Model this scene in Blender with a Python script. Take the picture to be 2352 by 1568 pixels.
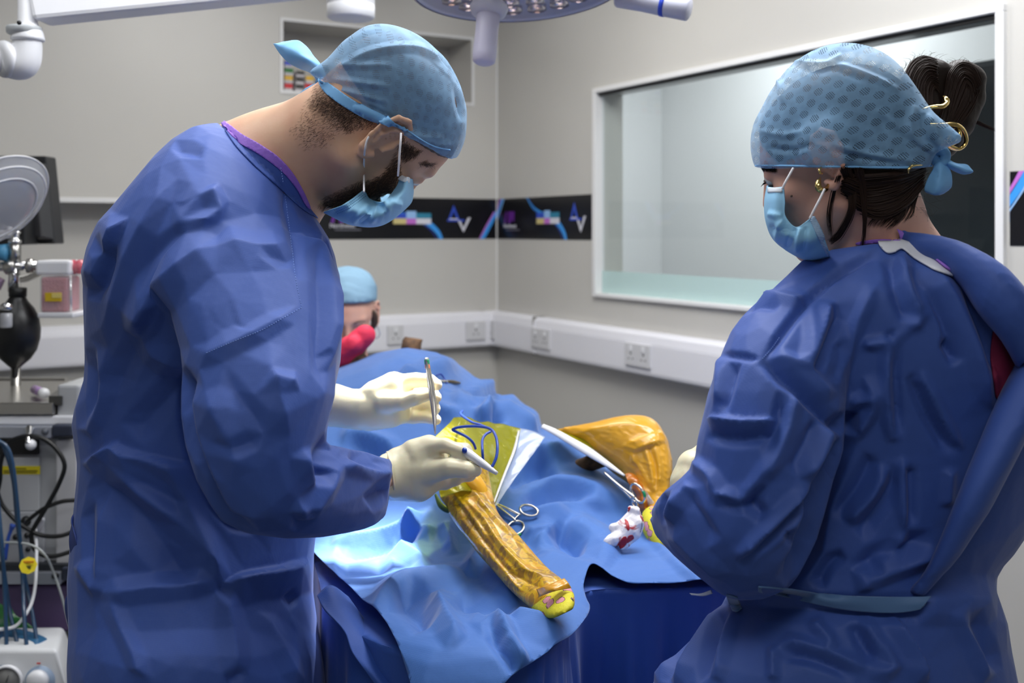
import bpy, bmesh, math, random
import numpy as np
from mathutils import Vector, Matrix, geometry
from mathutils.bvhtree import BVHTree
from math import sin, cos, pi, radians, sqrt

for o in list(bpy.data.objects):
    bpy.data.objects.remove(o)
SC = bpy.context.scene
COL = SC.collection
random.seed(5)

# ------------------------------------------------------------------ camera, world, lights, exposure
CAMH, FPX, CX, HZ = 1.48, 2400.0, 1176.0, 530.0
cam_d = bpy.data.cameras.new('camera')
cam = bpy.data.objects.new('camera', cam_d)
COL.objects.link(cam)
cam.location = (0, 0, CAMH)
cam.rotation_euler = (pi / 2, 0, 0)
cam_d.sensor_width = 36
cam_d.lens = 36 * FPX / 2352
cam_d.shift_y = -(784 - HZ) / 2352
cam_d.clip_start = 0.05
cam_d.dof.use_dof = True
cam_d.dof.focus_distance = 1.33
cam_d.dof.aperture_fstop = 5.0
SC.camera = cam

SC.view_settings.view_transform = 'Standard'
SC.view_settings.look = 'None'
SC.view_settings.gamma = 1
SC.view_settings.use_curve_mapping = False
SC.view_settings.exposure = 0.0

w = bpy.data.worlds.new('world')
SC.world = w
w.use_nodes = True
w.node_tree.nodes['Background'].inputs[0].default_value = (0.8, 0.87, 1, 1)
w.node_tree.nodes['Background'].inputs[1].default_value = 0.12


def area(name, loc, target, sx, sy, power, col=(1, 1, 1)):
    l = bpy.data.lights.new(name, 'AREA')
    l.shape = 'RECTANGLE'; l.size = sx; l.size_y = sy; l.energy = power; l.color = col
    o = bpy.data.objects.new(name, l); COL.objects.link(o)
    o.location = loc
    o.rotation_euler = (Vector(target) - Vector(loc)).to_track_quat('-Z', 'Y').to_euler()
    return o


# ceiling light panels (recessed daylight troffers above the table and around it), the last one an added front fill
area('overhead_area_light', (-0.35, 2.8, 2.64), (-0.35, 2.8, 0), 1.2, 0.6, 24, (1.0, 0.98, 0.95))
area('overhead_area_light', (0.45, 1.75, 2.64), (0.45, 1.75, 0), 1.2, 0.6, 38, (0.97, 0.98, 1.0))
area('overhead_area_light', (-0.75, 1.3, 2.64), (-0.75, 1.3, 0), 1.2, 0.6, 13, (0.97, 0.98, 1.0))
area('overhead_area_light', (0.0, -0.3, 2.64), (0.0, -0.3, 0), 1.2, 0.6, 14, (0.97, 0.98, 1.0))  # added fill from the camera side, lifts the backs of the gowns
# the theatre lamp's beam
sp = bpy.data.lights.new('theatre_lamp_beam', 'SPOT')
sp.energy = 400; sp.spot_size = radians(16.5); sp.spot_blend = 0.9; sp.shadow_soft_size = 0.05
sp.color = (1.0, 0.98, 0.93)
spo = bpy.data.objects.new('theatre_lamp_beam', sp); COL.objects.link(spo)
spo.location = (0.02, 1.93, 1.88)
spo.rotation_euler = (Vector((-0.18, 1.655, 1.15)) - spo.location).to_track_quat('-Z', 'Y').to_euler()


# ------------------------------------------------------------------ helpers
def P(x, y, d):
    """the point at depth d that the photograph shows at pixel x, y"""
    return Vector(((x - CX) / FPX * d, d, CAMH + (HZ - y) / FPX * d))


def pix_np(v):
    return np.stack([CX + v[:, 0] / v[:, 1] * FPX, HZ - (v[:, 2] - CAMH) / v[:, 1] * FPX], 1)


def mesh_of(verts, faces, name='m'):
    me = bpy.data.meshes.new(name)
    me.from_pydata([tuple(v) for v in verts] if not isinstance(verts, np.ndarray) else verts.tolist(), [],
                   faces if not isinstance(faces, np.ndarray) else faces.tolist())
    me.update()
    return me


def add(name, me, mat, parent=None, smooth=True, mods=None):
    """link a mesh as one object; world coordinates are kept when it gets a parent"""
    if isinstance(me, tuple): me = mesh_of(*me)
    if isinstance(me, bmesh.types.BMesh):
        b = me; me = bpy.data.meshes.new(name); b.to_mesh(me); b.free()
    me.name = name
    o = bpy.data.objects.new(name, me)
    COL.objects.link(o)
    if mat is not None:
        if not isinstance(mat, (list, tuple)): mat = [mat]
        for m in mat: me.materials.append(m)
    if smooth:
        me.polygons.foreach_set('use_smooth', [True] * len(me.polygons))
    if parent is not None:
        o.parent = parent
        if not parent.get('local'):
            o.matrix_parent_inverse = world_m(parent).inverted()
    return o


def world_m(o):
    m = Matrix.Translation(o.location) @ o.rotation_euler.to_matrix().to_4x4()
    if o.parent is not None:
        m = world_m(o.parent) @ o.matrix_parent_inverse @ m
    return m


def thing(name, label, cat, loc=(0, 0, 0), rz=0, group=None, local=False):
    o = bpy.data.objects.new(name, None); COL.objects.link(o)
    o.location = loc; o.rotation_euler = (0, 0, rz)
    o.empty_display_size = 0.05
    o['label'] = label; o['category'] = cat
    if group: o['group'] = group
    if local: o['local'] = 1
    return o


def tag(o, label, cat, group=None, kind=None):
    o['label'] = label; o['category'] = cat
    if group: o['group'] = group
    if kind: o['kind'] = kind
    return o


def struct(name, me, mat, smooth=False):
    o = add(name, me, mat, smooth=smooth); o['kind'] = 'structure'
    return o


def auto_smooth(o, ang=35):
    me = o.data
    me.polygons.foreach_set('use_smooth', [True] * len(me.polygons))
    me.set_sharp_from_angle(angle=radians(ang))
    return o


# ---- simple solids
def bev(bm, r, seg=2):
    if r > 0:
        bmesh.ops.bevel(bm, geom=list(bm.edges), offset=r, segments=seg, affect='EDGES', profile=0.5)
    return bm


def box_frame(o, ax, ay, az, r=0.0, bm=None):
    """box from a corner and three edge vectors"""
    nb = bmesh.new()
    o = Vector(o); ax = Vector(ax); ay = Vector(ay); az = Vector(az)
    vs = [nb.verts.new(o + ax * i + ay * j + az * k) for k in (0, 1) for j in (0, 1) for i in (0, 1)]
    for f in ((0, 2, 3, 1), (4, 5, 7, 6), (0, 1, 5, 4), (2, 6, 7, 3), (0, 4, 6, 2), (1, 3, 7, 5)):
        nb.faces.new([vs[i] for i in f])
    bmesh.ops.recalc_face_normals(nb, faces=nb.faces)
    bev(nb, r)
    if bm is None: return nb
    me = bpy.data.meshes.new('t'); nb.to_mesh(me); nb.free(); bm.from_mesh(me); bpy.data.meshes.remove(me)
    return bm


def box(x0, y0, z0, x1, y1, z1, r=0.0, bm=None):
    return box_frame((x0, y0, z0), (x1 - x0, 0, 0), (0, y1 - y0, 0), (0, 0, z1 - z0), r, bm)


def pbox(x0, y0, x1, y1, d0, d1, r=0.0, bm=None):
    """upright box whose front face (depth d0) covers the given pixels"""
    a = P(x0, y0, d0); b = P(x1, y1, d0)
    return box(a.x, d0, b.z, b.x, d1, a.z, r, bm)


def cyl(a, b, r0, r1=None, n=32, bm=None, caps=True):
    if r1 is None: r1 = r0
    a = Vector(a); b = Vector(b)
    q = (b - a).to_track_quat('Z', 'Y')
    L = (b - a).length
    nb = bm or bmesh.new()
    ra = []; rb = []
    for i in range(n):
        t = 2 * pi * i / n
        ra.append(nb.verts.new(a + q @ Vector((r0 * cos(t), r0 * sin(t), 0))))
        rb.append(nb.verts.new(a + q @ Vector((r1 * cos(t), r1 * sin(t), L))))
    for i in range(n):
        j = (i + 1) % n
        nb.faces.new((ra[i], ra[j], rb[j], rb[i]))
    if caps:
        nb.faces.new(list(reversed(ra))); nb.faces.new(rb)
    return nb


def lathe(prof, a, b, n=48, bm=None, caps=True):
    """prof: (radius, distance along a->b in metres)"""
    a = Vector(a); q = (Vector(b) - a).to_track_quat('Z', 'Y')
    nb = bm or bmesh.new()
    rings = []
    for r, h in prof:
        rings.append([nb.verts.new(a + q @ Vector((r * cos(2 * pi * i / n), r * sin(2 * pi * i / n), h))) for i in range(n)])
    for k in range(len(rings) - 1):
        for i in range(n):
            j = (i + 1) % n
            nb.faces.new((rings[k][i], rings[k][j], rings[k + 1][j], rings[k + 1][i]))
    for ring, rev in (((rings[0], True), (rings[-1], False)) if caps else ()):
        nb.faces.new(list(reversed(ring)) if rev else ring)
    return nb


def crom(pts, n):
    """Catmull-Rom through rows of numbers"""
    p = np.array(pts, float)
    m = len(p)
    if m < 3:
        t = np.linspace(0, 1, n)[:, None]
        return p[0] * (1 - t) + p[-1] * t
    q = np.vstack([2 * p[0] - p[1], p, 2 * p[-1] - p[-2]])
    u = np.linspace(0, m - 1 - 1e-9, n)
    i = u.astype(int); f = (u - i)[:, None]
    a, b, c, d = q[i], q[i + 1], q[i + 2], q[i + 3]
    return 0.5 * (2 * b + (c - a) * f + (2 * a - 5 * b + 4 * c - d) * f ** 2 + (3 * b - a - 3 * c + d) * f ** 3)


def tube(pts, r, n=10, steps=None, bm=None, flat=1.0, cap=True):
    """smooth tube through points; r a number or one per point"""
    k = len(pts)
    rr = [r] * k if not hasattr(r, '__len__') else list(r)
    rows = [tuple(p) + (q,) for p, q in zip(pts, rr)]
    steps = steps or max(2, (k - 1) * 8 + 1)
    c = crom(rows, steps)
    nb = bm or bmesh.new()
    prev = None
    side = None
    rings = []
    for i in range(steps):
        t = c[min(i + 1, steps - 1), :3] - c[max(i - 1, 0), :3]
        t = Vector(t); t.normalize()
        if side is None:
            side = t.orthogonal().normalized()
        side = (side - t * side.dot(t)).normalized()
        up = t.cross(side)
        o = Vector(c[i, :3]); ra = max(c[i, 3], 1e-5)
        rings.append([nb.verts.new(o + side * ra * cos(2 * pi * j / n) + up * ra * flat * sin(2 * pi * j / n)) for j in range(n)])
    for i in range(steps - 1):
        for j in range(n):
            k2 = (j + 1) % n
            nb.faces.new((rings[i][j], rings[i][k2], rings[i + 1][k2], rings[i + 1][j]))
    if cap:
        nb.faces.new(list(reversed(rings[0]))); nb.faces.new(rings[-1])
    return nb


def loft(sections, n=64, step=0.01, ex=1.0, along=None):
    """closed body through elliptical sections. section = (xL, yL, dL, xR, yR, dR, half thickness)"""
    rows = []
    for s in sections:
        a = P(*s[0:3]); b = P(*s[3:6])
        rows.append((*a, *b, s[6]))
    rows = np.array(rows)
    mid = (rows[:, :3] + rows[:, 3:6]) / 2
    L = np.linalg.norm(np.diff(mid, axis=0), axis=1).sum()
    m = along or max(8, int(L / step))
    c = crom(rows, m)
    th = np.linspace(0, 2 * pi, n, endpoint=False)
    ct, st = np.cos(th), np.sin(th)
    ct = np.sign(ct) * np.abs(ct) ** ex; st = np.sign(st) * np.abs(st) ** ex
    V = []
    camv = np.array((0, 0, CAMH))
    for r in c:
        a, b, t = r[:3], r[3:6], max(r[6], 1e-4)
        o = (a + b) / 2; u = (b - a) / 2
        v = o - camv; v /= np.linalg.norm(v)
        un = u / (np.linalg.norm(u) + 1e-9)
        v = v - un * v.dot(un); v /= np.linalg.norm(v)
        V.append(o + ct[:, None] * u + st[:, None] * v * t)
    V = np.concatenate(V)
    F = []
    for i in range(m - 1):
        for j in range(n):
            k = (j + 1) % n
            F.append((i * n + j, i * n + k, (i + 1) * n + k, (i + 1) * n + j))
    c0 = len(V); V = np.vstack([V, V[:n].mean(0), V[(m - 1) * n:].mean(0)])
    for j in range(n):
        k = (j + 1) % n
        F.append((k, j, c0)); F.append(((m - 1) * n + j, (m - 1) * n + k, c0 + 1))
    me = mesh_of(V, F)
    bm = bmesh.new(); bm.from_mesh(me); bmesh.ops.recalc_face_normals(bm, faces=bm.faces)
    bm.to_mesh(me); bm.free()
    return me


def join_me(list_me):
    bm = bmesh.new()
    for m in list_me:
        if isinstance(m, bmesh.types.BMesh):
            t = bpy.data.meshes.new('t'); m.to_mesh(t); m.free(); bm.from_mesh(t); bpy.data.meshes.remove(t)
        else:
            bm.from_mesh(m)
    me = bpy.data.meshes.new('j'); bm.to_mesh(me); bm.free()
    return me


def refine(me, voxel=None, smooth=0, sub=0, fac=0.5):
    """voxel union, relax, subdivide; gives a new plain mesh"""
    o = bpy.data.objects.new('t', me); COL.objects.link(o)
    if voxel:
        m = o.modifiers.new('r', 'REMESH'); m.mode = 'VOXEL'; m.voxel_size = voxel
    if smooth:
        m = o.modifiers.new('s', 'SMOOTH'); m.iterations = smooth; m.factor = fac
    if sub:
        m = o.modifiers.new('d', 'SUBSURF'); m.levels = sub; m.render_levels = sub
    dg = bpy.context.evaluated_depsgraph_get()
    dg.update()
    ev = o.evaluated_get(dg)
    out = bpy.data.meshes.new_from_object(ev)
    bpy.data.objects.remove(o)
    return out


def arr(me):
    n = len(me.vertices)
    co = np.empty(n * 3, np.float32); me.vertices.foreach_get('co', co)
    nr = np.empty(n * 3, np.float32); me.vertex_normals.foreach_get('vector', nr)
    return co.reshape(-1, 3).astype(float), nr.reshape(-1, 3).astype(float)


def put(me, co):
    me.vertices.foreach_set('co', co.astype(np.float32).ravel()); me.update()
    return me


def bvh_of(*meshes):
    V = []; F = []
    for me in meshes:
        b = len(V)
        V += [tuple(v.co) for v in me.vertices]
        F += [tuple(b + i for i in p.vertices) for p in me.polygons]
    return BVHTree.FromPolygons(V, F)


def facet(me, faces, amt=0.7, smooth=0):
    """stiff non-woven cloth folds in flat facets: pull the fine mesh towards a coarse version of itself"""
    o = bpy.data.objects.new('t', me); COL.objects.link(o)
    m = o.modifiers.new('d', 'DECIMATE'); m.ratio = min(1.0, faces / (len(me.polygons) * 2.0))
    dg = bpy.context.evaluated_depsgraph_get(); dg.update()
    lo = bpy.data.meshes.new_from_object(o.evaluated_get(dg)); bpy.data.objects.remove(o)
    b = bvh_of(lo)
    co, nr = arr(me)
    tgt = np.array([b.find_nearest(Vector(c))[0][:] for c in co])
    put(me, co * (1 - amt) + tgt * amt)
    if smooth: me = refine(me, smooth=smooth)
    return me


# ---- numeric noise
_rng = np.random.RandomState(3)
_tab = _rng.rand(64, 64, 64)


def vnoise(p):
    i = np.floor(p).astype(int); f = p - i; f = f * f * (3 - 2 * f)
    i &= 63; j = (i + 1) & 63
    x0, y0, z0 = i.T; x1, y1, z1 = j.T; fx, fy, fz = f.T
    T = _tab
    a = T[x0, y0, z0] * (1 - fx) + T[x1, y0, z0] * fx
    b = T[x0, y1, z0] * (1 - fx) + T[x1, y1, z0] * fx
    c = T[x0, y0, z1] * (1 - fx) + T[x1, y0, z1] * fx
    d = T[x0, y1, z1] * (1 - fx) + T[x1, y1, z1] * fx
    return ((a * (1 - fy) + b * fy) * (1 - fz) + (c * (1 - fy) + d * fy) * fz) * 2 - 1


def crumple(p, scale, seed=0, warp=0.35, dirs=5, up=None):
    """creased-paper height: tents of warped triangle waves, windowed so that creases start and stop"""
    r = np.random.RandomState(seed)
    q = p * scale
    out = np.zeros(len(p))
    for k in range(dirs):
        d = r.randn(3)
        if up is not None: d[2] *= up
        d /= np.linalg.norm(d)
        ph = r.rand() * 10
        wv = vnoise(q * 0.6 + r.rand(3) * 40) * warp * 2
        t = q @ d + ph + wv
        tri = np.abs((t % 1.0) - 0.5) * 2
        win = np.clip(vnoise(q * 0.45 + r.rand(3) * 40) * 1.6 + 0.15, 0, 1)
        out += (tri - 0.5) * win
    return out / dirs * 2


def creases(co, nr, lst, face=0.15, scale=1.0):
    """raise or sink folds of the cloth along lines measured in the photograph.
    item = (kind, amplitude mm, width px, [(x, y), ...]); r ridge, v valley, s step (high on the left of the line's direction)"""
    px = pix_np(co)
    view = co - np.array((0, 0, CAMH)); view /= np.linalg.norm(view, axis=1)[:, None]
    facing = np.clip((-(view * nr).sum(1) - 0.02) / face, 0, 1)
    h = np.zeros(len(co))
    for kind, amp, wd, pl in lst:
        pl = crom(pl, max(2, (len(pl) - 1) * 4 + 1)) if len(pl) > 2 else np.array(pl, float)
        lo = pl.min(0) - wd * 1.6; hi = pl.max(0) + wd * 1.6
        idx = np.where((px > lo).all(1) & (px < hi).all(1) & (facing > 0))[0]
        if len(idx) == 0: continue
        q = px[idx]
        best = np.full(len(idx), 1e9); sd = np.zeros(len(idx)); tt = np.zeros(len(idx))
        seg = np.linalg.norm(np.diff(pl, axis=0), axis=1); cum = np.concatenate([[0], np.cumsum(seg)]); tot = cum[-1]
        for i in range(len(pl) - 1):
            a, b = pl[i], pl[i + 1]; ab = b - a; l2 = ab @ ab + 1e-9
            t = np.clip(((q - a) @ ab) / l2, 0, 1)
            dd = q - (a + t[:, None] * ab)
            dist = np.linalg.norm(dd, axis=1)
            s = np.sign(ab[0] * dd[:, 1] - ab[1] * dd[:, 0])
            m = dist < best
            best[m] = dist[m]; sd[m] = s[m] * dist[m]; tt[m] = (cum[i] + t[m] * seg[i]) / tot
        end = np.clip(np.minimum(tt, 1 - tt) * 5, 0, 1) ** 0.7
        e0 = np.clip(1 - best / wd, 0, 1)
        if kind == 'r': val = e0 ** 1.2
        elif kind == 'v': val = -(e0 ** 1.2)
        elif kind == 's':      # high on the left (sd<0 with y pointing down), dropping sharply across the line
            val = np.where(sd <= 0, e0, np.clip(1 - best / 5.0, 0, 1))
        elif kind == 'b':      # broad bulge
            val = np.clip(1 - (best / wd) ** 2, 0, 1) ** 1.5
        elif kind == 'd':      # broad dent
            val = -np.clip(1 - (best / wd) ** 2, 0, 1) ** 1.5
        h[idx] += val * end * amp * 0.001 * scale * facing[idx]
    return co + nr * h[:, None]


# ---- signed distance modelling for heads and hands
def sd_ell(p, c, r):
    q = p - np.array(c, np.float32); r = np.array(r, np.float32)
    k0 = np.linalg.norm(q / r, axis=-1); k1 = np.linalg.norm(q / (r * r), axis=-1) + 1e-9
    return k0 * (k0 - 1) / k1


def sd_cone(p, a, b, r1, r2):
    a = np.array(a, np.float32); b = np.array(b, np.float32)
    ba = b - a; l = (ba @ ba) + 1e-12
    t = np.clip(((p - a) @ ba) / l, 0, 1)
    return np.linalg.norm(p - a - t[..., None] * ba, axis=-1) - (r1 + (r2 - r1) * t)


def smin(a, b, k):
    h = np.clip(0.5 + 0.5 * (b - a) / k, 0, 1)
    return b * (1 - h) + a * h - k * h * (1 - h)


def smax(a, b, k): return -smin(-a, -b, k)


def grid(lo, hi, h):
    lo = np.array(lo, float); hi = np.array(hi, float)
    n = np.ceil((hi - lo) / h).astype(int) + 1
    g = np.stack(np.meshgrid(*[lo[i] + h * np.arange(n[i]) for i in range(3)], indexing='ij'), -1).astype(np.float32)
    return g


def nets(f, lo, h):
    """surface nets: vertices and quads of f = 0"""
    s = f < 0
    nx, ny, nz = f.shape
    corners = [(i, j, k) for i in (0, 1) for j in (0, 1) for k in (0, 1)]
    cnt = np.zeros((nx - 1, ny - 1, nz - 1), int)
    for i, j, k in corners: cnt += s[i:nx - 1 + i, j:ny - 1 + j, k:nz - 1 + k]
    act = (cnt > 0) & (cnt < 8)
    ids = np.argwhere(act)
    idx = -np.ones(act.shape, int); idx[act] = np.arange(len(ids))
    acc = np.zeros((len(ids), 3)); num = np.zeros(len(ids))
    for a in range(8):
        for b in range(a + 1, 8):
            ca, cb = np.array(corners[a]), np.array(corners[b])
            if np.abs(ca - cb).sum() != 1: continue
            fa = f[tuple((ids + ca).T)]; fb = f[tuple((ids + cb).T)]
            m = (fa < 0) != (fb < 0)
            t = fa / (fa - fb + 1e-20)
            pt = ca + (cb - ca) * t[:, None]
            acc[m] += pt[m]; num[m] += 1
    V = (ids + acc / num[:, None]) * h + np.array(lo)
    F = []
    for ax in range(3):
        sl0 = [slice(None)] * 3; sl1 = [slice(None)] * 3
        sl0[ax] = slice(0, -1); sl1[ax] = slice(1, None)
        d = s[tuple(sl0)] != s[tuple(sl1)]
        e = np.argwhere(d)
        o1, o2 = [a for a in range(3) if a != ax]
        e = e[(e[:, o1] > 0) & (e[:, o2] > 0) & (e[:, o1] < f.shape[o1] - 1) & (e[:, o2] < f.shape[o2] - 1)]
        u = np.zeros(3, int); u[o1] = 1; v = np.zeros(3, int); v[o2] = 1
        q = np.stack([idx[tuple((e - u - v).T)], idx[tuple((e - v).T)], idx[tuple(e.T)], idx[tuple((e - u).T)]], 1)
        ins = s[tuple(e.T)]
        flip = ins if ax != 1 else ~ins
        q[~flip] = q[~flip][:, ::-1]
        F.append(q)
    return V, np.concatenate(F)


def sdf_mesh(fn, lo, hi, h, smooth=2, sub=1):
    g = grid(lo, hi, h)
    V, F = nets(fn(g), lo, h)
    return refine(mesh_of(V, F), smooth=smooth, sub=sub)


def xform(me, M):
    me.transform(M); me.update(); return me


# ---- thin pieces lying on a surface
def patch(bvh, poly, off=0.001, thick=0.0015, step=6, smooth_poly=True, wob=0.0, maxd=6.0, edge_up=0.0):
    """thin piece of cloth, skin or hair lying on a surface, its outline measured in the photograph"""
    poly = [tuple(map(float, p)) for p in poly]
    if smooth_poly:
        cl = poly + poly[:3]
        c = crom(cl, (len(cl) - 1) * 6 + 1)
        c = c[6:6 + len(poly) * 6]
        pts = [Vector(p) for p in c]
    else:
        pts = []
        for i, p in enumerate(poly):
            a = Vector(p); b = Vector(poly[(i + 1) % len(poly)]); n = max(1, int((b - a).length / step))
            pts += [a.lerp(b, k / n) for k in range(n)]
    nb = len(pts)
    xs = [p.x for p in pts]; ys = [p.y for p in pts]
    inner = []
    y = min(ys) + step / 2; r = 0
    while y < max(ys):
        x = min(xs) + step / 2 + (r % 2) * step / 2
        while x < max(xs):
            inner.append(Vector((x, y))); x += step
        y += step * 0.87; r += 1
    allp = pts + inner
    res = geometry.delaunay_2d_cdt(allp, [(i, (i + 1) % nb) for i in range(nb)], [list(range(nb))], 1, 1e-4)
    vs, fs = res[0], res[2]
    org = Vector((0, 0, CAMH))
    hits = []
    for v in vs:
        d = P(v.x, v.y, 1.0) - org; d.normalize()
        h = bvh.ray_cast(org, d, maxd)
        hits.append((h[0], h[1]) if h[0] is not None else None)
    bm = bmesh.new()
    top = {}; bot = {}
    for i, h in enumerate(hits):
        if h is None: continue
        n = h[1]
        if n.dot(h[0] - org) > 0: n = -n
        ww = wob * (vnoise(np.array([[vs[i].x / 9, vs[i].y / 9, 1.0]]))[0]) if wob else 0
        top[i] = bm.verts.new(h[0] + n * (off + thick + ww)); bot[i] = bm.verts.new(h[0] + n * (off - 0.0004))
    from collections import Counter
    ec = Counter()
    good = [f for f in fs if all(i in top for i in f)]
    for f in good:
        bm.faces.new([top[i] for i in f]); bm.faces.new([bot[i] for i in reversed(f)])
        for k in range(len(f)):
            ec[(f[k], f[(k + 1) % len(f)])] += 1
    for (a, b) in list(ec):
        if (b, a) not in ec:
            bm.faces.new((top[b], top[a], bot[a], bot[b]))
    bmesh.ops.recalc_face_normals(bm, faces=bm.faces)
    return bm


def sheet(rows, nu=60, nv=60, thick=0.0012, disp=None):
    """cloth through a table of control points (rows of (x, y, depth)), real thickness"""
    A = np.array([[tuple(P(*p)) for p in r] for r in rows])      # rows x cols x 3
    return sheet_w(A, nu, nv, thick, disp)


def sheet_w(A, nu=60, nv=60, thick=0.0012, disp=None):
    A = np.array(A, float)
    B = np.stack([crom(A[:, j], nv) for j in range(A.shape[1])], 1)
    C = np.stack([crom(B[i], nu) for i in range(nv)], 0)
    du = np.gradient(C, axis=1); dv = np.gradient(C, axis=0)
    N = np.cross(du, dv); N /= np.linalg.norm(N, axis=2)[..., None] + 1e-12
    if disp is not None:
        Ch = C.reshape(-1, 3); hh = disp(Ch).reshape(nv, nu)
        C = C + N * hh[..., None]
    T = C + N * thick / 2; Bm = C - N * thick / 2
    V = np.concatenate([T.reshape(-1, 3), Bm.reshape(-1, 3)])
    n = nu * nv
    F = []
    for i in range(nv - 1):
        for j in range(nu - 1):
            a = i * nu + j
            F.append((a, a + 1, a + nu + 1, a + nu)); F.append((n + a, n + a + nu, n + a + nu + 1, n + a + 1))
    def rim(seq):
        for a, b in zip(seq[:-1], seq[1:]): F.append((b, a, n + a, n + b))
    rim([j for j in range(nu)]); rim([(nv - 1) * nu + j for j in range(nu - 1, -1, -1)])
    rim([i * nu for i in range(nv - 1, -1, -1)]); rim([i * nu + nu - 1 for i in range(nv)])
    me = mesh_of(V, F)
    bm = bmesh.new(); bm.from_mesh(me); bmesh.ops.recalc_face_normals(bm, faces=bm.faces); bm.to_mesh(me); bm.free()
    return me


# ------------------------------------------------------------------ materials
def srgb(r, g, b):
    f = lambda c: ((c / 255 + 0.055) / 1.055) ** 2.4 if c > 10 else c / 255 / 12.92
    return (f(r), f(g), f(b), 1)


def mat(name, col, rough=0.5, metal=0.0, bumps=None, vary=None, coat=0, sheen=0, sss=0, trans=0, alpha=1, spec=None, emit=None, ior=None):
    """bumps: list of (kind, scale, strength, distance); vary: (scale, second colour, contrast)"""
    m = bpy.data.materials.new(name); m.use_nodes = True
    nt = m.node_tree; N = nt.nodes; L = nt.links
    b = N['Principled BSDF']
    b.inputs['Base Color'].default_value = col
    b.inputs['Roughness'].default_value = rough
    b.inputs['Metallic'].default_value = metal
    if coat: b.inputs['Coat Weight'].default_value = coat; b.inputs['Coat Roughness'].default_value = 0.12
    if sheen: b.inputs['Sheen Weight'].default_value = sheen; b.inputs['Sheen Roughness'].default_value = 0.4
    if sss:
        b.inputs['Subsurface Weight'].default_value = sss
        b.inputs['Subsurface Radius'].default_value = (1, 0.35, 0.2)
        b.inputs['Subsurface Scale'].default_value = 0.006
    if trans: b.inputs['Transmission Weight'].default_value = trans
    if ior: b.inputs['IOR'].default_value = ior
    if alpha < 1: b.inputs['Alpha'].default_value = alpha
    if spec is not None: b.inputs['Specular IOR Level'].default_value = spec
    if emit: b.inputs['Emission Color'].default_value = emit[0]; b.inputs['Emission Strength'].default_value = emit[1]
    tc = N.new('ShaderNodeTexCoord')
    if vary:
        nz = N.new('ShaderNodeTexNoise'); nz.inputs['Scale'].default_value = vary[0]; nz.inputs['Detail'].default_value = 5
        L.new(tc.outputs['Object'], nz.inputs['Vector'])
        mr = N.new('ShaderNodeMapRange'); lo = 0.5 - 0.5 / vary[2]; 
        mr.inputs[1].default_value = max(0.0, 0.5 - 0.25 / vary[2] * 1.0); mr.inputs[2].default_value = min(1, 0.5 + 0.25 / vary[2])
        L.new(nz.outputs['Fac'], mr.inputs[0])
        mx = N.new('ShaderNodeMix'); mx.data_type = 'RGBA'
        mx.inputs[6].default_value = col; mx.inputs[7].default_value = vary[1]
        L.new(mr.outputs[0], mx.inputs[0]); L.new(mx.outputs[2], b.inputs['Base Color'])
    last = None
    for kind, sc, st, dist in (bumps or []):
        if kind == 'noise':
            t = N.new('ShaderNodeTexNoise'); t.inputs['Scale'].default_value = sc; t.inputs['Detail'].default_value = 4; out = t.outputs['Fac']
        elif kind == 'ridge':
            t = N.new('ShaderNodeTexNoise'); t.noise_type = 'RIDGED_MULTIFRACTAL'; t.inputs['Scale'].default_value = sc; t.inputs['Detail'].default_value = 3; out = t.outputs['Fac']
        elif kind == 'facet':
            t = N.new('ShaderNodeTexVoronoi'); t.feature = 'F1'; t.inputs['Scale'].default_value = sc; out = t.outputs['Distance']
        elif kind == 'weave':
            t = N.new('ShaderNodeTexVoronoi'); t.feature = 'F1'; t.inputs['Randomness'].default_value = 0.15; t.inputs['Scale'].default_value = sc; out = t.outputs['Distance']
        L.new(tc.outputs['Object'], t.inputs['Vector'])
        bp = N.new('ShaderNodeBump'); bp.inputs['Strength'].default_value = st; bp.inputs['Distance'].default_value = dist
        L.new(out, bp.inputs['Height'])
        if last: L.new(last.outputs[0], bp.inputs['Normal'])
        last = bp
    if last: L.new(last.outputs[0], b.inputs['Normal'])
    return m


def mix_transparent(m, fac):
    """let part of the light through the material (thin films and non-woven fabric)"""
    nt = m.node_tree; N = nt.nodes; L = nt.links
    b = N['Principled BSDF']; out = [n for n in N if n.type == 'OUTPUT_MATERIAL'][0]
    tr = N.new('ShaderNodeBsdfTransparent'); mx = N.new('ShaderNodeMixShader')
    L.new(tr.outputs[0], mx.inputs[1]); L.new(b.outputs[0], mx.inputs[2]); L.new(mx.outputs[0], out.inputs[0])
    mx.inputs[0].default_value = fac
    m['mixnode'] = mx.name; m['trnode'] = tr.name
    return m


M_WALL = mat('wall_laminate', srgb(196, 194, 188), 0.3, vary=(2.0, srgb(190, 188, 183), 1), spec=0.5)
M_WHITE = mat('white_plastic', srgb(226, 227, 230), 0.35)
M_TRIM = mat('white_trim', srgb(222, 222, 222), 0.4)
M_STEEL = mat('brushed_steel', srgb(190, 188, 184), 0.28, 1.0, bumps=[('noise', 300, 0.05, 0.001)])
M_CHROME = mat('chrome', srgb(225, 225, 225), 0.1, 1.0)
M_INSTR = mat('instrument_steel', srgb(215, 210, 200), 0.22, 1.0)
M_BLACK = mat('black_plastic', srgb(22, 23, 25), 0.35)
M_RUBBER = mat('black_rubber', srgb(18, 19, 20), 0.45)
M_FLOOR = mat('vinyl_floor', srgb(120, 125, 132), 0.4, vary=(60, srgb(105, 110, 118), 1.5))
M_CEIL = mat('ceiling_paint', srgb(225, 225, 222), 0.8)
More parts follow.
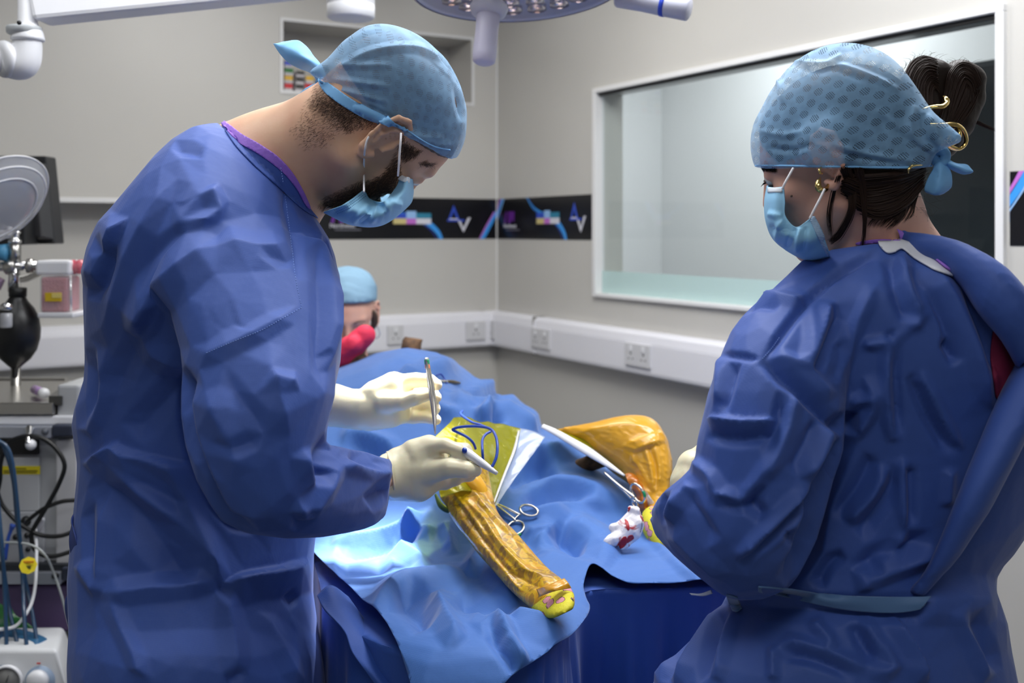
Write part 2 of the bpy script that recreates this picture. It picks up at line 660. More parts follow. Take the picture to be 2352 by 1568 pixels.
M_GOWN = mat('gown_blue_nonwoven', srgb(61, 90, 163), 0.6, sheen=0.12, spec=0.4,
             bumps=[('weave', 620, 0.2, 0.0005), ('ridge', 22, 0.22, 0.003), ('noise', 9, 0.3, 0.012)],
             vary=(7, srgb(56, 86, 163), 1))
M_GOWN_IN = mat('gown_ties_blue', srgb(40, 62, 130), 0.6)
M_DRAPE = mat('drape_blue', srgb(64, 111, 182), 0.7, sheen=0.3,
              bumps=[('weave', 700, 0.25, 0.0005), ('noise', 14, 0.35, 0.006)], vary=(9, srgb(60, 106, 178), 1))
M_DRAPE_D = mat('drape_dark_blue', srgb(44, 84, 168), 0.65, sheen=0.2,
                bumps=[('weave', 600, 0.25, 0.0005), ('noise', 10, 0.35, 0.008)])
M_PURPLE = mat('purple_binding', srgb(150, 105, 205), 0.6, bumps=[('noise', 120, 0.4, 0.002)])
M_MAROON = mat('maroon_scrubs', srgb(120, 20, 60), 0.8)
M_MASK = mat('mask_blue', srgb(140, 195, 232), 0.65, bumps=[('ridge', 30, 0.35, 0.002), ('weave', 900, 0.15, 0.0004)], vary=(18, srgb(150, 205, 236), 1))
M_MASKW = mat('mask_white_edge', srgb(225, 232, 240), 0.6)
M_ELASTIC = mat('white_elastic', srgb(230, 228, 232), 0.6)
M_GLOVE = mat('latex_glove', srgb(232, 222, 190), 0.38, sss=0.25, bumps=[('ridge', 35, 0.18, 0.003), ('noise', 60, 0.15, 0.002)], vary=(14, srgb(226, 218, 180), 1))
M_GOLD = mat('gold_metal', srgb(235, 205, 130), 0.15, 1.0)
# ------------------------------------------------------------------ the room
CORN = Vector((-0.064, 4.5, 0)); BD = Vector((-0.8676, -0.4975, 0)); RD = Vector((0.4975, -0.8676, 0)); ZZ = Vector((0, 0, 1))


ROT = Matrix.Rotation(-math.atan2(-BD.y, -BD.x), 4, 'Z')      # the finished scene is turned by this so that the walls run along the axes


def BW(t, z, off=0.0): return CORN + BD * t + RD * off + ZZ * z
def RW(s, z, off=0.0): return CORN + RD * s + BD * off + ZZ * z
def bbox_(t0, t1, z0, z1, o0, o1, r=0, bm=None): return box_frame(BW(t0, z0, o0), BD * (t1 - t0), RD * (o1 - o0), ZZ * (z1 - z0), r, bm)
def rbox_(s0, s1, z0, z1, o0, o1, r=0, bm=None): return box_frame(RW(s0, z0, o0), RD * (s1 - s0), BD * (o1 - o0), ZZ * (z1 - z0), r, bm)


def ray_plane(x, y, o, n):
    c = Vector((0, 0, CAMH)); d = P(x, y, 1) - c
    t = (o - c).dot(n) / d.dot(n)
    return c + d * t


def on_right(x, y, off=0.0):
    h = ray_plane(x, y, RW(0, 0, off), BD); return (h - CORN).dot(RD), h.z


def on_back(x, y, off=0.0):
    h = ray_plane(x, y, BW(0, 0, off), RD); return (h - CORN).dot(BD), h.z


LT, LS, HC = 4.5, 6.6, 2.7
struct('floor', box_frame(BW(0, -0.1, 0) , BD * LT, RD * LS, ZZ * 0.1), M_FLOOR)
struct('ceiling', box_frame(BW(0, HC, 0), BD * LT, RD * LS, ZZ * 0.1), M_CEIL)
# back wall with the shelf niche and the deeper bay on the left under the bulkhead
NT0, NT1, NZ0, NZ1 = 0.125, 0.945, 2.022, 2.290
bm = bmesh.new()
TR, ZR, DR = 1.25, 1.583, -0.14
bbox_(-0.2, NT0, 0, HC, -0.3, 0, 0, bm)
bbox_(NT0, NT1, 0, NZ0, -0.3, 0, 0, bm)
bbox_(NT0, NT1, NZ1, HC, -0.3, 0, 0, bm)
bbox_(NT0, NT1, NZ0, NZ1, -0.3, -0.22, 0, bm)
bbox_(NT1, TR, 0, HC, -0.3, 0, 0, bm)
bbox_(TR, LT, ZR, HC, -0.3, 0, 0, bm)
bbox_(TR, LT, 0, ZR, -0.3, DR, 0, bm)
struct('wall_back', bm, M_WALL)
struct('trim_1', bbox_(TR, LT, ZR - 0.004, ZR + 0.014, 0, 0.006, 0.002), M_TRIM)
# right wall with the window opening
WS0, WS1, WZ0, WZ1 = 0.765, 2.395, 1.252, 1.985
bm = bmesh.new()
rbox_(-0.2, WS0, 0, HC, -0.11, 0, 0, bm)
rbox_(WS1, LS, 0, HC, -0.11, 0, 0, bm)
rbox_(WS0, WS1, 0, WZ0, -0.11, 0, 0, bm)
rbox_(WS0, WS1, WZ1, HC, -0.11, 0, 0, bm)
struct('wall_right', bm, M_WALL)
struct('wall_left', box_frame(BW(LT, 0, 0), BD * 0.1, RD * LS, ZZ * HC), M_WALL)
struct('wall_front', box_frame(BW(0, 0, LS), BD * LT, RD * 0.1, ZZ * HC), M_WALL)
# niche rim
bm = bmesh.new(); e = 0.012
bbox_(NT0 - e, NT1 + e, NZ1, NZ1 + e, 0, 0.005, 0, bm); bbox_(NT0 - e, NT1 + e, NZ0 - e, NZ0, 0, 0.005, 0, bm)
bbox_(NT0 - e, NT0, NZ0, NZ1, 0, 0.005, 0, bm); bbox_(NT1, NT1 + e, NZ0, NZ1, 0, 0.005, 0, bm)
struct('trim_2', bm, M_TRIM)
# window
M_GLASS = bpy.data.materials.new('window_glass'); M_GLASS.use_nodes = True
nt = M_GLASS.node_tree; nt.nodes.remove(nt.nodes['Principled BSDF'])
_o = [n for n in nt.nodes if n.type == 'OUTPUT_MATERIAL'][0]
_t = nt.nodes.new('ShaderNodeBsdfTransparent'); _t.inputs[0].default_value = (0.90, 0.93, 0.93, 1)
_g = nt.nodes.new('ShaderNodeBsdfGlossy'); _g.inputs['Roughness'].default_value = 0.02
_m = nt.nodes.new('ShaderNodeMixShader'); _f = nt.nodes.new('ShaderNodeLayerWeight'); _f.inputs[0].default_value = 0.06
_b = nt.nodes.new('ShaderNodeNewGeometry'); _x = nt.nodes.new('ShaderNodeMath'); _x.operation = 'SUBTRACT'; _x.inputs[0].default_value = 1.0
nt.links.new(_b.outputs['Backfacing'], _x.inputs[1]); _y = nt.nodes.new('ShaderNodeMath'); _y.operation = 'MULTIPLY'
nt.links.new(_f.outputs['Facing'], _y.inputs[0]); nt.links.new(_x.outputs[0], _y.inputs[1])
nt.links.new(_y.outputs[0], _m.inputs[0]); nt.links.new(_t.outputs[0], _m.inputs[1]); nt.links.new(_g.outputs[0], _m.inputs[2]); nt.links.new(_m.outputs[0], _o.inputs[0])
M_FROST = mat('frosted_band', srgb(195, 222, 220), 0.6)
mix_transparent(M_FROST, 0.75)
win = bpy.data.objects.new('window_1', None); COL.objects.link(win); win.location = RW(WS0, WZ0); win['kind'] = 'structure'
fw = 0.022
bm = bmesh.new()
rbox_(WS0 - fw, WS1 + fw, WZ1, WZ1 + fw * 0.8, -0.03, 0.014, 0.002, bm); rbox_(WS0 - fw, WS1 + fw, WZ0 - fw * 0.6, WZ0, -0.03, 0.014, 0.002, bm)
rbox_(WS0 - fw, WS0, WZ0, WZ1, -0.03, 0.014, 0.002, bm); rbox_(WS1, WS1 + fw, WZ0, WZ1, -0.03, 0.014, 0.002, bm)
add('window_frame', bm, M_TRIM, win, smooth=False)
add('pane', rbox_(WS0, WS1, WZ0, WZ1, -0.022, -0.016), M_GLASS, win, smooth=False)
add('frosted_band', rbox_(WS0 + 0.004, WS1 - 0.004, WZ0 + 0.002, WZ0 + 0.082, -0.0155, -0.0145), M_FROST, win, smooth=False)
add('gasket', rbox_(WS0, WS1, WZ1 - 0.010, WZ1, -0.014, -0.002), M_BLACK, win, smooth=False)
# the lobby seen through the window
M_LOB = mat('lobby_wall', srgb(218, 220, 222), 0.55)
M_LOBG = mat('lobby_jamb', srgb(120, 128, 136), 0.5)
def rb(s0, s1, z0, z1, o0, o1, m, nm): return struct(nm, rbox_(s0, s1, z0, z1, o0, o1), m)
rb(-0.5, 4.4, 0, 2.6, -1.3, -1.2, M_LOB, 'wall_lobby')
_h = ray_plane(1627, 500, RW(-0.4, 0, 0), RD); _oj = (_h - CORN).dot(BD)
rb(-0.4, -0.38, 0, 2.6, _oj - 0.008, _oj + 0.008, mat('panel_joint', srgb(235, 238, 240), 0.5), 'trim_3')
rb(-0.5, 4.4, -0.1, 0, -1.3, -0.11, M_FLOOR, 'floor_lobby')
rb(-0.5, 4.4, 2.6, 2.7, -1.3, -0.11, M_CEIL, 'ceiling_lobby')
rb(-0.5, -0.4, 0, 2.6, -1.2, -0.11, M_LOB, 'wall_lobby_far')
rb(4.4, 4.5, 0, 2.6, -1.3, -0.11, M_LOB, 'wall_lobby_near')
area('lobby_ceiling_light', RW(0.7, 2.58, -0.55), RW(0.7, 0, -0.55), 1.2, 0.6, 25, (0.97, 0.98, 1.0))
area('lobby_ceiling_light', RW(2.6, 2.58, -0.5), RW(2.6, 0, -0.5), 1.0, 0.4, 11, (0.97, 0.98, 1.0))
# dark screen wall beyond, right part of the window, under a white soffit
sd0, zt = on_right(2096, 165, -0.6); sd1, _z = on_right(2330, 200, -0.6)
sc = thing('dark_display', 'large dark glossy display panel seen through the window behind the hair bun', 'screen', RW(sd0, 0.0, -0.6))
add('screen', rbox_(sd0 + 0.02, sd1 + 1.2, 0.93, zt - 0.02, -0.6, -0.585, 0.002), mat('dark_screen', srgb(34, 40, 46), 0.18), sc, smooth=False)
add('cabinet', rbox_(sd0, sd1 + 1.22, 0.0, zt, -0.72, -0.6, 0.004), mat('dark_cabinet', srgb(52, 58, 64), 0.3), sc, smooth=False)

# ---- trunking along both walls
ZT, ZB = 1.139, 0.99
M_TRK = mat('trunking_pvc', srgb(226, 226, 232), 0.3)
def trunk_prof(fn, a0, a1, base=0.0):
    """dado trunking: box with a sloped shoulder on top"""
    prof = [(0, ZB), (0.048, ZB + 0.004), (0.052, ZB + 0.010), (0.052, ZT - 0.036), (0.046, ZT - 0.012), (0.030, ZT), (0, ZT)]
    bm = bmesh.new()
    A = [bm.verts.new(fn(a0, z, base + o)) for o, z in prof]; B = [bm.verts.new(fn(a1, z, base + o)) for o, z in prof]
    for i in range(len(prof)):
        j = (i + 1) % len(prof); bm.faces.new((A[i], A[j], B[j], B[i]))
    bm.faces.new(A); bm.faces.new(B); bmesh.ops.recalc_face_normals(bm, faces=bm.faces)
    for zz in (ZB + 0.028, ZT - 0.042):   # lid seams
        pass
    return bm
def lid(fn, a0, a1, base=0.0):
    bm = bmesh.new()
    q = [fn(a0, ZB + 0.016, base + 0.052), fn(a1, ZB + 0.016, base + 0.052), fn(a1, ZT - 0.04, base + 0.052), fn(a0, ZT - 0.04, base + 0.052)]
    ax = q[1] - q[0]; az = q[3] - q[0]; n = ax.cross(az).normalized() * 0.0015
    if n.dot(Vector((0, -1, 0))) < 0: n = -n
    return box_frame(q[0], ax, n, az, 0.0006)
def trunk(label, fn, a0, a1, base=0.0, joints=()):
    t = thing('cable_trunking', label, 'trunking', fn(a0, ZB, base), group=None)
    add('channel', trunk_prof(fn, a0, a1, base), M_TRK, t, smooth=False)
    add('lid', lid(fn, a0 + 0.01, a1 - 0.01, base), M_TRK, t, smooth=False)
    for j in joints:
        bm = trunk_prof(lambda a, z, o: fn(a, z, o) , j, j + 0.02, base + 0.003)
        add('joint_cover', bm, M_TRK, t, smooth=False)
    return t
trunk('white cable trunking on the back wall, meeting the room corner', BW, 0.0, TR - 0.02, 0.0, (0.07,))
trunk('white cable trunking on the right wall, running below the window', RW, 0.056, 3.4, 0.0015, (0.04, 0.383))
trunk('white cable trunking in the bay behind the anaesthetic machine', BW, TR + 0.05, 3.6, DR, ())
struct('trim_5', rbox_(0.39, 0.392, ZB - 0.002, ZT + 0.002, 0.0, 0.0562), mat('joint_gap', srgb(120, 118, 112), 0.6))

M_SOCK = mat('socket_plastic', srgb(205, 205, 208), 0.4)
def socket(fn, a, z, wid, label, h=0.078):
    ax = (fn(1, 0, 0) - fn(0, 0, 0)); n = fn(0, 0, 1) - fn(0, 0, 0)
    t = thing('wall_socket', label, 'socket', fn(a, z, 0.0535), group='sockets on the trunking')
    def b(a0, a1, z0, z1, o0, o1, r, m, nm):
        return add(nm, box_frame(fn(a + a0, z + z0, 0.0535 + o0), ax * (a1 - a0), n * (o1 - o0), ZZ * (z1 - z0), r), m, t, smooth=False)
    b(-wid / 2, wid / 2, -h / 2, h / 2, 0, 0.009, 0.0025, M_SOCK, 'plate')
    k = 2 if wid > 0.1 else 1
    for i in range(k):
        c = (i - (k - 1) / 2) * wid / 2
        b(c - 0.008, c + 0.008, 0.012, 0.03, 0.009, 0.012, 0.001, M_WHITE, 'switch')
        for dx, dz, hh in ((0, 0.003, 0.007), (-0.011, -0.014, 0.004), (0.011, -0.014, 0.004)):
            b(c + dx - 0.003, c + dx + 0.003, dz - hh / 2, dz + hh / 2, 0.009, 0.0095, 0, M_BLACK, 'pin_slot')
    return t
socket(BW, 0.136, 1.062, 0.09, 'square white socket on the back wall trunking, nearest the corner')
socket(BW, 0.50, 1.062, 0.07, 'small white socket on the back wall trunking, beside the seated assistant')
socket(RW, 0.045, 1.062, 0.075, 'narrow white socket on the right wall trunking, in the corner itself')
socket(RW, 0.455, 1.06, 0.138, 'double white socket on the right wall, just past the trunking joint')
socket(RW, 1.085, 1.06, 0.14, 'largest double white socket, on the right wall trunking under the window')

# ---- printed banner strips
PZ0, PZ1 = 1.446, 1.616
M_PB = mat('banner_black', srgb(20, 20, 24), 0.25)
def cm(nm, r, g, b): return mat(nm, srgb(r, g, b), 0.3)
M_CY = cm('print_cyan', 60, 150, 230); M_LB = cm('print_light_blue', 150, 190, 235); M_BL = cm('print_blue', 50, 80, 190)
M_MG = cm('print_magenta', 190, 110, 200); M_VI = cm('print_violet', 100, 40, 140); M_WT = cm('print_white', 215, 215, 225)
M_TE = cm('print_teal', 50, 130, 160); M_YW = cm('print_yellow', 205, 190, 130); M_NV = cm('print_navy', 30, 45, 120)
def banner(fn, a_left, a_right, label, mirror, full=0.82):
    """a_left: wall coordinate of the strip's left end as seen; mirror: wall coordinate falls towards the right"""
    sgn = -1 if mirror else 1
    W = abs(a_right - a_left)
    t = thing('printed_banner', label, 'banner', fn(a_left, PZ0, 0), group='printed banner strips on the walls')
    H = PZ1 - PZ0
    f = lambda a, z, o: fn(a_left + sgn * a, PZ0 + z, o)
    def flat(poly, m, nm, o0, o1):
        bm = bmesh.new()
        poly = [p for p in poly]
        A = [bm.verts.new(f(min(max(a, 0), W), min(max(z, 0), H), o0)) for a, z in poly]
        B = [bm.verts.new(f(min(max(a, 0), W), min(max(z, 0), H), o1)) for a, z in poly]
        for i in range(len(poly)):
            j = (i + 1) % len(poly)
            bm.faces.new((A[i], A[j], B[j], B[i]))
        bm.faces.new(list(reversed(A))); bm.faces.new(B)
        bmesh.ops.recalc_face_normals(bm, faces=bm.faces)
        return add(nm, bm, m, t, smooth=False)
    def ribbon(pts, wds, m, nm, o):
        c = crom([(p[0], p[1], q) for p, q in zip(pts, wds)], 28)
        d = np.gradient(c[:, :2], axis=0); d /= np.linalg.norm(d, axis=1)[:, None]
        nrm = np.stack([-d[:, 1], d[:, 0]], 1)
        up = c[:, :2] + nrm * c[:, 2:3]; dn = c[:, :2] - nrm * c[:, 2:3]
        poly = [tuple(p) for p in up] + [tuple(p) for p in dn[::-1]]
        bm = bmesh.new()
        n = len(up)
        cl = lambda p: f(min(max(p[0], 0), W), min(max(p[1], 0), H), o)
        U = [bm.verts.new(cl(p)) for p in up]; D = [bm.verts.new(cl(p)) for p in dn]
        cb = lambda p: f(min(max(p[0], 0), W), min(max(p[1], 0), H), 0.001)
        U2 = [bm.verts.new(cb(p)) for p in up]; D2 = [bm.verts.new(cb(p)) for p in dn]
        for i in range(n - 1):
            bm.faces.new((U[i], U[i + 1], D[i + 1], D[i])); bm.faces.new((U2[i + 1], U2[i], D2[i], D2[i + 1]))
            bm.faces.new((U[i + 1], U[i], U2[i], U2[i + 1])); bm.faces.new((D[i], D[i + 1], D2[i + 1], D2[i]))
        bmesh.ops.remove_doubles(bm, verts=bm.verts, dist=1e-5)
        bmesh.ops.recalc_face_normals(bm, faces=bm.faces)
        return add(nm, bm, m, t, smooth=False)
    flat([(0, 0), (W, 0), (W, H), (0, H)], M_PB, 'board', 0.0, 0.0015)
    ribbon([(-0.03, 0.065), (0.02, 0.128), (0.055, 0.18)], (0.008, 0.009, 0.011), M_CY, 'swoosh', 0.0022)
    ribbon([(-0.04, 0.07), (0.006, 0.134), (0.036, 0.18)], (0.003, 0.004, 0.006), M_MG, 'swoosh', 0.0024)
    ribbon([(-0.02, 0.055), (0.028, 0.118), (0.068, 0.18)], (0.002, 0.002, 0.003), M_LB, 'swoosh', 0.0026)
    if W > 0.3:
        ribbon([(0.245, 0.18), (0.30, 0.13), (0.36, 0.105), (0.42, 0.092), (0.48, 0.07), (0.53, 0.03), (0.55, -0.01)],
               (0.003, 0.006, 0.008, 0.010, 0.011, 0.010, 0.008), M_CY, 'swoosh', 0.0022)
        ribbon([(0.245, 0.19), (0.31, 0.122), (0.37, 0.097), (0.42, 0.083), (0.47, 0.06), (0.51, 0.025), (0.53, -0.01)],
               (0.001, 0.002, 0.003, 0.003, 0.004, 0.003, 0.002), M_NV, 'swoosh', 0.0024)
        for (a0, a1, z0, z1, m) in ((0.33, 0.388, 0.085, 0.107, M_BL), (0.388, 0.432, 0.085, 0.115, M_LB), (0.432, 0.50, 0.085, 0.107, M_TE),
                                    (0.33, 0.388, 0.062, 0.085, M_YW), (0.388, 0.432, 0.062, 0.085, M_MG), (0.432, 0.50, 0.062, 0.085, M_WT)):
            flat([(a0, z0), (a1, z0), (a1, z1), (a0, z1)], m, 'colour_block', 0.001, 0.0028)
        # AV emblem
        flat([(0.605, 0.142), (0.578, 0.078), (0.588, 0.078), (0.605, 0.118)], M_BL, 'emblem_letter', 0.001, 0.0028)
        flat([(0.605, 0.142), (0.605, 0.118), (0.622, 0.078), (0.633, 0.078)], M_BL, 'emblem_letter', 0.001, 0.0028)
        flat([(0.575, 0.074), (0.655, 0.074), (0.655, 0.082), (0.575, 0.082)], M_BL, 'emblem_bar', 0.001, 0.0026)
        flat([(0.625, 0.076), (0.637, 0.076), (0.651, 0.045), (0.651, 0.028)], M_WT, 'emblem_letter', 0.001, 0.0029)
        flat([(0.651, 0.028), (0.651, 0.045), (0.672, 0.090), (0.685, 0.090)], M_WT, 'emblem_letter', 0.001, 0.0029)
        flat([(0.585, 0.081), (0.625, 0.081), (0.625, 0.086), (0.585, 0.086)], M_WT, 'emblem_bar', 0.001, 0.003)
        ribbon([(0.735, -0.01), (0.775, 0.055), (0.81, 0.11), (0.84, 0.15)], (0.010, 0.009, 0.007, 0.006), M_CY, 'swoosh', 0.0022)
        ribbon([(0.722, -0.01), (0.762, 0.056), (0.80, 0.115)], (0.002, 0.003, 0.003), M_MG, 'swoosh', 0.0024)
    # violet mark and name line
    flat([(0.062, 0.066), (0.078, 0.115), (0.088, 0.115), (0.076, 0.066)], M_VI, 'violet_mark', 0.001, 0.0026)
    flat([(0.098, 0.066), (0.100, 0.115), (0.150, 0.115), (0.146, 0.07), (0.13, 0.084), (0.118, 0.066)], M_VI, 'violet_mark', 0.001, 0.0026)
    cu = bpy.data.curves.new('name_line', 'FONT'); cu.body = 'Northwest' ; cu.size = 0.024; cu.extrude = 0.0005
    to = bpy.data.objects.new('t', cu); COL.objects.link(to)
    dg = bpy.context.evaluated_depsgraph_get(); dg.update()
    me = bpy.data.meshes.new_from_object(to.evaluated_get(dg)); bpy.data.objects.remove(to)
    for v in me.vertices:
        v.co = f(0.058 + v.co.x, 0.047 + v.co.y, 0.0022 + v.co.z)
    add('name_line', me, M_WT, t, smooth=False)
    flat([(0.08, 0.036), (0.19, 0.036), (0.19, 0.040), (0.08, 0.040)], cm('print_grey', 110, 110, 120), 'small_line', 0.001, 0.0025)
    return t
banner(BW, 0.815, 0.006, 'black printed banner strip on the back wall, left of the room corner', True)
banner(BW, 1.24, 0.823, 'black printed banner strip on the back wall, mostly hidden behind the leaning man', True)
banner(RW, 0.002, 0.738, 'black printed banner strip on the right wall, between corner and window', False)
banner(RW, 2.425, 3.24, 'black printed banner strip right of the window at the photo edge', False)
struct('trim_6', bbox_(0.0, 0.006, ZT, 2.6, 0, 0.004), M_TRIM)

# ---- small boxes in the niche
M_BXG = mat('box_grey', srgb(150, 145, 140), 0.6); M_BXW = mat('box_white', srgb(200, 196, 200), 0.6)
def nbox(px, py, pw, ph, colr, name, label, group='small boxes stacked in the wall niche'):
    tt, zz_ = on_back(px, py, -0.08); k = 4.05 / FPX
    wd = pw * k; hh = ph * k
    t = thing(name, label, 'box', BW(tt, zz_, -0.08), group=group)
    add('carton', bbox_(tt - wd, tt, zz_ - hh, zz_, -0.14, -0.08, 0.002), M_BXW, t, smooth=False)
    add('lid', bbox_(tt - wd * 0.98, tt - wd * 0.02, zz_ - hh * 0.55, zz_ + 0.001, -0.13, -0.0785, 0.001), colr, t, smooth=False)
Mr = cm('label_red', 210, 50, 60); My = cm('label_yellow', 225, 180, 60); Mgn = cm('label_green', 50, 120, 60); Mbu = cm('label_blue', 60, 85, 200)
Mdk = cm('label_dark', 60, 58, 56); Mor = cm('label_orange', 200, 120, 60)
for (x, y, w_, h_, m, nm) in (
        (653, 140, 20, 16, Mbu, 'blue lidded carton, topmost of the left stack in the niche'),
        (653, 157, 22, 16, Mgn, 'green lidded carton, second from top in the left niche stack'),
        (653, 174, 21, 17, My, 'yellow lidded carton in the left niche stack, above the red one'),
        (653, 192, 20, 18, Mr, 'red lidded carton at the bottom left of the niche'),
        (681, 163, 20, 14, Mdk, 'dark lidded carton, top of the middle niche stack'),
        (680, 178, 20, 16, Mdk, 'dark lidded carton in the middle of the middle niche stack'),
        (679, 195, 20, 15, Mdk, 'dark lidded carton at the bottom of the middle niche stack'),
        (702, 175, 20, 17, My, 'yellow lidded carton in the right niche stack beside the cap tie'),
        (700, 193, 20, 17, Mr, 'red lidded carton at the bottom of the right niche stack'),
        (738, 150, 20, 30, M_BLACK, 'black lidded carton in the niche right behind the cap knot'),
        (1066, 180, 12, 14, Mdk, 'dark small carton at the right end of the niche'),
        (1080, 182, 14, 14, Mgn, 'green lidded carton at the right end of the niche'),
        (1068, 200, 24, 26, M_BXW, 'white carton at the bottom right of the niche')):
    nbox(x, y, w_, h_, m, 'supply_carton', nm)
# ------------------------------------------------------------------ people: shared modelling
M_SKIN_M = mat('skin_tanned', srgb(222, 180, 147), 0.5, sss=0.1, bumps=[('noise', 260, 0.12, 0.0008)], vary=(30, srgb(216, 166, 136), 1.3))
M_SKIN_W = mat('skin_fair', srgb(218, 172, 152), 0.48, sss=0.12, bumps=[('noise', 260, 0.08, 0.0008)], vary=(22, srgb(214, 158, 138), 1.3))
M_HAIR_D = mat('hair_dark_brown', srgb(34, 24, 19), 0.5, bumps=[('ridge', 120, 0.3, 0.002)], spec=0.25)
M_HAIR_B = mat('hair_brown_short', srgb(84, 62, 48), 0.6)
M_EYE = mat('eye_white', srgb(225, 220, 215), 0.1)
M_IRIS = mat('eye_dark', srgb(40, 28, 22), 0.1)


def frame(fwd_img, up_img, yaw_away, centre, scale=1.0):
    """head axes: forward and up as seen in the picture plane (x right, z up), turned away from the camera by yaw"""
    fi = Vector((fwd_img[0], 0, fwd_img[1])).normalized(); u = Vector((up_img[0], 0, up_img[1])).normalized()
    f = (fi * cos(yaw_away) + Vector((0, 1, 0)) * sin(yaw_away)).normalized()
    x = f.cross(u).normalized(); u = x.cross(f).normalized()
    M = Matrix(((x.x, f.x, u.x, 0), (x.y, f.y, u.y, 0), (x.z, f.z, u.z, 0), (0, 0, 0, 1)))
    return M, x, f, u


def axes_frame(f, x, u):
    f = Vector(f).normalized(); x = Vector(x); x = (x - f * x.dot(f)).normalized(); u = x.cross(f).normalized()
    return Matrix(((x.x, f.x, u.x, 0), (x.y, f.y, u.y, 0), (x.z, f.z, u.z, 0), (0, 0, 0, 1))), x, f, u


def place(M, local_pt, world_pt, s=1.0):
    v = M.to_3x3() @ (Vector(local_pt) * s)
    return Matrix.Translation(Vector(world_pt) - v) @ M @ Matrix.Scale(s, 4)


def chain(p, pts, rs, k=0.004):
    d = None
    for i in range(len(pts) - 1):
        e = sd_cone(p, pts[i], pts[i + 1], rs[i], rs[i + 1])
        d = e if d is None else smin(d, e, k)
    return d


def head_sdf(p, female=False):
    a = np.abs(p[..., 0])
    q = p.copy(); q[..., 0] = a
    d = sd_ell(p, (0, -0.014, 0.037), (0.075, 0.098, 0.080))
    d = smin(d, sd_ell(p, (0, 0.034, 0.020), (0.064, 0.062, 0.070)), 0.02)
    d = smin(d, sd_ell(p, (0, 0.045, -0.040), (0.053, 0.047, 0.064)), 0.02)
    w = 0.050 if female else 0.056
    d = smin(d, sd_cone(q, (w, 0.002, -0.052), (0.014, 0.077, -0.100), 0.020, 0.016), 0.018)      # jaw
    d = smin(d, sd_ell(p, (0, 0.083, -0.100), (0.019, 0.014, 0.015)), 0.014)                     # chin
    d = smin(d, sd_ell(q, (0.044, 0.063, -0.020), (0.020, 0.018, 0.016)), 0.018)                  # cheekbone
    d = smax(d, -sd_ell(q, (0.032, 0.102, 0.008), (0.020, 0.016, 0.013)), 0.012)                 # eye socket
    br = 0.0 if female else 0.002
    d = smin(d, sd_cone(q, (0.008, 0.090 + br, 0.028), (0.044, 0.078 + br, 0.028), 0.007, 0.006), 0.012)   # brow
    d = smin(d, sd_cone(p, (0, 0.092, 0.020), (0, 0.110, -0.026), 0.0070, 0.0095), 0.010)         # nose
    d = smin(d, sd_ell(q, (0.012, 0.101, -0.031), (0.008, 0.010, 0.007)), 0.006)
    d = smin(d, sd_ell(p, (0, 0.093, -0.058), (0.022, 0.010, 0.006)), 0.006)                      # lips
    d = smin(d, sd_ell(p, (0, 0.091, -0.070), (0.018, 0.010, 0.007)), 0.006)
    # eyelids
    d = smin(d, sd_ell(q, (0.032, 0.080, 0.010), (0.0145, 0.0125, 0.0115)), 0.004)
    d = smax(d, -sd_ell(q, (0.032, 0.0935, 0.006), (0.011, 0.006, 0.0022)), 0.002)
    # ears
    zz = lambda y, z, o=0.0: (0.0745 + (0.014 - y) * 0.44 + o, y * 1.1 - 0.006, z * 1.1 + 0.002)
    e = chain(q, [zz(0.010, 0.002), zz(0.012, 0.018), zz(0.004, 0.031), zz(-0.010, 0.035), zz(-0.022, 0.027), zz(-0.026, 0.010),
                  zz(-0.020, -0.010), zz(-0.010, -0.026), zz(0.000, -0.031), zz(0.007, -0.024)],
              [0.0036, 0.0036, 0.0038, 0.0040, 0.0040, 0.0036, 0.0034, 0.0052, 0.0062, 0.0050], 0.003)
    pl = smax(sd_ell(q, zz(-0.006, 0.006, -0.001), (0.020, 0.019, 0.031)),
              np.abs(q[..., 0] - (0.0745 + (0.014 - (q[..., 1] + 0.006) / 1.1) * 0.44 - 0.003)) - 0.0022, 0.002)
    e = smin(e, pl, 0.003)
    e = smin(e, chain(q, [zz(0.000, 0.022, 0.001), zz(-0.011, 0.014, 0.001), zz(-0.014, 0.000, 0.001), zz(-0.008, -0.014, 0.001)], [0.003, 0.0036, 0.0036, 0.003], 0.003), 0.003)
    e = smin(e, sd_cone(q, zz(0.012, 0.002, 0.001), zz(0.009, -0.010, 0.001), 0.0042, 0.0036), 0.003)
    d = smin(d, e, 0.005)
    return d


def build_head(name, parent, M, s, skin, extra, lo, hi, h=0.0028, female=False, rest=()):
    """one continuous skin mesh: head, neck and shoulders from the field, plus what the clothes hide"""
    Mi = np.array(M.inverted(), np.float32)

    def fn(g):
        pl = g @ Mi[:3, :3].T + Mi[:3, 3]
        d = head_sdf(pl, female) * s
        for a, b, r1, r2, k in extra:
            d = smin(d, sd_cone(g, a, b, r1, r2), k)
        return d
    me = sdf_mesh(fn, lo, hi, h, smooth=1, sub=1)
    full = join_me([me] + list(rest))
    o = add(name, full, skin, parent)
    return o, me


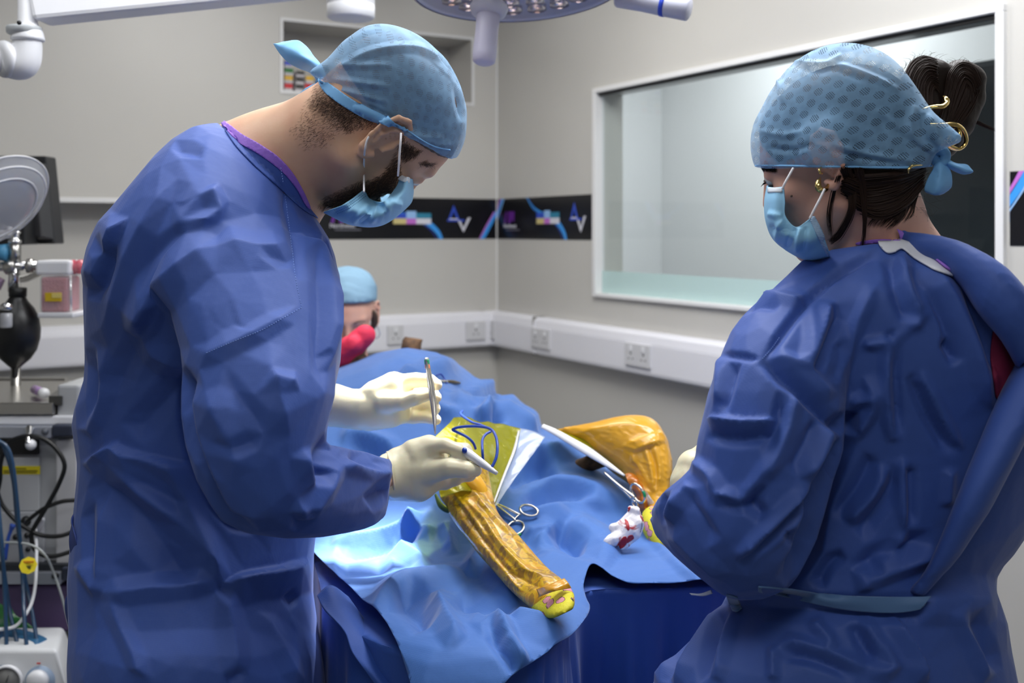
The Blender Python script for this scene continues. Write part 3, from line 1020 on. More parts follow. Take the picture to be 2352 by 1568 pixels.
def cap_mesh(M, s, fn_extra, plane, off, lo, hi, h=0.004, crum=0.0016, seed=3):
    Mi = np.array(M.inverted(), np.float32)
    a, b, b2 = plane       # hem height on the head, slope behind and in front of the ear

    def fn(g):
        pl = g @ Mi[:3, :3].T + Mi[:3, 3]
        d = sd_ell(pl, (0, -0.014, 0.037), (0.075, 0.100, 0.082))
        d = smin(d, sd_ell(pl, (0, 0.030, 0.030), (0.066, 0.068, 0.070)), 0.02) * s - off
        d = fn_extra(d, pl, g)
        cut = (a + np.minimum(b * pl[..., 1], b2 * pl[..., 1]) - pl[..., 2]) * s / sqrt(1 + b * b)
        return smax(d, cut, 0.003)
    me = sdf_mesh(fn, lo, hi, h, smooth=2, sub=1)
    co, nr = arr(me)
    co = co + nr * (crumple(co, 22, seed, 0.5, 6) * crum)[:, None]
    return put(me, co)


def cap_material(name, M, s, hole=0.62):
    """thin blue non-woven with clusters of small holes, laid out over the cap's side"""
    m = mat(name, srgb(140, 186, 226), 0.7, sheen=0.2, bumps=[('ridge', 26, 0.35, 0.002)])
    mix_transparent(m, 0.9)
    nt = m.node_tree; N = nt.nodes; L = nt.links
    tc = N.new('ShaderNodeTexCoord')
    mp = N.new('ShaderNodeMapping')
    e = (ROT @ M).inverted().to_euler()
    # into head coordinates, then flatten onto the side plane
    mp.inputs['Rotation'].default_value = e
    L.new(tc.outputs['Object'], mp.inputs['Vector'])
    sp_ = N.new('ShaderNodeSeparateXYZ'); L.new(mp.outputs[0], sp_.inputs[0])
    cb = N.new('ShaderNodeCombineXYZ'); L.new(sp_.outputs[1], cb.inputs[0]); L.new(sp_.outputs[2], cb.inputs[1])
    def lattice(scale, rot, thr, soft):
        r = N.new('ShaderNodeMapping'); r.inputs['Rotation'].default_value = (0, 0, rot); r.inputs['Scale'].default_value = (1.0, 1.25, 1)
        L.new(cb.outputs[0], r.inputs['Vector'])
        v = N.new('ShaderNodeTexVoronoi'); v.voronoi_dimensions = '2D'; v.inputs['Randomness'].default_value = 0.0; v.inputs['Scale'].default_value = scale
        L.new(r.outputs[0], v.inputs['Vector'])
        mr = N.new('ShaderNodeMapRange'); mr.inputs[1].default_value = thr + soft; mr.inputs[2].default_value = thr - soft
        mr.inputs[3].default_value = 0; mr.inputs[4].default_value = 1
        L.new(v.outputs['Distance'], mr.inputs[0])
        return mr
    a = lattice(62, radians(45), 0.33, 0.02); b = lattice(480, radians(20), 0.30, 0.10)
    mu = N.new('ShaderNodeMath'); mu.operation = 'MULTIPLY'; L.new(a.outputs[0], mu.inputs[0]); L.new(b.outputs[0], mu.inputs[1])
    # fabric density: streaky fibres
    nz = N.new('ShaderNodeTexNoise'); nz.inputs['Scale'].default_value = 60; nz.inputs['Detail'].default_value = 4
    L.new(tc.outputs['Object'], nz.inputs['Vector'])
    mr = N.new('ShaderNodeMapRange'); mr.inputs[1].default_value = 0.3; mr.inputs[2].default_value = 0.7; mr.inputs[3].default_value = 0.55; mr.inputs[4].default_value = 0.75
    L.new(nz.outputs['Fac'], mr.inputs[0])
    sb = N.new('ShaderNodeMath'); sb.operation = 'MULTIPLY'; sb.inputs[1].default_value = hole; L.new(mu.outputs[0], sb.inputs[0])
    fin = N.new('ShaderNodeMath'); fin.operation = 'SUBTRACT'; L.new(mr.outputs[0], fin.inputs[0]); L.new(sb.outputs[0], fin.inputs[1])
    L.new(fin.outputs[0], N[m['mixnode']].inputs[0])
    return m


def in_poly(x, y, poly):
    c = False; n = len(poly); j = n - 1
    for i in range(n):
        xi, yi = poly[i][:2]; xj, yj = poly[j][:2]
        if (yi > y) != (yj > y) and x < (xj - xi) * (y - yi) / (yj - yi + 1e-9) + xi: c = not c
        j = i
    return c


def edge_dist(x, y, poly):
    best = 1e9; n = len(poly)
    for i in range(n):
        ax, ay = poly[i]; bx, by = poly[(i + 1) % n]
        l2 = (bx - ax) ** 2 + (by - ay) ** 2 + 1e-9
        t = max(0, min(1, ((x - ax) * (bx - ax) + (y - ay) * (by - ay)) / l2))
        best = min(best, math.hypot(x - ax - t * (bx - ax), y - ay - t * (by - ay)))
    return best


def hairs(bvh, poly, n, length, dirf, rad=0.00012, fade=18, lift=0.35, seed=1, curl=0.3, base=0.0):
    """short hairs rooted on the skin inside an outline, thinning out towards its edge"""
    rnd = random.Random(seed)
    xs = [p[0] for p in poly]; ys = [p[1] for p in poly]
    V = []; F = []; org = Vector((0, 0, CAMH)); made = 0; tries = 0
    while made < n and tries < n * 12:
        tries += 1
        x = rnd.uniform(min(xs), max(xs)); y = rnd.uniform(min(ys), max(ys))
        if not in_poly(x, y, poly): continue
        if rnd.random() > min(1, edge_dist(x, y, poly) / fade + base): continue
        d = P(x, y, 1) - org; d.normalize()
        h = bvh.ray_cast(org, d, 4)
        if h[0] is None: continue
        nn = h[1] if h[1].dot(d) < 0 else -h[1]
        dx, dz = dirf(x, y)
        t = Vector((dx + rnd.gauss(0, curl), rnd.gauss(0, curl), dz + rnd.gauss(0, curl)))
        t = (t - nn * t.dot(nn)); t.normalize()
        L = length * rnd.uniform(0.6, 1.3)
        p0 = h[0]; p1 = p0 + (t * (1 - lift) + nn * lift).normalized() * L * 0.5; p2 = p1 + (t * (1 - lift * 0.3) + nn * lift * 0.2).normalized() * L * 0.5
        s1 = t.cross(nn).normalized() * rad; s2 = nn * rad
        b = len(V)
        V += [p0 + s1, p0 - s1, p0 + s2, p1 + s1 * .8, p1 - s1 * .8, p1 + s2 * .8, p2]
        F += [(b, b + 1, b + 4, b + 3), (b + 1, b + 2, b + 5, b + 4), (b + 2, b, b + 3, b + 5), (b + 3, b + 4, b + 6), (b + 4, b + 5, b + 6), (b + 5, b + 3, b + 6)]
        made += 1
    return mesh_of([tuple(v) for v in V], F)


def depth_on(bvh, x, y, up=0.0):
    org = Vector((0, 0, CAMH)); d = P(x, y, 1) - org; L = d.normalized()
    h = bvh.ray_cast(org, L, 6)
    return None if h[0] is None else h[0].y - up


def surf(bvh, x, y, up=0.001, dflt=1.3):
    d = depth_on(bvh, x, y, up)
    return P(x, y, dflt if d is None else d)


def line_on(bvh, pts, r, up=0.0005, n=6, steps=None, dflt=1.3):
    return tube([surf(bvh, x, y, up, dflt) for x, y in pts], r, n=n, steps=steps)


def dashes(bvh, pts, gap=7, ln=3.5, r=0.00035, up=0.0003):
    c = crom(pts, 400); seg = np.linalg.norm(np.diff(c, axis=0), axis=1); cum = np.concatenate([[0], np.cumsum(seg)])
    bm = bmesh.new(); t = 0
    while t < cum[-1] - ln:
        i = np.searchsorted(cum, t); j = min(np.searchsorted(cum, t + ln), len(c) - 1)
        a = surf(bvh, *c[i], up); b = surf(bvh, *c[j], up)
        if (a - b).length < 0.02 and (a - b).length > 1e-4: cyl(a, b, r, n=5, bm=bm)
        t += gap
    return bm


def hand_mesh(cones, lo, hi, wrk=0.0012, seed=1, h=0.0019, k=0.0035, scale=55):
    """palm and separate fingers: list of (k, [(x, y, d), ...], [radii])"""
    C_ = [(kk, [np.array(P(*q), np.float32) for q in pts], rs) for kk, pts, rs in cones]

    def fn(g):
        d = None
        for kk, pts, rs in C_:
            e = chain(g, pts, [r_ * 0.93 for r_ in rs], 0.003)
            d = e if d is None else smin(d, e, kk)
        return d
    me = sdf_mesh(fn, lo, hi, h, smooth=1, sub=1)
    co, nr = arr(me)
    co = co + nr * (crumple(co, scale, seed, 0.4, 6) * wrk)[:, None]
    return put(me, co)


def bounds(pts, pad):
    v = [P(*p) for p in pts]
    lo = [min(q[i] for q in v) - pad for i in range(3)]; hi = [max(q[i] for q in v) + pad for i in range(3)]
    return lo, hi
# ------------------------------------------------------------------ the surgeon on the left
man = thing('person', 'man in blue gown and cap leaning over the table, holding forceps and a cautery pencil', 'person', (-0.42, 1.42, 0))
MM, mx_, mf_, mu_ = axes_frame((0.4153, 0.4897, -0.7667), (0.2241, -0.8719, -0.4355), (0.8816, -0.0091, 0.4718))
MS = 0.965
MH = place(MM, (0.078, -0.006, 0.0), P(884, 324, 1.325), MS)
hc = MH.translation.copy()
neckA = MH @ Vector((0, -0.030, -0.030)); neckA2 = MH @ Vector((0, -0.020, -0.085))
neckB = P(600, 415, 1.43)
leg = lambda x, y0, y1, z1, r0, r1: cyl((x, y0, 0.95), (x - 0.01, y1, z1), r0, r1, n=24)
man_body_extra = [
    (neckA, P(650, 372, 1.42), 0.060, 0.066, 0.03), (P(650, 372, 1.42), P(575, 480, 1.45), 0.066, 0.080, 0.03),
    (P(560, 450, 1.45), P(430, 640, 1.30), 0.08, 0.06, 0.06), (P(560, 450, 1.45), P(500, 620, 1.60), 0.08, 0.06, 0.06),
    (P(645, 345, 1.43), P(575, 385, 1.45), 0.045, 0.05, 0.03)]
rest = [loft([(420, 420, 1.45, 640, 560, 1.45, .10), (330, 620, 1.45, 680, 720, 1.45, .13), (290, 900, 1.45, 640, 920, 1.45, .12), (270, 1150, 1.45, 620, 1150, 1.45, .12), (280, 1400, 1.45, 640, 1400, 1.45, .12)], n=32, step=0.03),
        tube([P(520, 700, 1.28), P(600, 1080, 1.20), P(760, 1118, 1.32), P(915, 1092, 1.475)], [0.05, 0.038, 0.026, 0.014], n=16),
        tube([P(560, 700, 1.62), P(620, 960, 1.62), P(735, 932, 1.65), P(815, 935, 1.64)], [0.05, 0.042, 0.028, 0.018], n=16),
        cyl((-0.40, 1.36, 0.98), (-0.40, 1.35, 0.08), 0.085, 0.045, n=24), cyl((-0.40, 1.53, 0.98), (-0.42, 1.55, 0.08), 0.085, 0.045, n=24)]
lo = [P(500, 0, 1.43).x, 1.20, P(0, 640, 1.43).z]; hi = [P(1080, 0, 1.4).x, 1.62, P(0, 60, 1.4).z]
body_m, me_head_m = build_head('body', man, MH, MS, M_SKIN_M, man_body_extra, lo, hi, 0.0028, False, rest)
BV_MH = bvh_of(me_head_m)

# eye, brow, lashes
e_ = MH @ Vector((0.032, 0.083, 0.008))
for sx in (-1, 1):
    c = MH @ Vector((0.032 * sx, 0.0815, 0.007))
    b = bmesh.new(); bmesh.ops.create_uvsphere(b, u_segments=20, v_segments=14, radius=0.0105)
    bmesh.ops.translate(b, verts=b.verts, vec=c); add('eyeball', b, M_EYE, man)
    b = bmesh.new(); bmesh.ops.create_uvsphere(b, u_segments=16, v_segments=10, radius=0.0055)
    bmesh.ops.translate(b, verts=b.verts, vec=MH @ Vector((0.032 * sx, 0.0875, 0.005))); add('iris', b, M_IRIS, man)
tanv = lambda v: (v.x, v.z)
dn = -mu_
add('eyebrow', hairs(BV_MH, [(958, 372), (975, 368), (998, 374), (1004, 384), (985, 386), (962, 382)], 170, 0.007, lambda x, y: (0.5, -0.35), fade=6, seed=3, lift=0.25), M_HAIR_B, man)
# hair under the cap, cropped hair on the nape, beard
def scalp(M, s, off, plane, lo, hi, h=0.004, ymax=0.075):
    Mi = np.array(M.inverted(), np.float32)
    def fn(g):
        pl = g @ Mi[:3, :3].T + Mi[:3, 3]
        d = sd_ell(pl, (0, -0.014, 0.037), (0.075, 0.098, 0.080)); d = smin(d, sd_ell(pl, (0, 0.034, 0.020), (0.064, 0.062, 0.070)), 0.02)
        d = d * s - off
        cut = plane[0] + np.minimum(0.81 * pl[..., 1], 0.42 * pl[..., 1]) - pl[..., 2]
        return smax(d, cut * s, 0.002)
    return sdf_mesh(fn, lo, hi, h, smooth=1, sub=0)
hlo = [min((MH @ Vector((a, b, c)))[i] for a in (-.11, .11) for b in (-.15, .13) for c in (-.09, .15)) for i in range(3)]
hhi = [max((MH @ Vector((a, b, c)))[i] for a in (-.11, .11) for b in (-.15, .13) for c in (-.09, .15)) for i in range(3)]
add('hair', scalp(MH, MS, 0.003, (0.0265, 0), hlo, hhi), M_HAIR_B, man)
nape = [(722, 190), (770, 205), (830, 235), (875, 270), (862, 300), (838, 300), (800, 312), (770, 298), (742, 280), (712, 262), (700, 235)]
add('nape_hair', hairs(BV_MH, nape, 4600, 0.004, lambda x, y: (-0.75, -0.45), rad=0.0001, fade=60, seed=4, lift=0.3, curl=0.25), M_HAIR_B, man)
neckh = [(700, 230), (790, 300), (760, 345), (700, 350), (660, 300)]
add('neck_hair', hairs(BV_MH, neckh, 500, 0.004, lambda x, y: (-0.8, -0.4), fade=50, seed=14, lift=0.2, rad=0.0001), M_HAIR_B, man)
side = [(923, 306), (948, 330), (975, 345), (960, 362), (938, 372), (922, 372), (915, 340)]
add('temple_hair', hairs(BV_MH, side, 900, 0.006, lambda x, y: (-0.5, -0.7), fade=18, seed=5, lift=0.25), M_HAIR_B, man)
beard = [(912, 345), (924, 372), (926, 408), (908, 455), (890, 490), (850, 500), (800, 500), (748, 492), (728, 474), (748, 450), (790, 430), (826, 412), (850, 410), (878, 398), (898, 372)]
add('beard', hairs(BV_MH, beard, 7500, 0.007, lambda x, y: (-0.75, -0.5), rad=0.00012, fade=22, seed=6, lift=0.3, curl=0.35, base=0.05), M_HAIR_B, man)

# ---- gown
tor = loft([
    (512, 290, 1.45, 702, 470, 1.40, .075), (455, 312, 1.45, 728, 520, 1.41, .13), (385, 375, 1.44, 752, 575, 1.42, .18), (300, 470, 1.43, 772, 640, 1.42, .20),
    (238, 550, 1.43, 777, 720, 1.42, .20), (216, 690, 1.43, 776, 815, 1.42, .19), (214, 850, 1.45, 762, 900, 1.45, .165), (184, 960, 1.46, 748, 985, 1.46, .155),
    (196, 1070, 1.46, 738, 1085, 1.46, .155), (184, 1200, 1.46, 722, 1215, 1.46, .155), (176, 1330, 1.45, 714, 1330, 1.45, .165), (180, 1440, 1.44, 726, 1440, 1.44, .18),
    (182, 1568, 1.42, 744, 1568, 1.42, .20), (195, 1900, 1.42, 765, 1900, 1.42, .21), (200, 2350, 1.42, 770, 2350, 1.42, .22)], n=96, step=0.008)
slv = loft([
    (440, 430, 1.36, 735, 560, 1.36, .10), (395, 560, 1.31, 765, 640, 1.31, .115), (405, 700, 1.27, 768, 735, 1.26, .115), (425, 830, 1.22, 768, 830, 1.22, .10), (422, 930, 1.19, 765, 905, 1.19, .092),
    (436, 1020, 1.18, 750, 965, 1.18, .088), (470, 1110, 1.175, 742, 1010, 1.175, .085), (525, 1190, 1.18, 745, 1030, 1.18, .082), (600, 1218, 1.19, 752, 1030, 1.19, .080),
    (690, 1224, 1.23, 775, 1030, 1.23, .082), (780, 1218, 1.29, 832, 1040, 1.29, .074), (840, 1212, 1.345, 880, 1048, 1.35, .066), (872, 1200, 1.39, 899, 1052, 1.40, .058), (888, 1180, 1.425, 903, 1062, 1.43, .048)], n=72, step=0.006)
slf = loft([(560, 600, 1.60, 700, 640, 1.60, .09), (600, 760, 1.62, 745, 780, 1.62, .08), (620, 960, 1.65, 758, 860, 1.64, .07), (700, 1005, 1.65, 756, 870, 1.65, .05), (742, 1000, 1.65, 762, 875, 1.65, .045)], n=32, step=0.015)
g = refine(join_me([tor, slv, slf]), voxel=0.006, smooth=3, sub=1)
g = refine(g, sub=1) if False else g
co, nr = arr(g)
low = np.clip((1.15 - co[:, 2]) / 0.4, 0, 1)
h_ = crumple(co, 4.5, 11, 0.3, 6, up=0.4) * 0.005 + crumple(co, 11, 12, 0.3, 6) * 0.002
co = co + nr * h_[:, None]
g = put(g, co); co, nr = arr(g)
cm_ = [
    ('b', 8, 60, [(470, 400), (420, 560), (300, 760)]),
    ('r', 10, 55, [(503, 550), (440, 610), (372, 676), (300, 770)]),
    ('r', 8, 50, [(503, 550), (590, 575), (655, 562)]),
    ('v', 6, 40, [(380, 690), (330, 760), (262, 900)]),
    ('v', 5, 24, [(507, 447), (420, 530), (346, 600), (326, 650)]),
    ('r', 6, 34, [(400, 404), (340, 500), (293, 590), (236, 776)]),
    ('v', 5, 22, [(396, 343), (430, 343), (464, 354)]),
    ('s', 14, 60, [(222, 664), (243, 600), (270, 548), (290, 500)]),
    ('v', 8, 26, [(232, 540), (250, 600), (222, 690)]),
    ('r', 7, 34, [(514, 504), (455, 512), (400, 520)]),
    ('r', 7, 30, [(514, 504), (500, 470), (480, 430)]),
    ('v', 4, 18, [(590, 575), (640, 600), (680, 592)]),
    ('v', 5, 20, [(655, 400), (660, 480), (680, 560), (688, 640)]),
    ('r', 9, 36, [(700, 500), (743, 586), (752, 700), (750, 820)]),
    ('v', 8, 26, [(722, 560), (735, 660), (735, 800), (742, 880)]),
    ('r', 6, 24, [(764, 640), (760, 760), (752, 850)]),
    ('v', 2, 10, [(525, 690), (540, 740), (570, 760)]),
    ('v', 2, 10, [(470, 700), (500, 745), (525, 758)]),
    ('r', 5, 30, [(440, 830), (520, 795), (600, 755), (690, 708)]),
    ('v', 9, 50, [(430, 850), (400, 900), (300, 1000)]),
    ('r', 7, 40, [(360, 680), (330, 740), (345, 800), (430, 850)]),
    ('v', 7, 30, [(210, 800), (215, 900), (190, 980)]),
    ('r', 7, 30, [(230, 800), (240, 900), (200, 1000)]),
    # waist folds
    ('s', 12, 46, [(448, 1066), (394, 1066), (330, 1046), (291, 1040), (262, 1020), (193, 1067)]),
    ('r', 11, 50, [(242, 1060), (330, 1130), (438, 1216), (517, 1343)]),
    ('v', 12, 60, [(213, 1100), (316, 1185), (394, 1285), (440, 1330)]),
    ('v', 7, 24, [(301, 1092), (384, 1140), (428, 1160)]),
    ('r', 8, 30, [(384, 1055), (424, 1133), (482, 1260), (509, 1341)]),
    ('s', 14, 70, [(708, 1285), (640, 1305), (561, 1320), (507, 1343)]),
    ('r', 9, 36, [(228, 1366), (340, 1350), (463, 1341), (507, 1343)]),
    ('v', 7, 60, [(260, 1320), (380, 1310), (450, 1322)]),
    ('r', 8, 24, [(230, 1363), (236, 1240), (242, 1133)]),
    ('r', 7, 22, [(181, 1290), (205, 1330), (230, 1366)]),
    ('v', 6, 20, [(205, 1150), (206, 1300)]),
    ('r', 9, 40, [(512, 1353), (525, 1420), (536, 1486), (541, 1568)]),
    ('r', 7, 30, [(250, 1380), (300, 1480), (330, 1568)]),
    ('v', 6, 22, [(654, 1358), (668, 1376), (680, 1392)]),
    ('r', 6, 30, [(600, 1400), (640, 1480), (690, 1568)]),
    ('v', 8, 30, [(560, 1540), (540, 1555), (520, 1568)]),
    # near sleeve
    ('v', 14, 22, [(438, 844), (421, 913), (433, 1006), (473, 1113), (521, 1192), (590, 1219)]),
    ('v', 10, 30, [(758, 1000), (735, 1060), (727, 1113)]),
    ('r', 8, 30, [(688, 1035), (705, 1075), (727, 1113)]),
    ('r', 8, 28, [(690, 1190), (735, 1150), (757, 1110), (776, 1064)]),
    ('r', 9, 26, [(776, 1064), (830, 1078), (904, 1090)]),
    ('v', 7, 22, [(722, 1089), (745, 1092), (757, 1077)]),
    ('v', 8, 26, [(800, 1040), (840, 1065), (880, 1080)]),
    ('v', 9, 30, [(845, 1160), (868, 1140), (894, 1123)]),
    ('r', 7, 26, [(700, 1200), (690, 1170), (672, 1160)]),
    ('v', 6, 26, [(670, 1205), (690, 1195), (720, 1170)]),
    ('r', 6, 40, [(560, 1090), (520, 1000), (470, 900)]),
    ('v', 4, 30, [(520, 860), (560, 930), (620, 990)]),
    ('r', 5, 26, [(620, 860), (650, 880), (690, 870)]),
    ('v', 5, 26, [(480, 1010), (540, 1030), (600, 1000)]),
    ('r', 5, 60, [(600, 800), (640, 900), (660, 1000)]),
]
co = creases(co, nr, cm_, scale=1.3)
g = put(g, co)
g = facet(g, 2600, 0.8, 1)
gown_m = add('gown', g, M_GOWN, man)
BV_MG = bvh_of(g)
# stitched seams
M_ST = mat('seam_stitch', srgb(120, 150, 215), 0.6)
add('seam', dashes(BV_MG, [(645, 385), (655, 450), (664, 518), (672, 580), (678, 633), (685, 672), (693, 704)], 6, 3.2, 0.0004), M_ST, gown_m)
add('seam', dashes(BV_MG, [(693, 706), (650, 730), (600, 758), (528, 787), (470, 812)], 6, 3.2, 0.0004), M_ST, gown_m)
# violet neck binding: a folded band round the collar opening
BV_MGH = bvh_of(g, me_head_m)
add('collar_edge', patch(BV_MGH, [(510, 283), (560, 316), (605, 343), (648, 376), (690, 426), (710, 474), (728, 500), (690, 478), (640, 432), (580, 378), (536, 330)], 0.0008, 0.0012, 6), M_GOWN, gown_m)
add('neck_binding', patch(BV_MGH, [(510, 280), (530, 290), (560, 312), (600, 333), (640, 360), (672, 395), (695, 435), (710, 474), (700, 470), (680, 432), (655, 400), (625, 375), (590, 352), (550, 330), (524, 308)], 0.0015, 0.0022, 5), M_PURPLE, gown_m)
add('collar_fold', sheet([[(508, 282, 1.43), (545, 278, 1.44), (575, 296, 1.45)], [(520, 300, 1.40), (545, 300, 1.42), (568, 303, 1.44)]], 20, 8, 0.002), M_PURPLE, gown_m)
# loose ties hanging at the gown's back edge
add('gown_tie', sheet([[(176, 1170, 1.40), (166, 1185, 1.39), (163, 1200, 1.38)], [(160, 1240, 1.38), (168, 1245, 1.37), (176, 1240, 1.36)], [(172, 1330, 1.38), (180, 1330, 1.37), (190, 1320, 1.36)],
                       [(150, 1385, 1.38), (160, 1395, 1.37), (172, 1390, 1.36)], [(165, 1480, 1.38), (178, 1480, 1.37), (192, 1480, 1.36)], [(168, 1620, 1.38), (190, 1620, 1.37), (215, 1620, 1.36)]], 14, 60, 0.002), M_GOWN_IN, gown_m)

# ---- cap with its ties
capm = cap_mesh(MH, MS, lambda d, pl, g_: smin(smin(d, sd_ell(pl, (0, -0.052, 0.040), (0.067, 0.074, 0.060)), 0.02), sd_cone(pl, (0, -0.09, 0.0), (0.012, -0.112, -0.040), 0.03, 0.006), 0.02),
                (0.0305, 0.81, 0.42), 0.005, hlo, hhi, 0.0036, 0.0022, 5)
cc, cn = arr(capm)
cc = creases(cc, cn, [('r', 5, 14, [(745, 215), (800, 240), (860, 262), (930, 300), (1000, 330), (1035, 330)]),
                      ('v', 3, 10, [(760, 215), (830, 240), (900, 272)]), ('r', 4.5, 16, [(770, 160), (850, 120), (930, 108), (985, 120), (1035, 165), (1062, 190)]),
                      ('v', 4, 14, [(1000, 130), (1040, 165), (1062, 200)]), ('v', 3, 12, [(1045, 190), (1052, 240), (1062, 280)]),
                      ('r', 3, 12, [(760, 180), (830, 190), (900, 200)]), ('r', 3, 10, [(755, 200), (820, 215), (890, 235)]), ('r', 3, 12, [(770, 150), (850, 150), (900, 150)]),
                      ('r', 3, 14, [(930, 300), (970, 310), (1020, 318)])])
put(capm, cc)
M_CAPM = cap_material('cap_fabric_left', MH, MS, 0.28)
cap_o = add('surgical_cap', capm, M_CAPM, man)
M_CAPT = mat('cap_tie_fabric', srgb(126, 186, 236), 0.65, bumps=[('ridge', 40, 0.3, 0.002)])
mix_transparent(M_CAPT, 0.93)
add('cap_tie', sheet([[(738, 205, 1.40), (746, 196, 1.395), (750, 185, 1.40)], [(718, 172, 1.39), (728, 160, 1.38), (742, 160, 1.39)], [(690, 158, 1.38), (705, 138, 1.365), (724, 132, 1.385)],
                      [(660, 142, 1.38), (676, 118, 1.37), (700, 104, 1.39)], [(640, 118, 1.39), (652, 106, 1.38), (680, 92, 1.395)], [(628, 100, 1.40), (635, 100, 1.395), (650, 96, 1.40)]],
                     24, 50, 0.0012, lambda p: crumple(p, 40, 4, 0.4, 4) * 0.002), M_CAPT, cap_o)
add('cap_tie', sheet([[(742, 188, 1.395), (736, 186, 1.39), (728, 190, 1.395)], [(718, 215, 1.39), (710, 206, 1.385), (700, 205, 1.39)], [(690, 240, 1.395), (680, 232, 1.39), (672, 232, 1.395)], [(652, 266, 1.40), (652, 262, 1.40), (650, 258, 1.40)]],
                     14, 30, 0.0012), M_CAPT, cap_o)
add('knot', tube([P(730, 190, 1.385), P(738, 184, 1.38), P(745, 192, 1.38), P(740, 202, 1.385), P(732, 196, 1.388)], 0.0042, n=10), M_CAPT, cap_o)
BV_MC = bvh_of(capm)
BV_MCH = bvh_of(capm, me_head_m)
add('cap_band', patch(BV_MCH, [(734, 182), (762, 196), (800, 222), (850, 252), (900, 276), (935, 297), (925, 300), (900, 289), (866, 281), (836, 270), (796, 248), (766, 228), (744, 208)], 0.002, 0.0018, 5), M_CAPT, cap_o)
bind = [(905, 288), (915, 292), (930, 298), (965, 322), (1000, 340), (1034, 347)]
add('cap_hem', tube([surf(BV_MC, x, y - 3, 0.001, 1.34) for x, y in bind], 0.0014, n=6, flat=0.5), M_CAPT, cap_o)

# ---- mask
def D(x, y, up, dflt):
    q = depth_on(BV_MH, x, y, up)
    return (x, y, q if q else dflt)
rows = [[D(922, 404, .004, 1.32), (936, 408, 1.335), (947, 411, 1.39), (945, 405, 1.44), (930, 400, 1.48)],
        [D(905, 438, .006, 1.31), (926, 440, 1.325), (948, 447, 1.39), (936, 445, 1.45), (915, 430, 1.49)],
        [D(880, 463, .005, 1.30), (900, 475, 1.305), (936, 474, 1.38), (915, 465, 1.46), (880, 450, 1.50)],
        [D(853, 458, .006, 1.30), (868, 492, 1.300), (878, 516, 1.37), (865, 500, 1.46), (850, 470, 1.50)],
        [D(838, 441, .006, 1.30), (820, 485, 1.31), (812, 516, 1.38), (800, 500, 1.45), (815, 450, 1.50)],
        [D(834, 437, .004, 1.30), (792, 468, 1.322), (744, 487, 1.385), (770, 480, 1.44), (810, 440, 1.49)]]
me = sheet(rows, 90, 90, 0.0018)
cc, cn = arr(me)
cc = creases(cc, cn, [('r', 4, 12, [(850, 470), (830, 495), (810, 514)]), ('v', 5, 12, [(855, 475), (842, 495), (818, 514)]), ('r', 4, 10, [(868, 472), (862, 495), (850, 514)]),
                      ('v', 4, 10, [(875, 470), (885, 490), (878, 512)]), ('r', 3, 10, [(893, 465), (888, 490), (870, 512)]), ('r', 3, 12, [(893, 464), (925, 470)]), ('v', 3, 10, [(820, 455), (795, 480), (760, 490)])], scale=1.0)
put(me, cc)
mask_m = add('face_mask', me, M_MASK, man)
BV_MK = bvh_of(me)
for k, (dx, dy) in enumerate(((0, 2), (3, 6), (6, 10))):
    add('mask_stitching', dashes(BV_MK, [(834 + dx, 440 + dy), (812 + dx, 457 + dy), (790 + dx, 471 + dy), (768 + dx, 481 + dy)], 4.2, 2, 0.0004), mat('mask_stitch', srgb(90, 140, 190), 0.6) if k == 0 else bpy.data.materials['mask_stitch'], mask_m)
add('nose_wire', tube([surf(BV_MK, 919, 407, .001), surf(BV_MK, 930, 412, .001), surf(BV_MK, 940, 414, .001, 1.36)], 0.004, n=8, flat=0.3), M_MASKW, mask_m)
add('ear_loop', tube([P(836, 440, 1.285), surf(BV_MH, 836, 405, .003), surf(BV_MH, 836, 372, .003), P(838, 345, 1.308), P(843, 322, 1.304), P(853, 305, 1.308)], 0.0013, n=8), M_ELASTIC, mask_m)
add('ear_loop', tube([surf(BV_MK, 914, 404, .002, 1.30), P(916, 380, 1.292), P(918, 350, 1.288), P(920, 325, 1.288), P(921, 306, 1.294)], 0.0013, n=8), M_ELASTIC, mask_m)

# ---- gloved hands
d = 1.38
NR = [(0.010, [(898, 1094, 1.460), (945, 1075, 1.475), (985, 1060, 1.485)], [0.0278, 0.0326, 0.0305]),
      (0.010, [(905, 1110, 1.470), (960, 1105, 1.485), (1000, 1090, 1.495)], [0.0263, 0.0305, 0.0231]),
      (0.008, [(950, 1040, 1.470), (985, 1025, 1.475)], [0.0210, 0.0179]),
      (0.004, [(980, 1026, 1.472), (1022, 1022, 1.465), (1052, 1034, 1.462), (1070, 1049, 1.465)], [0.0142, 0.0110, 0.0103, 0.0089]),
      (0.004, [(990, 1045, 1.510), (1035, 1030, 1.520), (1068, 1032, 1.525), (1082, 1052, 1.520)], [0.0131, 0.0110, 0.0103, 0.0089]),
      (0.005, [(985, 1082, 1.465), (1032, 1074, 1.452), (1070, 1078, 1.448), (1092, 1080, 1.452)], [0.0199, 0.0147, 0.0124, 0.0100]),
      (0.004, [(995, 1090, 1.500), (1045, 1092, 1.505), (1078, 1090, 1.505), (1092, 1072, 1.500)], [0.0142, 0.0115, 0.0103, 0.0089]),
      (0.004, [(985, 1105, 1.495), (1022, 1108, 1.500), (1048, 1100, 1.500), (1058, 1086, 1.495)], [0.0131, 0.0110, 0.0095, 0.0084])]
allp = [q for c in NR for q in c[1]]
lo, hi = bounds(allp, 0.04)
gl = hand_mesh(NR, lo, hi, 0.0009, 2)
cuff = loft([(868, 1050, 1.43, 884, 1135, 1.43, .028), (890, 1038, 1.455, 904, 1143, 1.46, .031), (900, 1032, 1.46, 914, 1143, 1.465, .031), (914, 1026, 1.465, 927, 1144, 1.47, .030), (932, 1018, 1.47, 948, 1143, 1.475, .029)], n=40, step=0.002)
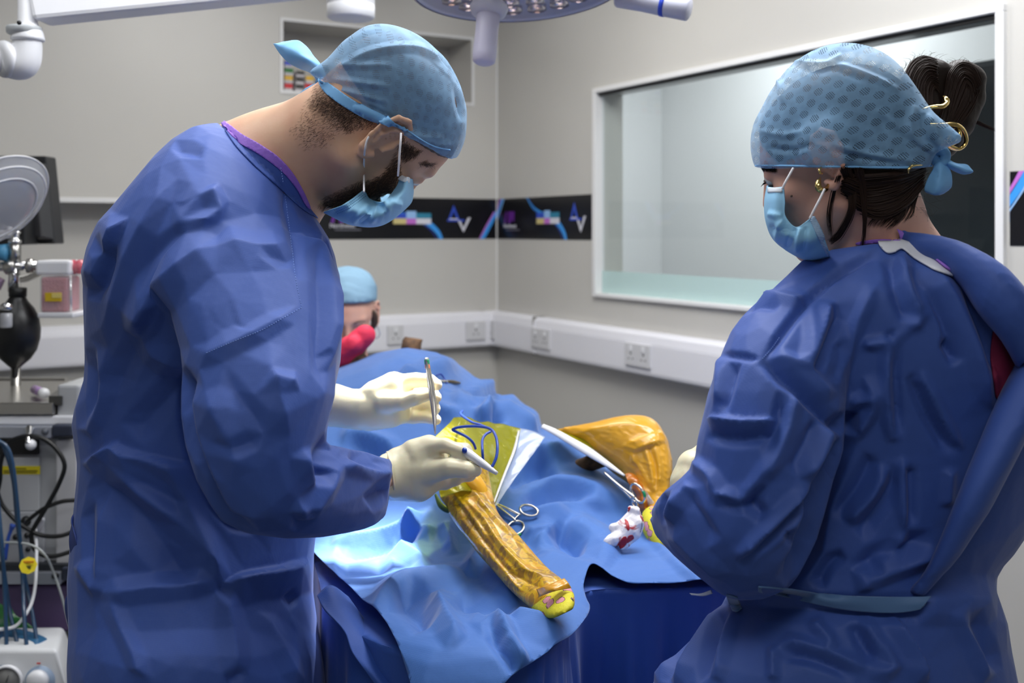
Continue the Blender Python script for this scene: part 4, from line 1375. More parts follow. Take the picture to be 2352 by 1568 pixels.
co, nr = arr(cuff)
co = co + nr * (np.clip(crumple(co * np.array((1.6, 1, 0.25)), 40, 19, 0.3, 4), -1, 1) * 0.002)[:, None]
put(cuff, co)
glm = join_me([gl, cuff])
glove_r = add('glove', refine(glm, voxel=0.0022, smooth=2, sub=0), M_GLOVE, man)
glove_r['label'] = 'cream latex glove on the right hand, holding the cautery pencil'
cr = tube([P(*q) for q in ((889, 1038, 1.457), (896, 1060, 1.430), (901, 1090, 1.426), (905, 1120, 1.432), (905, 1143, 1.462), (898, 1120, 1.49), (893, 1090, 1.493), (889, 1060, 1.485), (889, 1038, 1.457))], 0.0016, n=8, steps=60)
add('rolled_cuff', cr, M_GLOVE, glove_r)

FL = [(0.012, [(835, 938, 1.640), (872, 930, 1.640), (905, 922, 1.640)], [0.0299, 0.0309, 0.0288]),
      (0.012, [(860, 905, 1.640), (905, 888, 1.645), (925, 890, 1.650)], [0.0227, 0.0247, 0.0185]),
      (0.012, [(850, 955, 1.640), (900, 950, 1.645), (922, 950, 1.650)], [0.0247, 0.0227, 0.0165]),
      (0.004, [(915, 880, 1.645), (955, 873, 1.640), (985, 874, 1.635), (1003, 884, 1.625)], [0.0149, 0.0126, 0.0115, 0.0098]),
      (0.004, [(920, 905, 1.660), (962, 902, 1.665), (990, 900, 1.660), (1002, 912, 1.650)], [0.0139, 0.0118, 0.0108, 0.0093]),
      (0.004, [(918, 930, 1.660), (958, 928, 1.665), (985, 925, 1.660), (1000, 938, 1.650)], [0.0134, 0.0113, 0.0105, 0.0093]),
      (0.004, [(912, 955, 1.655), (950, 958, 1.655), (980, 958, 1.650), (1002, 964, 1.640)], [0.0129, 0.0108, 0.0098, 0.0088]),
      (0.005, [(885, 925, 1.620), (925, 922, 1.605), (958, 912, 1.600), (988, 905, 1.605)], [0.0185, 0.0139, 0.0122, 0.0098])]
allp = [q for c in FL for q in c[1]]
lo, hi = bounds(allp, 0.045)
gl = hand_mesh(FL, lo, hi, 0.0010, 7)
cuff = loft([(735, 880, 1.65, 732, 978, 1.65, .034), (775, 882, 1.65, 772, 980, 1.65, .034), (800, 890, 1.645, 800, 984, 1.645, .032), (830, 893, 1.64, 832, 988, 1.64, .031), (858, 885, 1.64, 862, 985, 1.64, .029)], n=48, step=0.002)
co, nr = arr(cuff)
co = co + nr * (np.clip(crumple(co * np.array((1.6, 1, 0.25)), 45, 9, 0.3, 4), -1, 1) * 0.0035)[:, None]
put(cuff, co)
glove_l = add('glove', refine(join_me([gl, cuff]), voxel=0.0022, smooth=2, sub=0), M_GLOVE, man)
glove_l['label'] = 'cream latex glove on the left hand, brightly lit, holding forceps'
# trousers and shoes below the gown
M_TROU = mat('scrub_trousers', srgb(40, 55, 100), 0.8); M_SHOE = mat('clog_grey', srgb(60, 62, 66), 0.5)
add('trousers', join_me([cyl((-0.40, 1.35, 0.62), (-0.40, 1.35, 0.07), 0.10, 0.075, n=28), cyl((-0.40, 1.54, 0.62), (-0.42, 1.55, 0.07), 0.10, 0.075, n=28)]), M_TROU, man)
def shoe(parent, x, y, ang):
    M = Matrix.Translation((x, y, 0)) @ Matrix.Rotation(ang, 4, 'Z')
    bm = bmesh.new()
    rings = []
    for (yy, wd, hh) in ((-0.09, 0.028, 0.05), (-0.07, 0.038, 0.085), (-0.02, 0.040, 0.09), (0.04, 0.045, 0.07), (0.10, 0.048, 0.055), (0.15, 0.042, 0.045), (0.175, 0.02, 0.03)):
        rings.append([bm.verts.new(M @ Vector((wd * cos(a) * (1 if sin(a) > -.5 else 1), yy, max(0.0, hh / 2 + hh / 2 * sin(a))))) for a in [2 * pi * i / 20 for i in range(20)]])
    for k in range(len(rings) - 1):
        for i in range(20): bm.faces.new((rings[k][i], rings[k][(i + 1) % 20], rings[k + 1][(i + 1) % 20], rings[k + 1][i]))
    bm.faces.new(rings[0]); bm.faces.new(rings[-1]); bmesh.ops.recalc_face_normals(bm, faces=bm.faces)
    return add('shoe', bm, M_SHOE, parent)
shoe(man, -0.38, 1.35, -pi / 2); shoe(man, -0.39, 1.55, -pi / 2)
# ------------------------------------------------------------------ the woman on the right
wom = thing('person', 'woman in blue gown seen from behind, dark hair bun over her patterned cap', 'person', (0.42, 1.30, 0))
WM, wx_, wf_, wu_ = axes_frame((-0.7815, 0.5419, -0.3093), (0.5285, 0.8384, 0.1335), (-0.3316, 0.0592, 0.9416))
WS = 0.888
WH = place(WM, (-0.078, -0.006, 0.0), P(1897, 373, 1.185), WS)
nA = WH @ Vector((0, -0.034, -0.030)); nA2 = WH @ Vector((0, -0.020, -0.080))
w_extra = [(nA, P(2008, 520, 1.26), 0.047, 0.046, 0.03), (nA2, P(2004, 540, 1.26), 0.040, 0.048, 0.03), (P(2008, 520, 1.26), P(2060, 700, 1.27), 0.055, 0.07, 0.03),
           (P(2060, 700, 1.27), P(1880, 770, 1.22), 0.07, 0.05, 0.05), (P(2060, 700, 1.27), P(2170, 740, 1.29), 0.07, 0.055, 0.05)]
rest = [loft([(1850, 700, 1.27, 2290, 700, 1.27, .09), (1830, 850, 1.27, 2280, 850, 1.27, .11), (1830, 1050, 1.27, 2230, 1050, 1.27, .11), (1800, 1300, 1.27, 2230, 1300, 1.27, .12), (1800, 1620, 1.27, 2250, 1620, 1.27, .12)], n=32, step=0.03),
        tube([P(1960, 740, 1.24), P(1840, 790, 1.19), P(1760, 1000, 1.15), P(1740, 1230, 1.16), P(1600, 1210, 1.26), P(1560, 1150, 1.34)], [0.05, 0.048, 0.042, 0.036, 0.028, 0.022], n=16),
        tube([P(2150, 760, 1.28), P(2290, 800, 1.36), P(2335, 920, 1.42), P(2280, 1050, 1.49), P(2080, 1100, 1.54), P(1910, 1100, 1.56)], [0.045, 0.040, 0.035, 0.030, 0.026, 0.020], n=16),
        cyl((0.40, 1.22, 0.95), (0.40, 1.22, 0.08), 0.085, 0.042, n=24), cyl((0.52, 1.34, 0.95), (0.53, 1.34, 0.08), 0.085, 0.042, n=24)]
lo = [P(1700, 0, 1.2).x, 1.06, P(0, 800, 1.2).z]; hi = [P(2340, 0, 1.3).x, 1.42, P(0, 80, 1.25).z]
body_w, me_head_w = build_head('body', wom, WH, WS, M_SKIN_W, w_extra, lo, hi, 0.0028, True, rest)
BV_WH = bvh_of(me_head_w)
for sx in (-1, 1):
    c = WH @ Vector((0.032 * sx, 0.0815, 0.007))
    b = bmesh.new(); bmesh.ops.create_uvsphere(b, u_segments=20, v_segments=14, radius=0.0102); bmesh.ops.translate(b, verts=b.verts, vec=c); add('eyeball', b, M_EYE, wom)
    b = bmesh.new(); bmesh.ops.create_uvsphere(b, u_segments=16, v_segments=10, radius=0.0055); bmesh.ops.translate(b, verts=b.verts, vec=WH @ Vector((0.032 * sx, 0.0868, 0.004))); add('iris', b, M_IRIS, wom)
lm = bmesh.new()
for i in range(13):
    t = i / 12; x = -0.044 + 0.022 * t
    a = WH @ Vector((x, 0.0905 + 0.004 * sin(t * pi), 0.004)); b_ = WH @ Vector((x - 0.002 + 0.001 * t, 0.0965 + 0.003 * sin(t * pi), 0.000 + 0.002 * t))
    cyl(a, b_, 0.00045, 0.0001, n=5, bm=lm)
add('eyelashes', lm, M_HAIR_D, wom)
add('eyelid_line', tube([WH @ Vector((-0.045, 0.088, 0.004)), WH @ Vector((-0.036, 0.0935, 0.006)), WH @ Vector((-0.026, 0.0940, 0.006))], [0.0003, 0.0008, 0.0004], n=6), M_HAIR_D, wom)
add('eyebrow', hairs(BV_WH, [(1741, 382), (1756, 378), (1785, 384), (1782, 392), (1756, 390), (1742, 392)], 600, 0.006, lambda x, y: (0.9, -0.2), fade=5, seed=3, lift=0.2), M_HAIR_D, wom)
b = bmesh.new(); bmesh.ops.create_uvsphere(b, u_segments=10, v_segments=8, radius=0.0014); bmesh.ops.translate(b, verts=b.verts, vec=surf(BV_WH, 1818, 450, 0.0)); add('mole', b, M_HAIR_B, wom)

# ---- hair: scalp under the cap, nape, falling strands, bun
def bb(M, e=(.12, .17, .16)):
    pts = [M @ Vector((a, b, c)) for a in (-e[0], e[0]) for b in (-e[1], .13) for c in (-.10, e[2])]
    return [min(p[i] for p in pts) for i in range(3)], [max(p[i] for p in pts) for i in range(3)]
wlo, whi = bb(WH)
M_STR = mat('hair_strands', srgb(44, 29, 22), 0.5, spec=0.25)
Wi = np.array(WH.inverted(), np.float32)
def hair_fn(g):
    pl = g @ Wi[:3, :3].T + Wi[:3, 3]
    d = sd_ell(pl, (0, -0.014, 0.037), (0.075, 0.098, 0.080)); d = smin(d, sd_ell(pl, (0, 0.034, 0.020), (0.064, 0.062, 0.070)), 0.02)
    d = smin(d, sd_ell(pl, (0, -0.045, -0.020), (0.062, 0.062, 0.050)), 0.02)
    d = d * WS - 0.004
    face = (pl[..., 1] - 0.080 + 0.55 * np.maximum(0, 0.06 - pl[..., 2])) * WS       # hairline
    low_ = (-0.072 - 0.35 * (pl[..., 1] + 0.03) - pl[..., 2]) * WS
    d = smax(smax(d, face, 0.004), low_, 0.01)
    front = smax((0.00 - pl[..., 1]) * -1.0, (0.012 - pl[..., 2]), 0.004)
    return smax(d, -smax(-(pl[..., 1] + 0.004), pl[..., 2] - 0.02, 0.004), 0.003)
hm = sdf_mesh(hair_fn, wlo, whi, 0.0035, smooth=1, sub=0)
hair_o = add('hair', hm, M_HAIR_D, wom)
BV_HR = bvh_of(me_head_w, hm)
def strand_bundle(name, guides, n, spread, r0, seed, parent, m=M_STR, taper=True, steps=28):
    """many hairs running along guide curves between two edges: guides = list of 3D point lists of equal length"""
    rnd = random.Random(seed); bm = bmesh.new()
    G = np.array([[tuple(p) for p in g] for g in guides])
    for k in range(n):
        u = rnd.uniform(0, len(guides) - 1 - 1e-6); i = int(u); f = u - i
        L = G[i] * (1 - f) + G[min(i + 1, len(G) - 1)] * f
        off = np.array([rnd.gauss(0, spread) for _ in range(3)]); off2 = np.array([rnd.gauss(0, spread) for _ in range(3)])
        tt = np.linspace(0, 1, len(L))[:, None]
        pts = L + off * (1 - tt) + off2 * tt
        rr = [r0 * (0.6 + 0.4 * sin(pi * min(1, 0.15 + t))) if not taper else r0 * (1 - 0.85 * t ** 2) for t in np.linspace(0, 1, len(L))]
        tube([Vector(p) for p in pts], rr, n=5, steps=steps, bm=bm, cap=False)
    o_ = add(name, bm, m, parent); o_['kind'] = 'stuff'
    return o_
def pg(l): return [P(*p) for p in l]
sk = lambda pts, up=0.004: [surf(BV_HR, x, y, up, 1.2) for x, y in pts]
# hair combed back from the ear and nape up into the bun
strand_bundle('combed_hair', [sk([(1945, 402), (1990, 404), (2060, 398), (2118, 388)]), sk([(1938, 415), (1985, 430), (2060, 418), (2122, 392)]), sk([(1938, 440), (1990, 470), (2060, 455), (2118, 400)]),
                              sk([(1985, 490), (2030, 500), (2080, 475), (2118, 430)])], 420, 0.0016, 0.0007, 2, hair_o, taper=False)
strand_bundle('nape_strands', [sk([(2060, 440), (2030, 480), (2000, 505), (1990, 520)], 0.002), sk([(2090, 440), (2070, 490), (2055, 510), (2040, 525)], 0.002), sk([(2115, 430), (2105, 470), (2100, 490), (2090, 500)], 0.002)], 130, 0.0012, 0.0003, 3, hair_o)
strand_bundle('loose_lock', [sk([(1932, 388), (1945, 430), (1950, 480), (1925, 530), (1905, 552)], 0.008), sk([(1952, 388), (1965, 430), (1960, 490), (1935, 540), (1912, 560)], 0.010)], 110, 0.0012, 0.0004, 4, hair_o)
strand_bundle('loose_lock', [sk([(1964, 388), (1975, 430), (1982, 490), (1984, 530), (1980, 572)], 0.010), sk([(1980, 388), (1988, 430), (1990, 490), (1986, 530), (1981, 566)], 0.010)], 80, 0.0010, 0.0004, 5, hair_o)
strand_bundle('loose_lock', [sk([(1924, 405), (1908, 450), (1900, 500), (1905, 540)], 0.004), sk([(1930, 405), (1916, 450), (1908, 500), (1912, 545)], 0.004)], 30, 0.0010, 0.0003, 6, hair_o)

# bun: two big loops of hair twisted up
db = 1.26
bun_c = [(0.014, [(2100, 330, 1.23), (2120, 270, 1.24), (2108, 205, 1.25), (2122, 170, 1.26)], [0.028, 0.026, 0.024, 0.020]),
         (0.012, [(2122, 168, 1.25), (2150, 175, 1.25), (2160, 230, 1.26)], [0.020, 0.020, 0.022]),
         (0.012, [(2160, 300, 1.26), (2180, 240, 1.26), (2205, 180, 1.265), (2222, 185, 1.265), (2222, 220, 1.265), (2190, 275, 1.26)], [0.030, 0.030, 0.024, 0.022, 0.022, 0.028]),
         (0.012, [(2120, 340, 1.24), (2160, 320, 1.25), (2170, 280, 1.26)], [0.020, 0.024, 0.026])]
lo_, hi_ = bounds([q for c in bun_c for q in c[1]], 0.04)
bun = hand_mesh(bun_c, lo_, hi_, 0.003, 8, h=0.003, scale=30)
bun_o = add('hair_bun', bun, M_HAIR_D, wom)
BV_BN = bvh_of(bun)
def bsk(pts, up=0.0012): return [surf(BV_BN, x, y, up, 1.255) for x, y in pts]
strand_bundle('bun_strands', [bsk([(2085, 300), (2082, 240), (2078, 190), (2092, 150), (2120, 132), (2150, 140)]), bsk([(2100, 300), (2100, 240), (2098, 195), (2108, 165), (2125, 150), (2150, 155)]),
                              bsk([(2120, 300), (2120, 250), (2118, 205), (2124, 185), (2135, 175), (2150, 180)]), bsk([(2138, 300), (2140, 255), (2140, 220), (2142, 205), (2148, 200), (2156, 210)])], 420, 0.0012, 0.0006, 12, bun_o, taper=False, steps=24)
strand_bundle('bun_strands', [bsk([(2140, 320), (2160, 270), (2170, 220), (2180, 170), (2205, 145), (2235, 155), (2252, 190)]), bsk([(2150, 325), (2172, 275), (2185, 225), (2195, 185), (2210, 168), (2232, 180), (2240, 205)]),
                              bsk([(2160, 325), (2185, 285), (2205, 250), (2218, 225), (2222, 205), (2226, 215), (2225, 235)]), bsk([(2165, 330), (2190, 300), (2215, 275), (2235, 245), (2244, 225), (2248, 215), (2250, 205)])], 460, 0.0012, 0.0006, 13, bun_o, taper=False, steps=28)
strand_bundle('loose_lock', [pg([(2085, 250, 1.215), (2050, 290, 1.20), (2020, 330, 1.175), (2010, 370, 1.170)]), pg([(2092, 262, 1.215), (2062, 300, 1.20), (2030, 335, 1.178), (2018, 372, 1.172)])], 60, 0.0015, 0.0004, 14, bun_o)
strand_bundle('loose_lock', [pg([(2200, 262, 1.26), (2240, 275, 1.26), (2280, 296, 1.26)]), pg([(2200, 270, 1.26), (2240, 282, 1.26), (2284, 300, 1.26)])], 40, 0.0010, 0.0004, 15, bun_o)
rnd = random.Random(31); fz = bmesh.new()
for k in range(70):
    a = rnd.uniform(-pi * 0.95, -0.1); cx_, cy_ = (2125, 190) if rnd.random() < 0.5 else (2205, 205)
    x0 = cx_ + 52 * cos(a); y0 = cy_ + 58 * sin(a); k1 = rnd.uniform(14, 34); sw = rnd.uniform(-18, 18)
    tube([P(x0 - 8, y0 + 6, 1.255), P(x0 + k1 * .4 * cos(a) + sw * .2, y0 + k1 * .4 * sin(a), 1.25), P(x0 + k1 * .8 * cos(a) + sw, y0 + k1 * .6 * sin(a), 1.245)], [0.00016, 0.00014, 0.00006], n=4, steps=8, bm=fz, cap=False)
for k in range(40):
    x0 = rnd.uniform(2060, 2125); y0 = rnd.uniform(420, 500)
    tube([surf(BV_HR, x0, y0, 0.002, 1.25), P(x0 + rnd.uniform(5, 25), y0 + rnd.uniform(0, 20), 1.22), P(x0 + rnd.uniform(10, 60), y0 + rnd.uniform(-5, 40), 1.22)], [0.00015, 0.00013, 0.00006], n=4, steps=8, bm=fz, cap=False)
fo = add('flyaway_hair', fz, M_STR, bun_o); fo['kind'] = 'stuff'
# gold claw clip
def gold(nm, pts, r, flat=0.55): return add(nm, tube([P(*p) for p in pts], r, n=12, flat=flat), M_GOLD, clip)
clip = add('hair_clip', tube([P(*p) for p in [(2112, 266, 1.215), (2122, 252, 1.205), (2145, 245, 1.198), (2164, 244, 1.198), (2174, 236, 1.205), (2173, 226, 1.21), (2166, 221, 1.215)]], [0.0022, 0.0032, 0.0032, 0.0036, 0.0034, 0.003, 0.0015], n=12, flat=0.7), M_GOLD, wom)
clip['label'] = 'gold curved hair claw clip'
gold('clip_loop', [(2136, 287, 1.20), (2165, 286, 1.20), (2196, 286, 1.205), (2214, 300, 1.21), (2219, 325, 1.215), (2205, 341, 1.215), (2185, 338, 1.21), (2165, 322, 1.20), (2155, 316, 1.20)], [0.003, 0.003, 0.004, 0.004, 0.0042, 0.0040, 0.0036, 0.0032, 0.0025])
gold('clip_loop', [(2196, 286, 1.212), (2205, 305, 1.205), (2200, 322, 1.205), (2182, 332, 1.205), (2160, 328, 1.20)], [0.003, 0.0035, 0.0035, 0.003, 0.0025])
sp_b = bmesh.new()
for i in range(9):
    t = i / 8; c = P(2187 - 1.0 * i, 296 + 3.2 * i, 1.203)
    ringp = [c + Vector((0.0028 * cos(a), 0.0028 * sin(a), 0)) for a in [2 * pi * j / 8 for j in range(9)]]
    tube(ringp, 0.0004, n=5, steps=14, bm=sp_b)
add('clip_spring', sp_b, M_GOLD, clip)
gold('clip_tooth', [(2118, 378, 1.175), (2098, 380, 1.165), (2087, 388, 1.162), (2086, 398, 1.165)], [0.0015, 0.0016, 0.0014, 0.0008])
# earrings
er = add('earring', tube([P(*p) for p in [(1884, 408, 1.172), (1880, 418, 1.165), (1880, 430, 1.163), (1887, 437, 1.165), (1897, 434, 1.17), (1902, 424, 1.175)]], [0.0012, 0.003, 0.0038, 0.0036, 0.0028, 0.0015], n=12), M_GOLD, wom)
er['label'] = 'thick gold huggie earring on the left lobe'
add('earring', tube([P(*p) for p in [(1886, 384, 1.170), (1882, 390, 1.165), (1884, 397, 1.165), (1889, 398, 1.168)]], [0.001, 0.0014, 0.0014, 0.001], n=10), M_GOLD, wom)

# ---- cap
def wcap(d, pl, g_):
    d = smin(d, sd_ell(pl, (0, -0.026, 0.068), (0.074, 0.088, 0.080)), 0.02)
    d = smin(d, sd_ell(pl, (0, -0.045, -0.020), (0.070, 0.071, 0.060)), 0.02)
    d = smin(d, sd_cone(pl, (0, -0.085, 0.010), (-0.015, -0.150, -0.026), 0.052, 0.008), 0.02)
    return smin(d, sd_ell(pl, (-0.084, -0.016, 0.018), (0.019, 0.032, 0.034)), 0.02)
wcm = cap_mesh(WH, WS, wcap, (-0.0045, 0.43, 0.31), 0.0075, wlo, whi, 0.0036, 0.0016, 9)
cc, cn = arr(wcm)
cc = creases(cc, cn, [('r', 5, 12, [(1820, 142), (1870, 148), (1905, 146), (1935, 124)]), ('r', 4, 12, [(1905, 146), (1960, 160), (2020, 185), (2065, 210)]), ('v', 3, 12, [(1830, 155), (1880, 165), (1920, 160), (1990, 190)]),
                      ('r', 4, 12, [(1910, 328), (1960, 345), (2040, 362), (2120, 372)]), ('v', 3, 10, [(1905, 345), (1980, 362), (2060, 375)]), ('r', 4, 16, [(2100, 240), (2090, 290), (2110, 330), (2150, 350)]),
                      ('v', 4, 14, [(2120, 260), (2125, 310), (2150, 345)]), ('r', 4, 14, [(2130, 260), (2150, 300), (2160, 345)]), ('v', 3, 12, [(2060, 300), (2100, 330), (2140, 355)]),
                      ('r', 3, 12, [(2010, 250), (2060, 290), (2090, 330)]), ('r', 3, 14, [(1755, 170), (1790, 190), (1800, 240)]), ('r', 2.5, 12, [(1745, 300), (1800, 310), (1850, 300)]), ('v', 2.5, 12, [(1760, 340), (1820, 345), (1870, 330)])])
put(wcm, cc)
M_CAPW = cap_material('cap_fabric_right', WH, WS)
cap_w = add('surgical_cap', wcm, M_CAPW, wom)
BV_WC = bvh_of(wcm)
add('cap_hem', tube([surf(BV_WC, x, y, 0.0005, 1.2) for x, y in [(1735, 380), (1790, 380), (1850, 381), (1910, 382), (1970, 383), (2030, 384), (2090, 384), (2140, 380)]], 0.0016, n=6, flat=0.5), M_CAPT, cap_w)
add('knot', tube([P(2150, 350, 1.20), P(2163, 345, 1.19), P(2172, 356, 1.19), P(2166, 372, 1.19), P(2152, 372, 1.195), P(2150, 360, 1.20)], 0.0058, n=12), M_CAPT, cap_w)
add('cap_tie', sheet([[(2156, 362, 1.192), (2160, 368, 1.188), (2172, 364, 1.192)], [(2142, 390, 1.19), (2160, 396, 1.18), (2178, 384, 1.19)], [(2128, 418, 1.19), (2158, 424, 1.178), (2186, 405, 1.188)],
                      [(2124, 438, 1.192), (2152, 446, 1.182), (2186, 425, 1.19)], [(2140, 446, 1.195), (2160, 447, 1.19), (2178, 436, 1.194)]], 24, 34, 0.0012, lambda p: crumple(p, 45, 4, 0.4, 4) * 0.0018), M_CAPT, cap_w)
add('cap_tie', sheet([[(2168, 378, 1.192), (2170, 370, 1.188), (2172, 362, 1.192)], [(2190, 392, 1.188), (2196, 382, 1.18), (2196, 374, 1.188)], [(2212, 400, 1.188), (2216, 390, 1.184), (2220, 378, 1.19)], [(2228, 398, 1.19), (2235, 394, 1.188), (2230, 388, 1.19)]],
                     16, 24, 0.0012, lambda p: crumple(p, 45, 6, 0.4, 4) * 0.002), M_CAPT, cap_w)

# ---- mask
def DW(x, y, up, dflt):
    q = depth_on(BV_WH, x, y, up)
    return (x, y, q if q else dflt)
rows = [[(1800, 429, 1.175), (1780, 431, 1.185), (1763, 428, 1.225), (1768, 424, 1.27), (1785, 422, 1.30)],
        [(1803, 462, 1.170), (1775, 465, 1.178), (1757, 465, 1.225), (1765, 460, 1.28), (1785, 455, 1.31)],
        [(1804, 495, 1.168), (1780, 515, 1.172), (1760, 508, 1.225), (1770, 500, 1.28), (1795, 490, 1.32)],
        [(1828, 521, 1.162), (1805, 545, 1.168), (1778, 550, 1.225), (1790, 540, 1.28), (1820, 520, 1.32)],
        [(1856, 505, 1.158), (1848, 560, 1.162), (1822, 583, 1.22), (1830, 570, 1.28), (1850, 540, 1.32)],
        [(1866, 497, 1.158), (1884, 545, 1.162), (1860, 593, 1.20), (1860, 590, 1.26), (1870, 560, 1.30)],
        [(1870, 497, 1.160), (1892, 545, 1.165), (1906, 585, 1.19), (1900, 590, 1.24), (1890, 570, 1.29)]]
me = sheet(rows, 90, 90, 0.0018)
cc, cn = arr(me)
cc = creases(cc, cn, [('r', 4, 12, [(1800, 500), (1785, 530), (1790, 560)]), ('v', 4, 12, [(1830, 525), (1815, 550), (1808, 575)]), ('r', 4, 10, [(1838, 522), (1832, 550), (1830, 580)]), ('v', 3, 10, [(1850, 520), (1850, 550), (1845, 580)]),
                      ('r', 3, 12, [(1762, 490), (1785, 495), (1798, 497)]), ('v', 3, 12, [(1765, 520), (1790, 530), (1820, 525)])])
put(me, cc)
mask_w = add('face_mask', me, M_MASK, wom)
BV_WK = bvh_of(me)
add('mask_side_band', patch(BV_WK, [(1858, 500), (1870, 497), (1885, 525), (1908, 582), (1900, 588), (1880, 550)], 0.0004, 0.0006, 5, False), mat('mask_band', srgb(165, 195, 225), 0.6, bumps=[('weave', 500, 0.8, 0.001)]), mask_w)
add('nose_wire', patch(BV_WK, [(1765, 431), (1797, 432), (1797, 442), (1764, 442)], 0.0004, 0.0006, 5, False), M_MASKW, mask_w)
add('ear_loop', tube([P(1822, 386, 1.168), P(1812, 404, 1.166), P(1803, 420, 1.165), P(1797, 434, 1.167)], 0.0013, n=8), M_ELASTIC, mask_w)
add('ear_loop', tube([P(1894, 434, 1.158), P(1884, 455, 1.153), P(1872, 478, 1.152), P(1860, 502, 1.154)], 0.0013, n=8), M_ELASTIC, mask_w)

# ---- gown
tor = loft([
    (1922, 572, 1.20, 2128, 548, 1.24, .050), (1860, 612, 1.21, 2190, 590, 1.24, .075), (1790, 660, 1.21, 2260, 640, 1.25, .105), (1735, 740, 1.22, 2330, 700, 1.26, .125), (1715, 850, 1.23, 2385, 810, 1.27, .135),
    (1720, 980, 1.24, 2415, 930, 1.28, .135), (1730, 1100, 1.24, 2400, 1070, 1.28, .13), (1720, 1210, 1.24, 2325, 1230, 1.28, .125), (1690, 1330, 1.24, 2262, 1335, 1.27, .12),
    (1640, 1420, 1.24, 2290, 1435, 1.27, .135), (1560, 1500, 1.24, 2296, 1500, 1.27, .15), (1500, 1580, 1.24, 2306, 1570, 1.27, .165), (1450, 1800, 1.24, 2330, 1800, 1.27, .19), (1440, 2350, 1.24, 2350, 2350, 1.27, .20)], n=96, step=0.008)
slv = loft([
    (1800, 655, 1.20, 2000, 760, 1.18, .06), (1715, 715, 1.18, 1945, 840, 1.16, .075), (1662, 800, 1.16, 1935, 930, 1.14, .085), (1625, 910, 1.145, 1930, 1010, 1.125, .085), (1606, 1000, 1.135, 1912, 1085, 1.12, .085),
    (1600, 1058, 1.13, 1885, 1170, 1.12, .084), (1570, 1098, 1.13, 1855, 1262, 1.12, .082), (1535, 1125, 1.14, 1800, 1345, 1.13, .080), (1510, 1145, 1.17, 1700, 1375, 1.15, .075), (1495, 1165, 1.21, 1610, 1330, 1.19, .065),
    (1491, 1178, 1.25, 1545, 1275, 1.23, .052), (1490, 1188, 1.28, 1508, 1235, 1.27, .038)], n=80, step=0.006)
slf = loft([(2200, 700, 1.34, 2400, 760, 1.34, .09), (2260, 900, 1.42, 2440, 880, 1.42, .08), (2200, 1100, 1.50, 2380, 1000, 1.50, .07), (2050, 1160, 1.54, 2100, 1040, 1.54, .06), (1930, 1140, 1.55, 1940, 1050, 1.55, .045)], n=32, step=0.015)
g = refine(join_me([tor, slv, slf]), voxel=0.006, smooth=3, sub=1)
co, nr = arr(g)
h_ = crumple(co, 5.0, 21, 0.3, 6, up=0.5) * 0.008 + crumple(co, 13, 22, 0.3, 7) * 0.0045 + crumple(co, 26, 23, 0.3, 6) * 0.0015
co = co + nr * h_[:, None]
g = put(g, co); co, nr = arr(g)
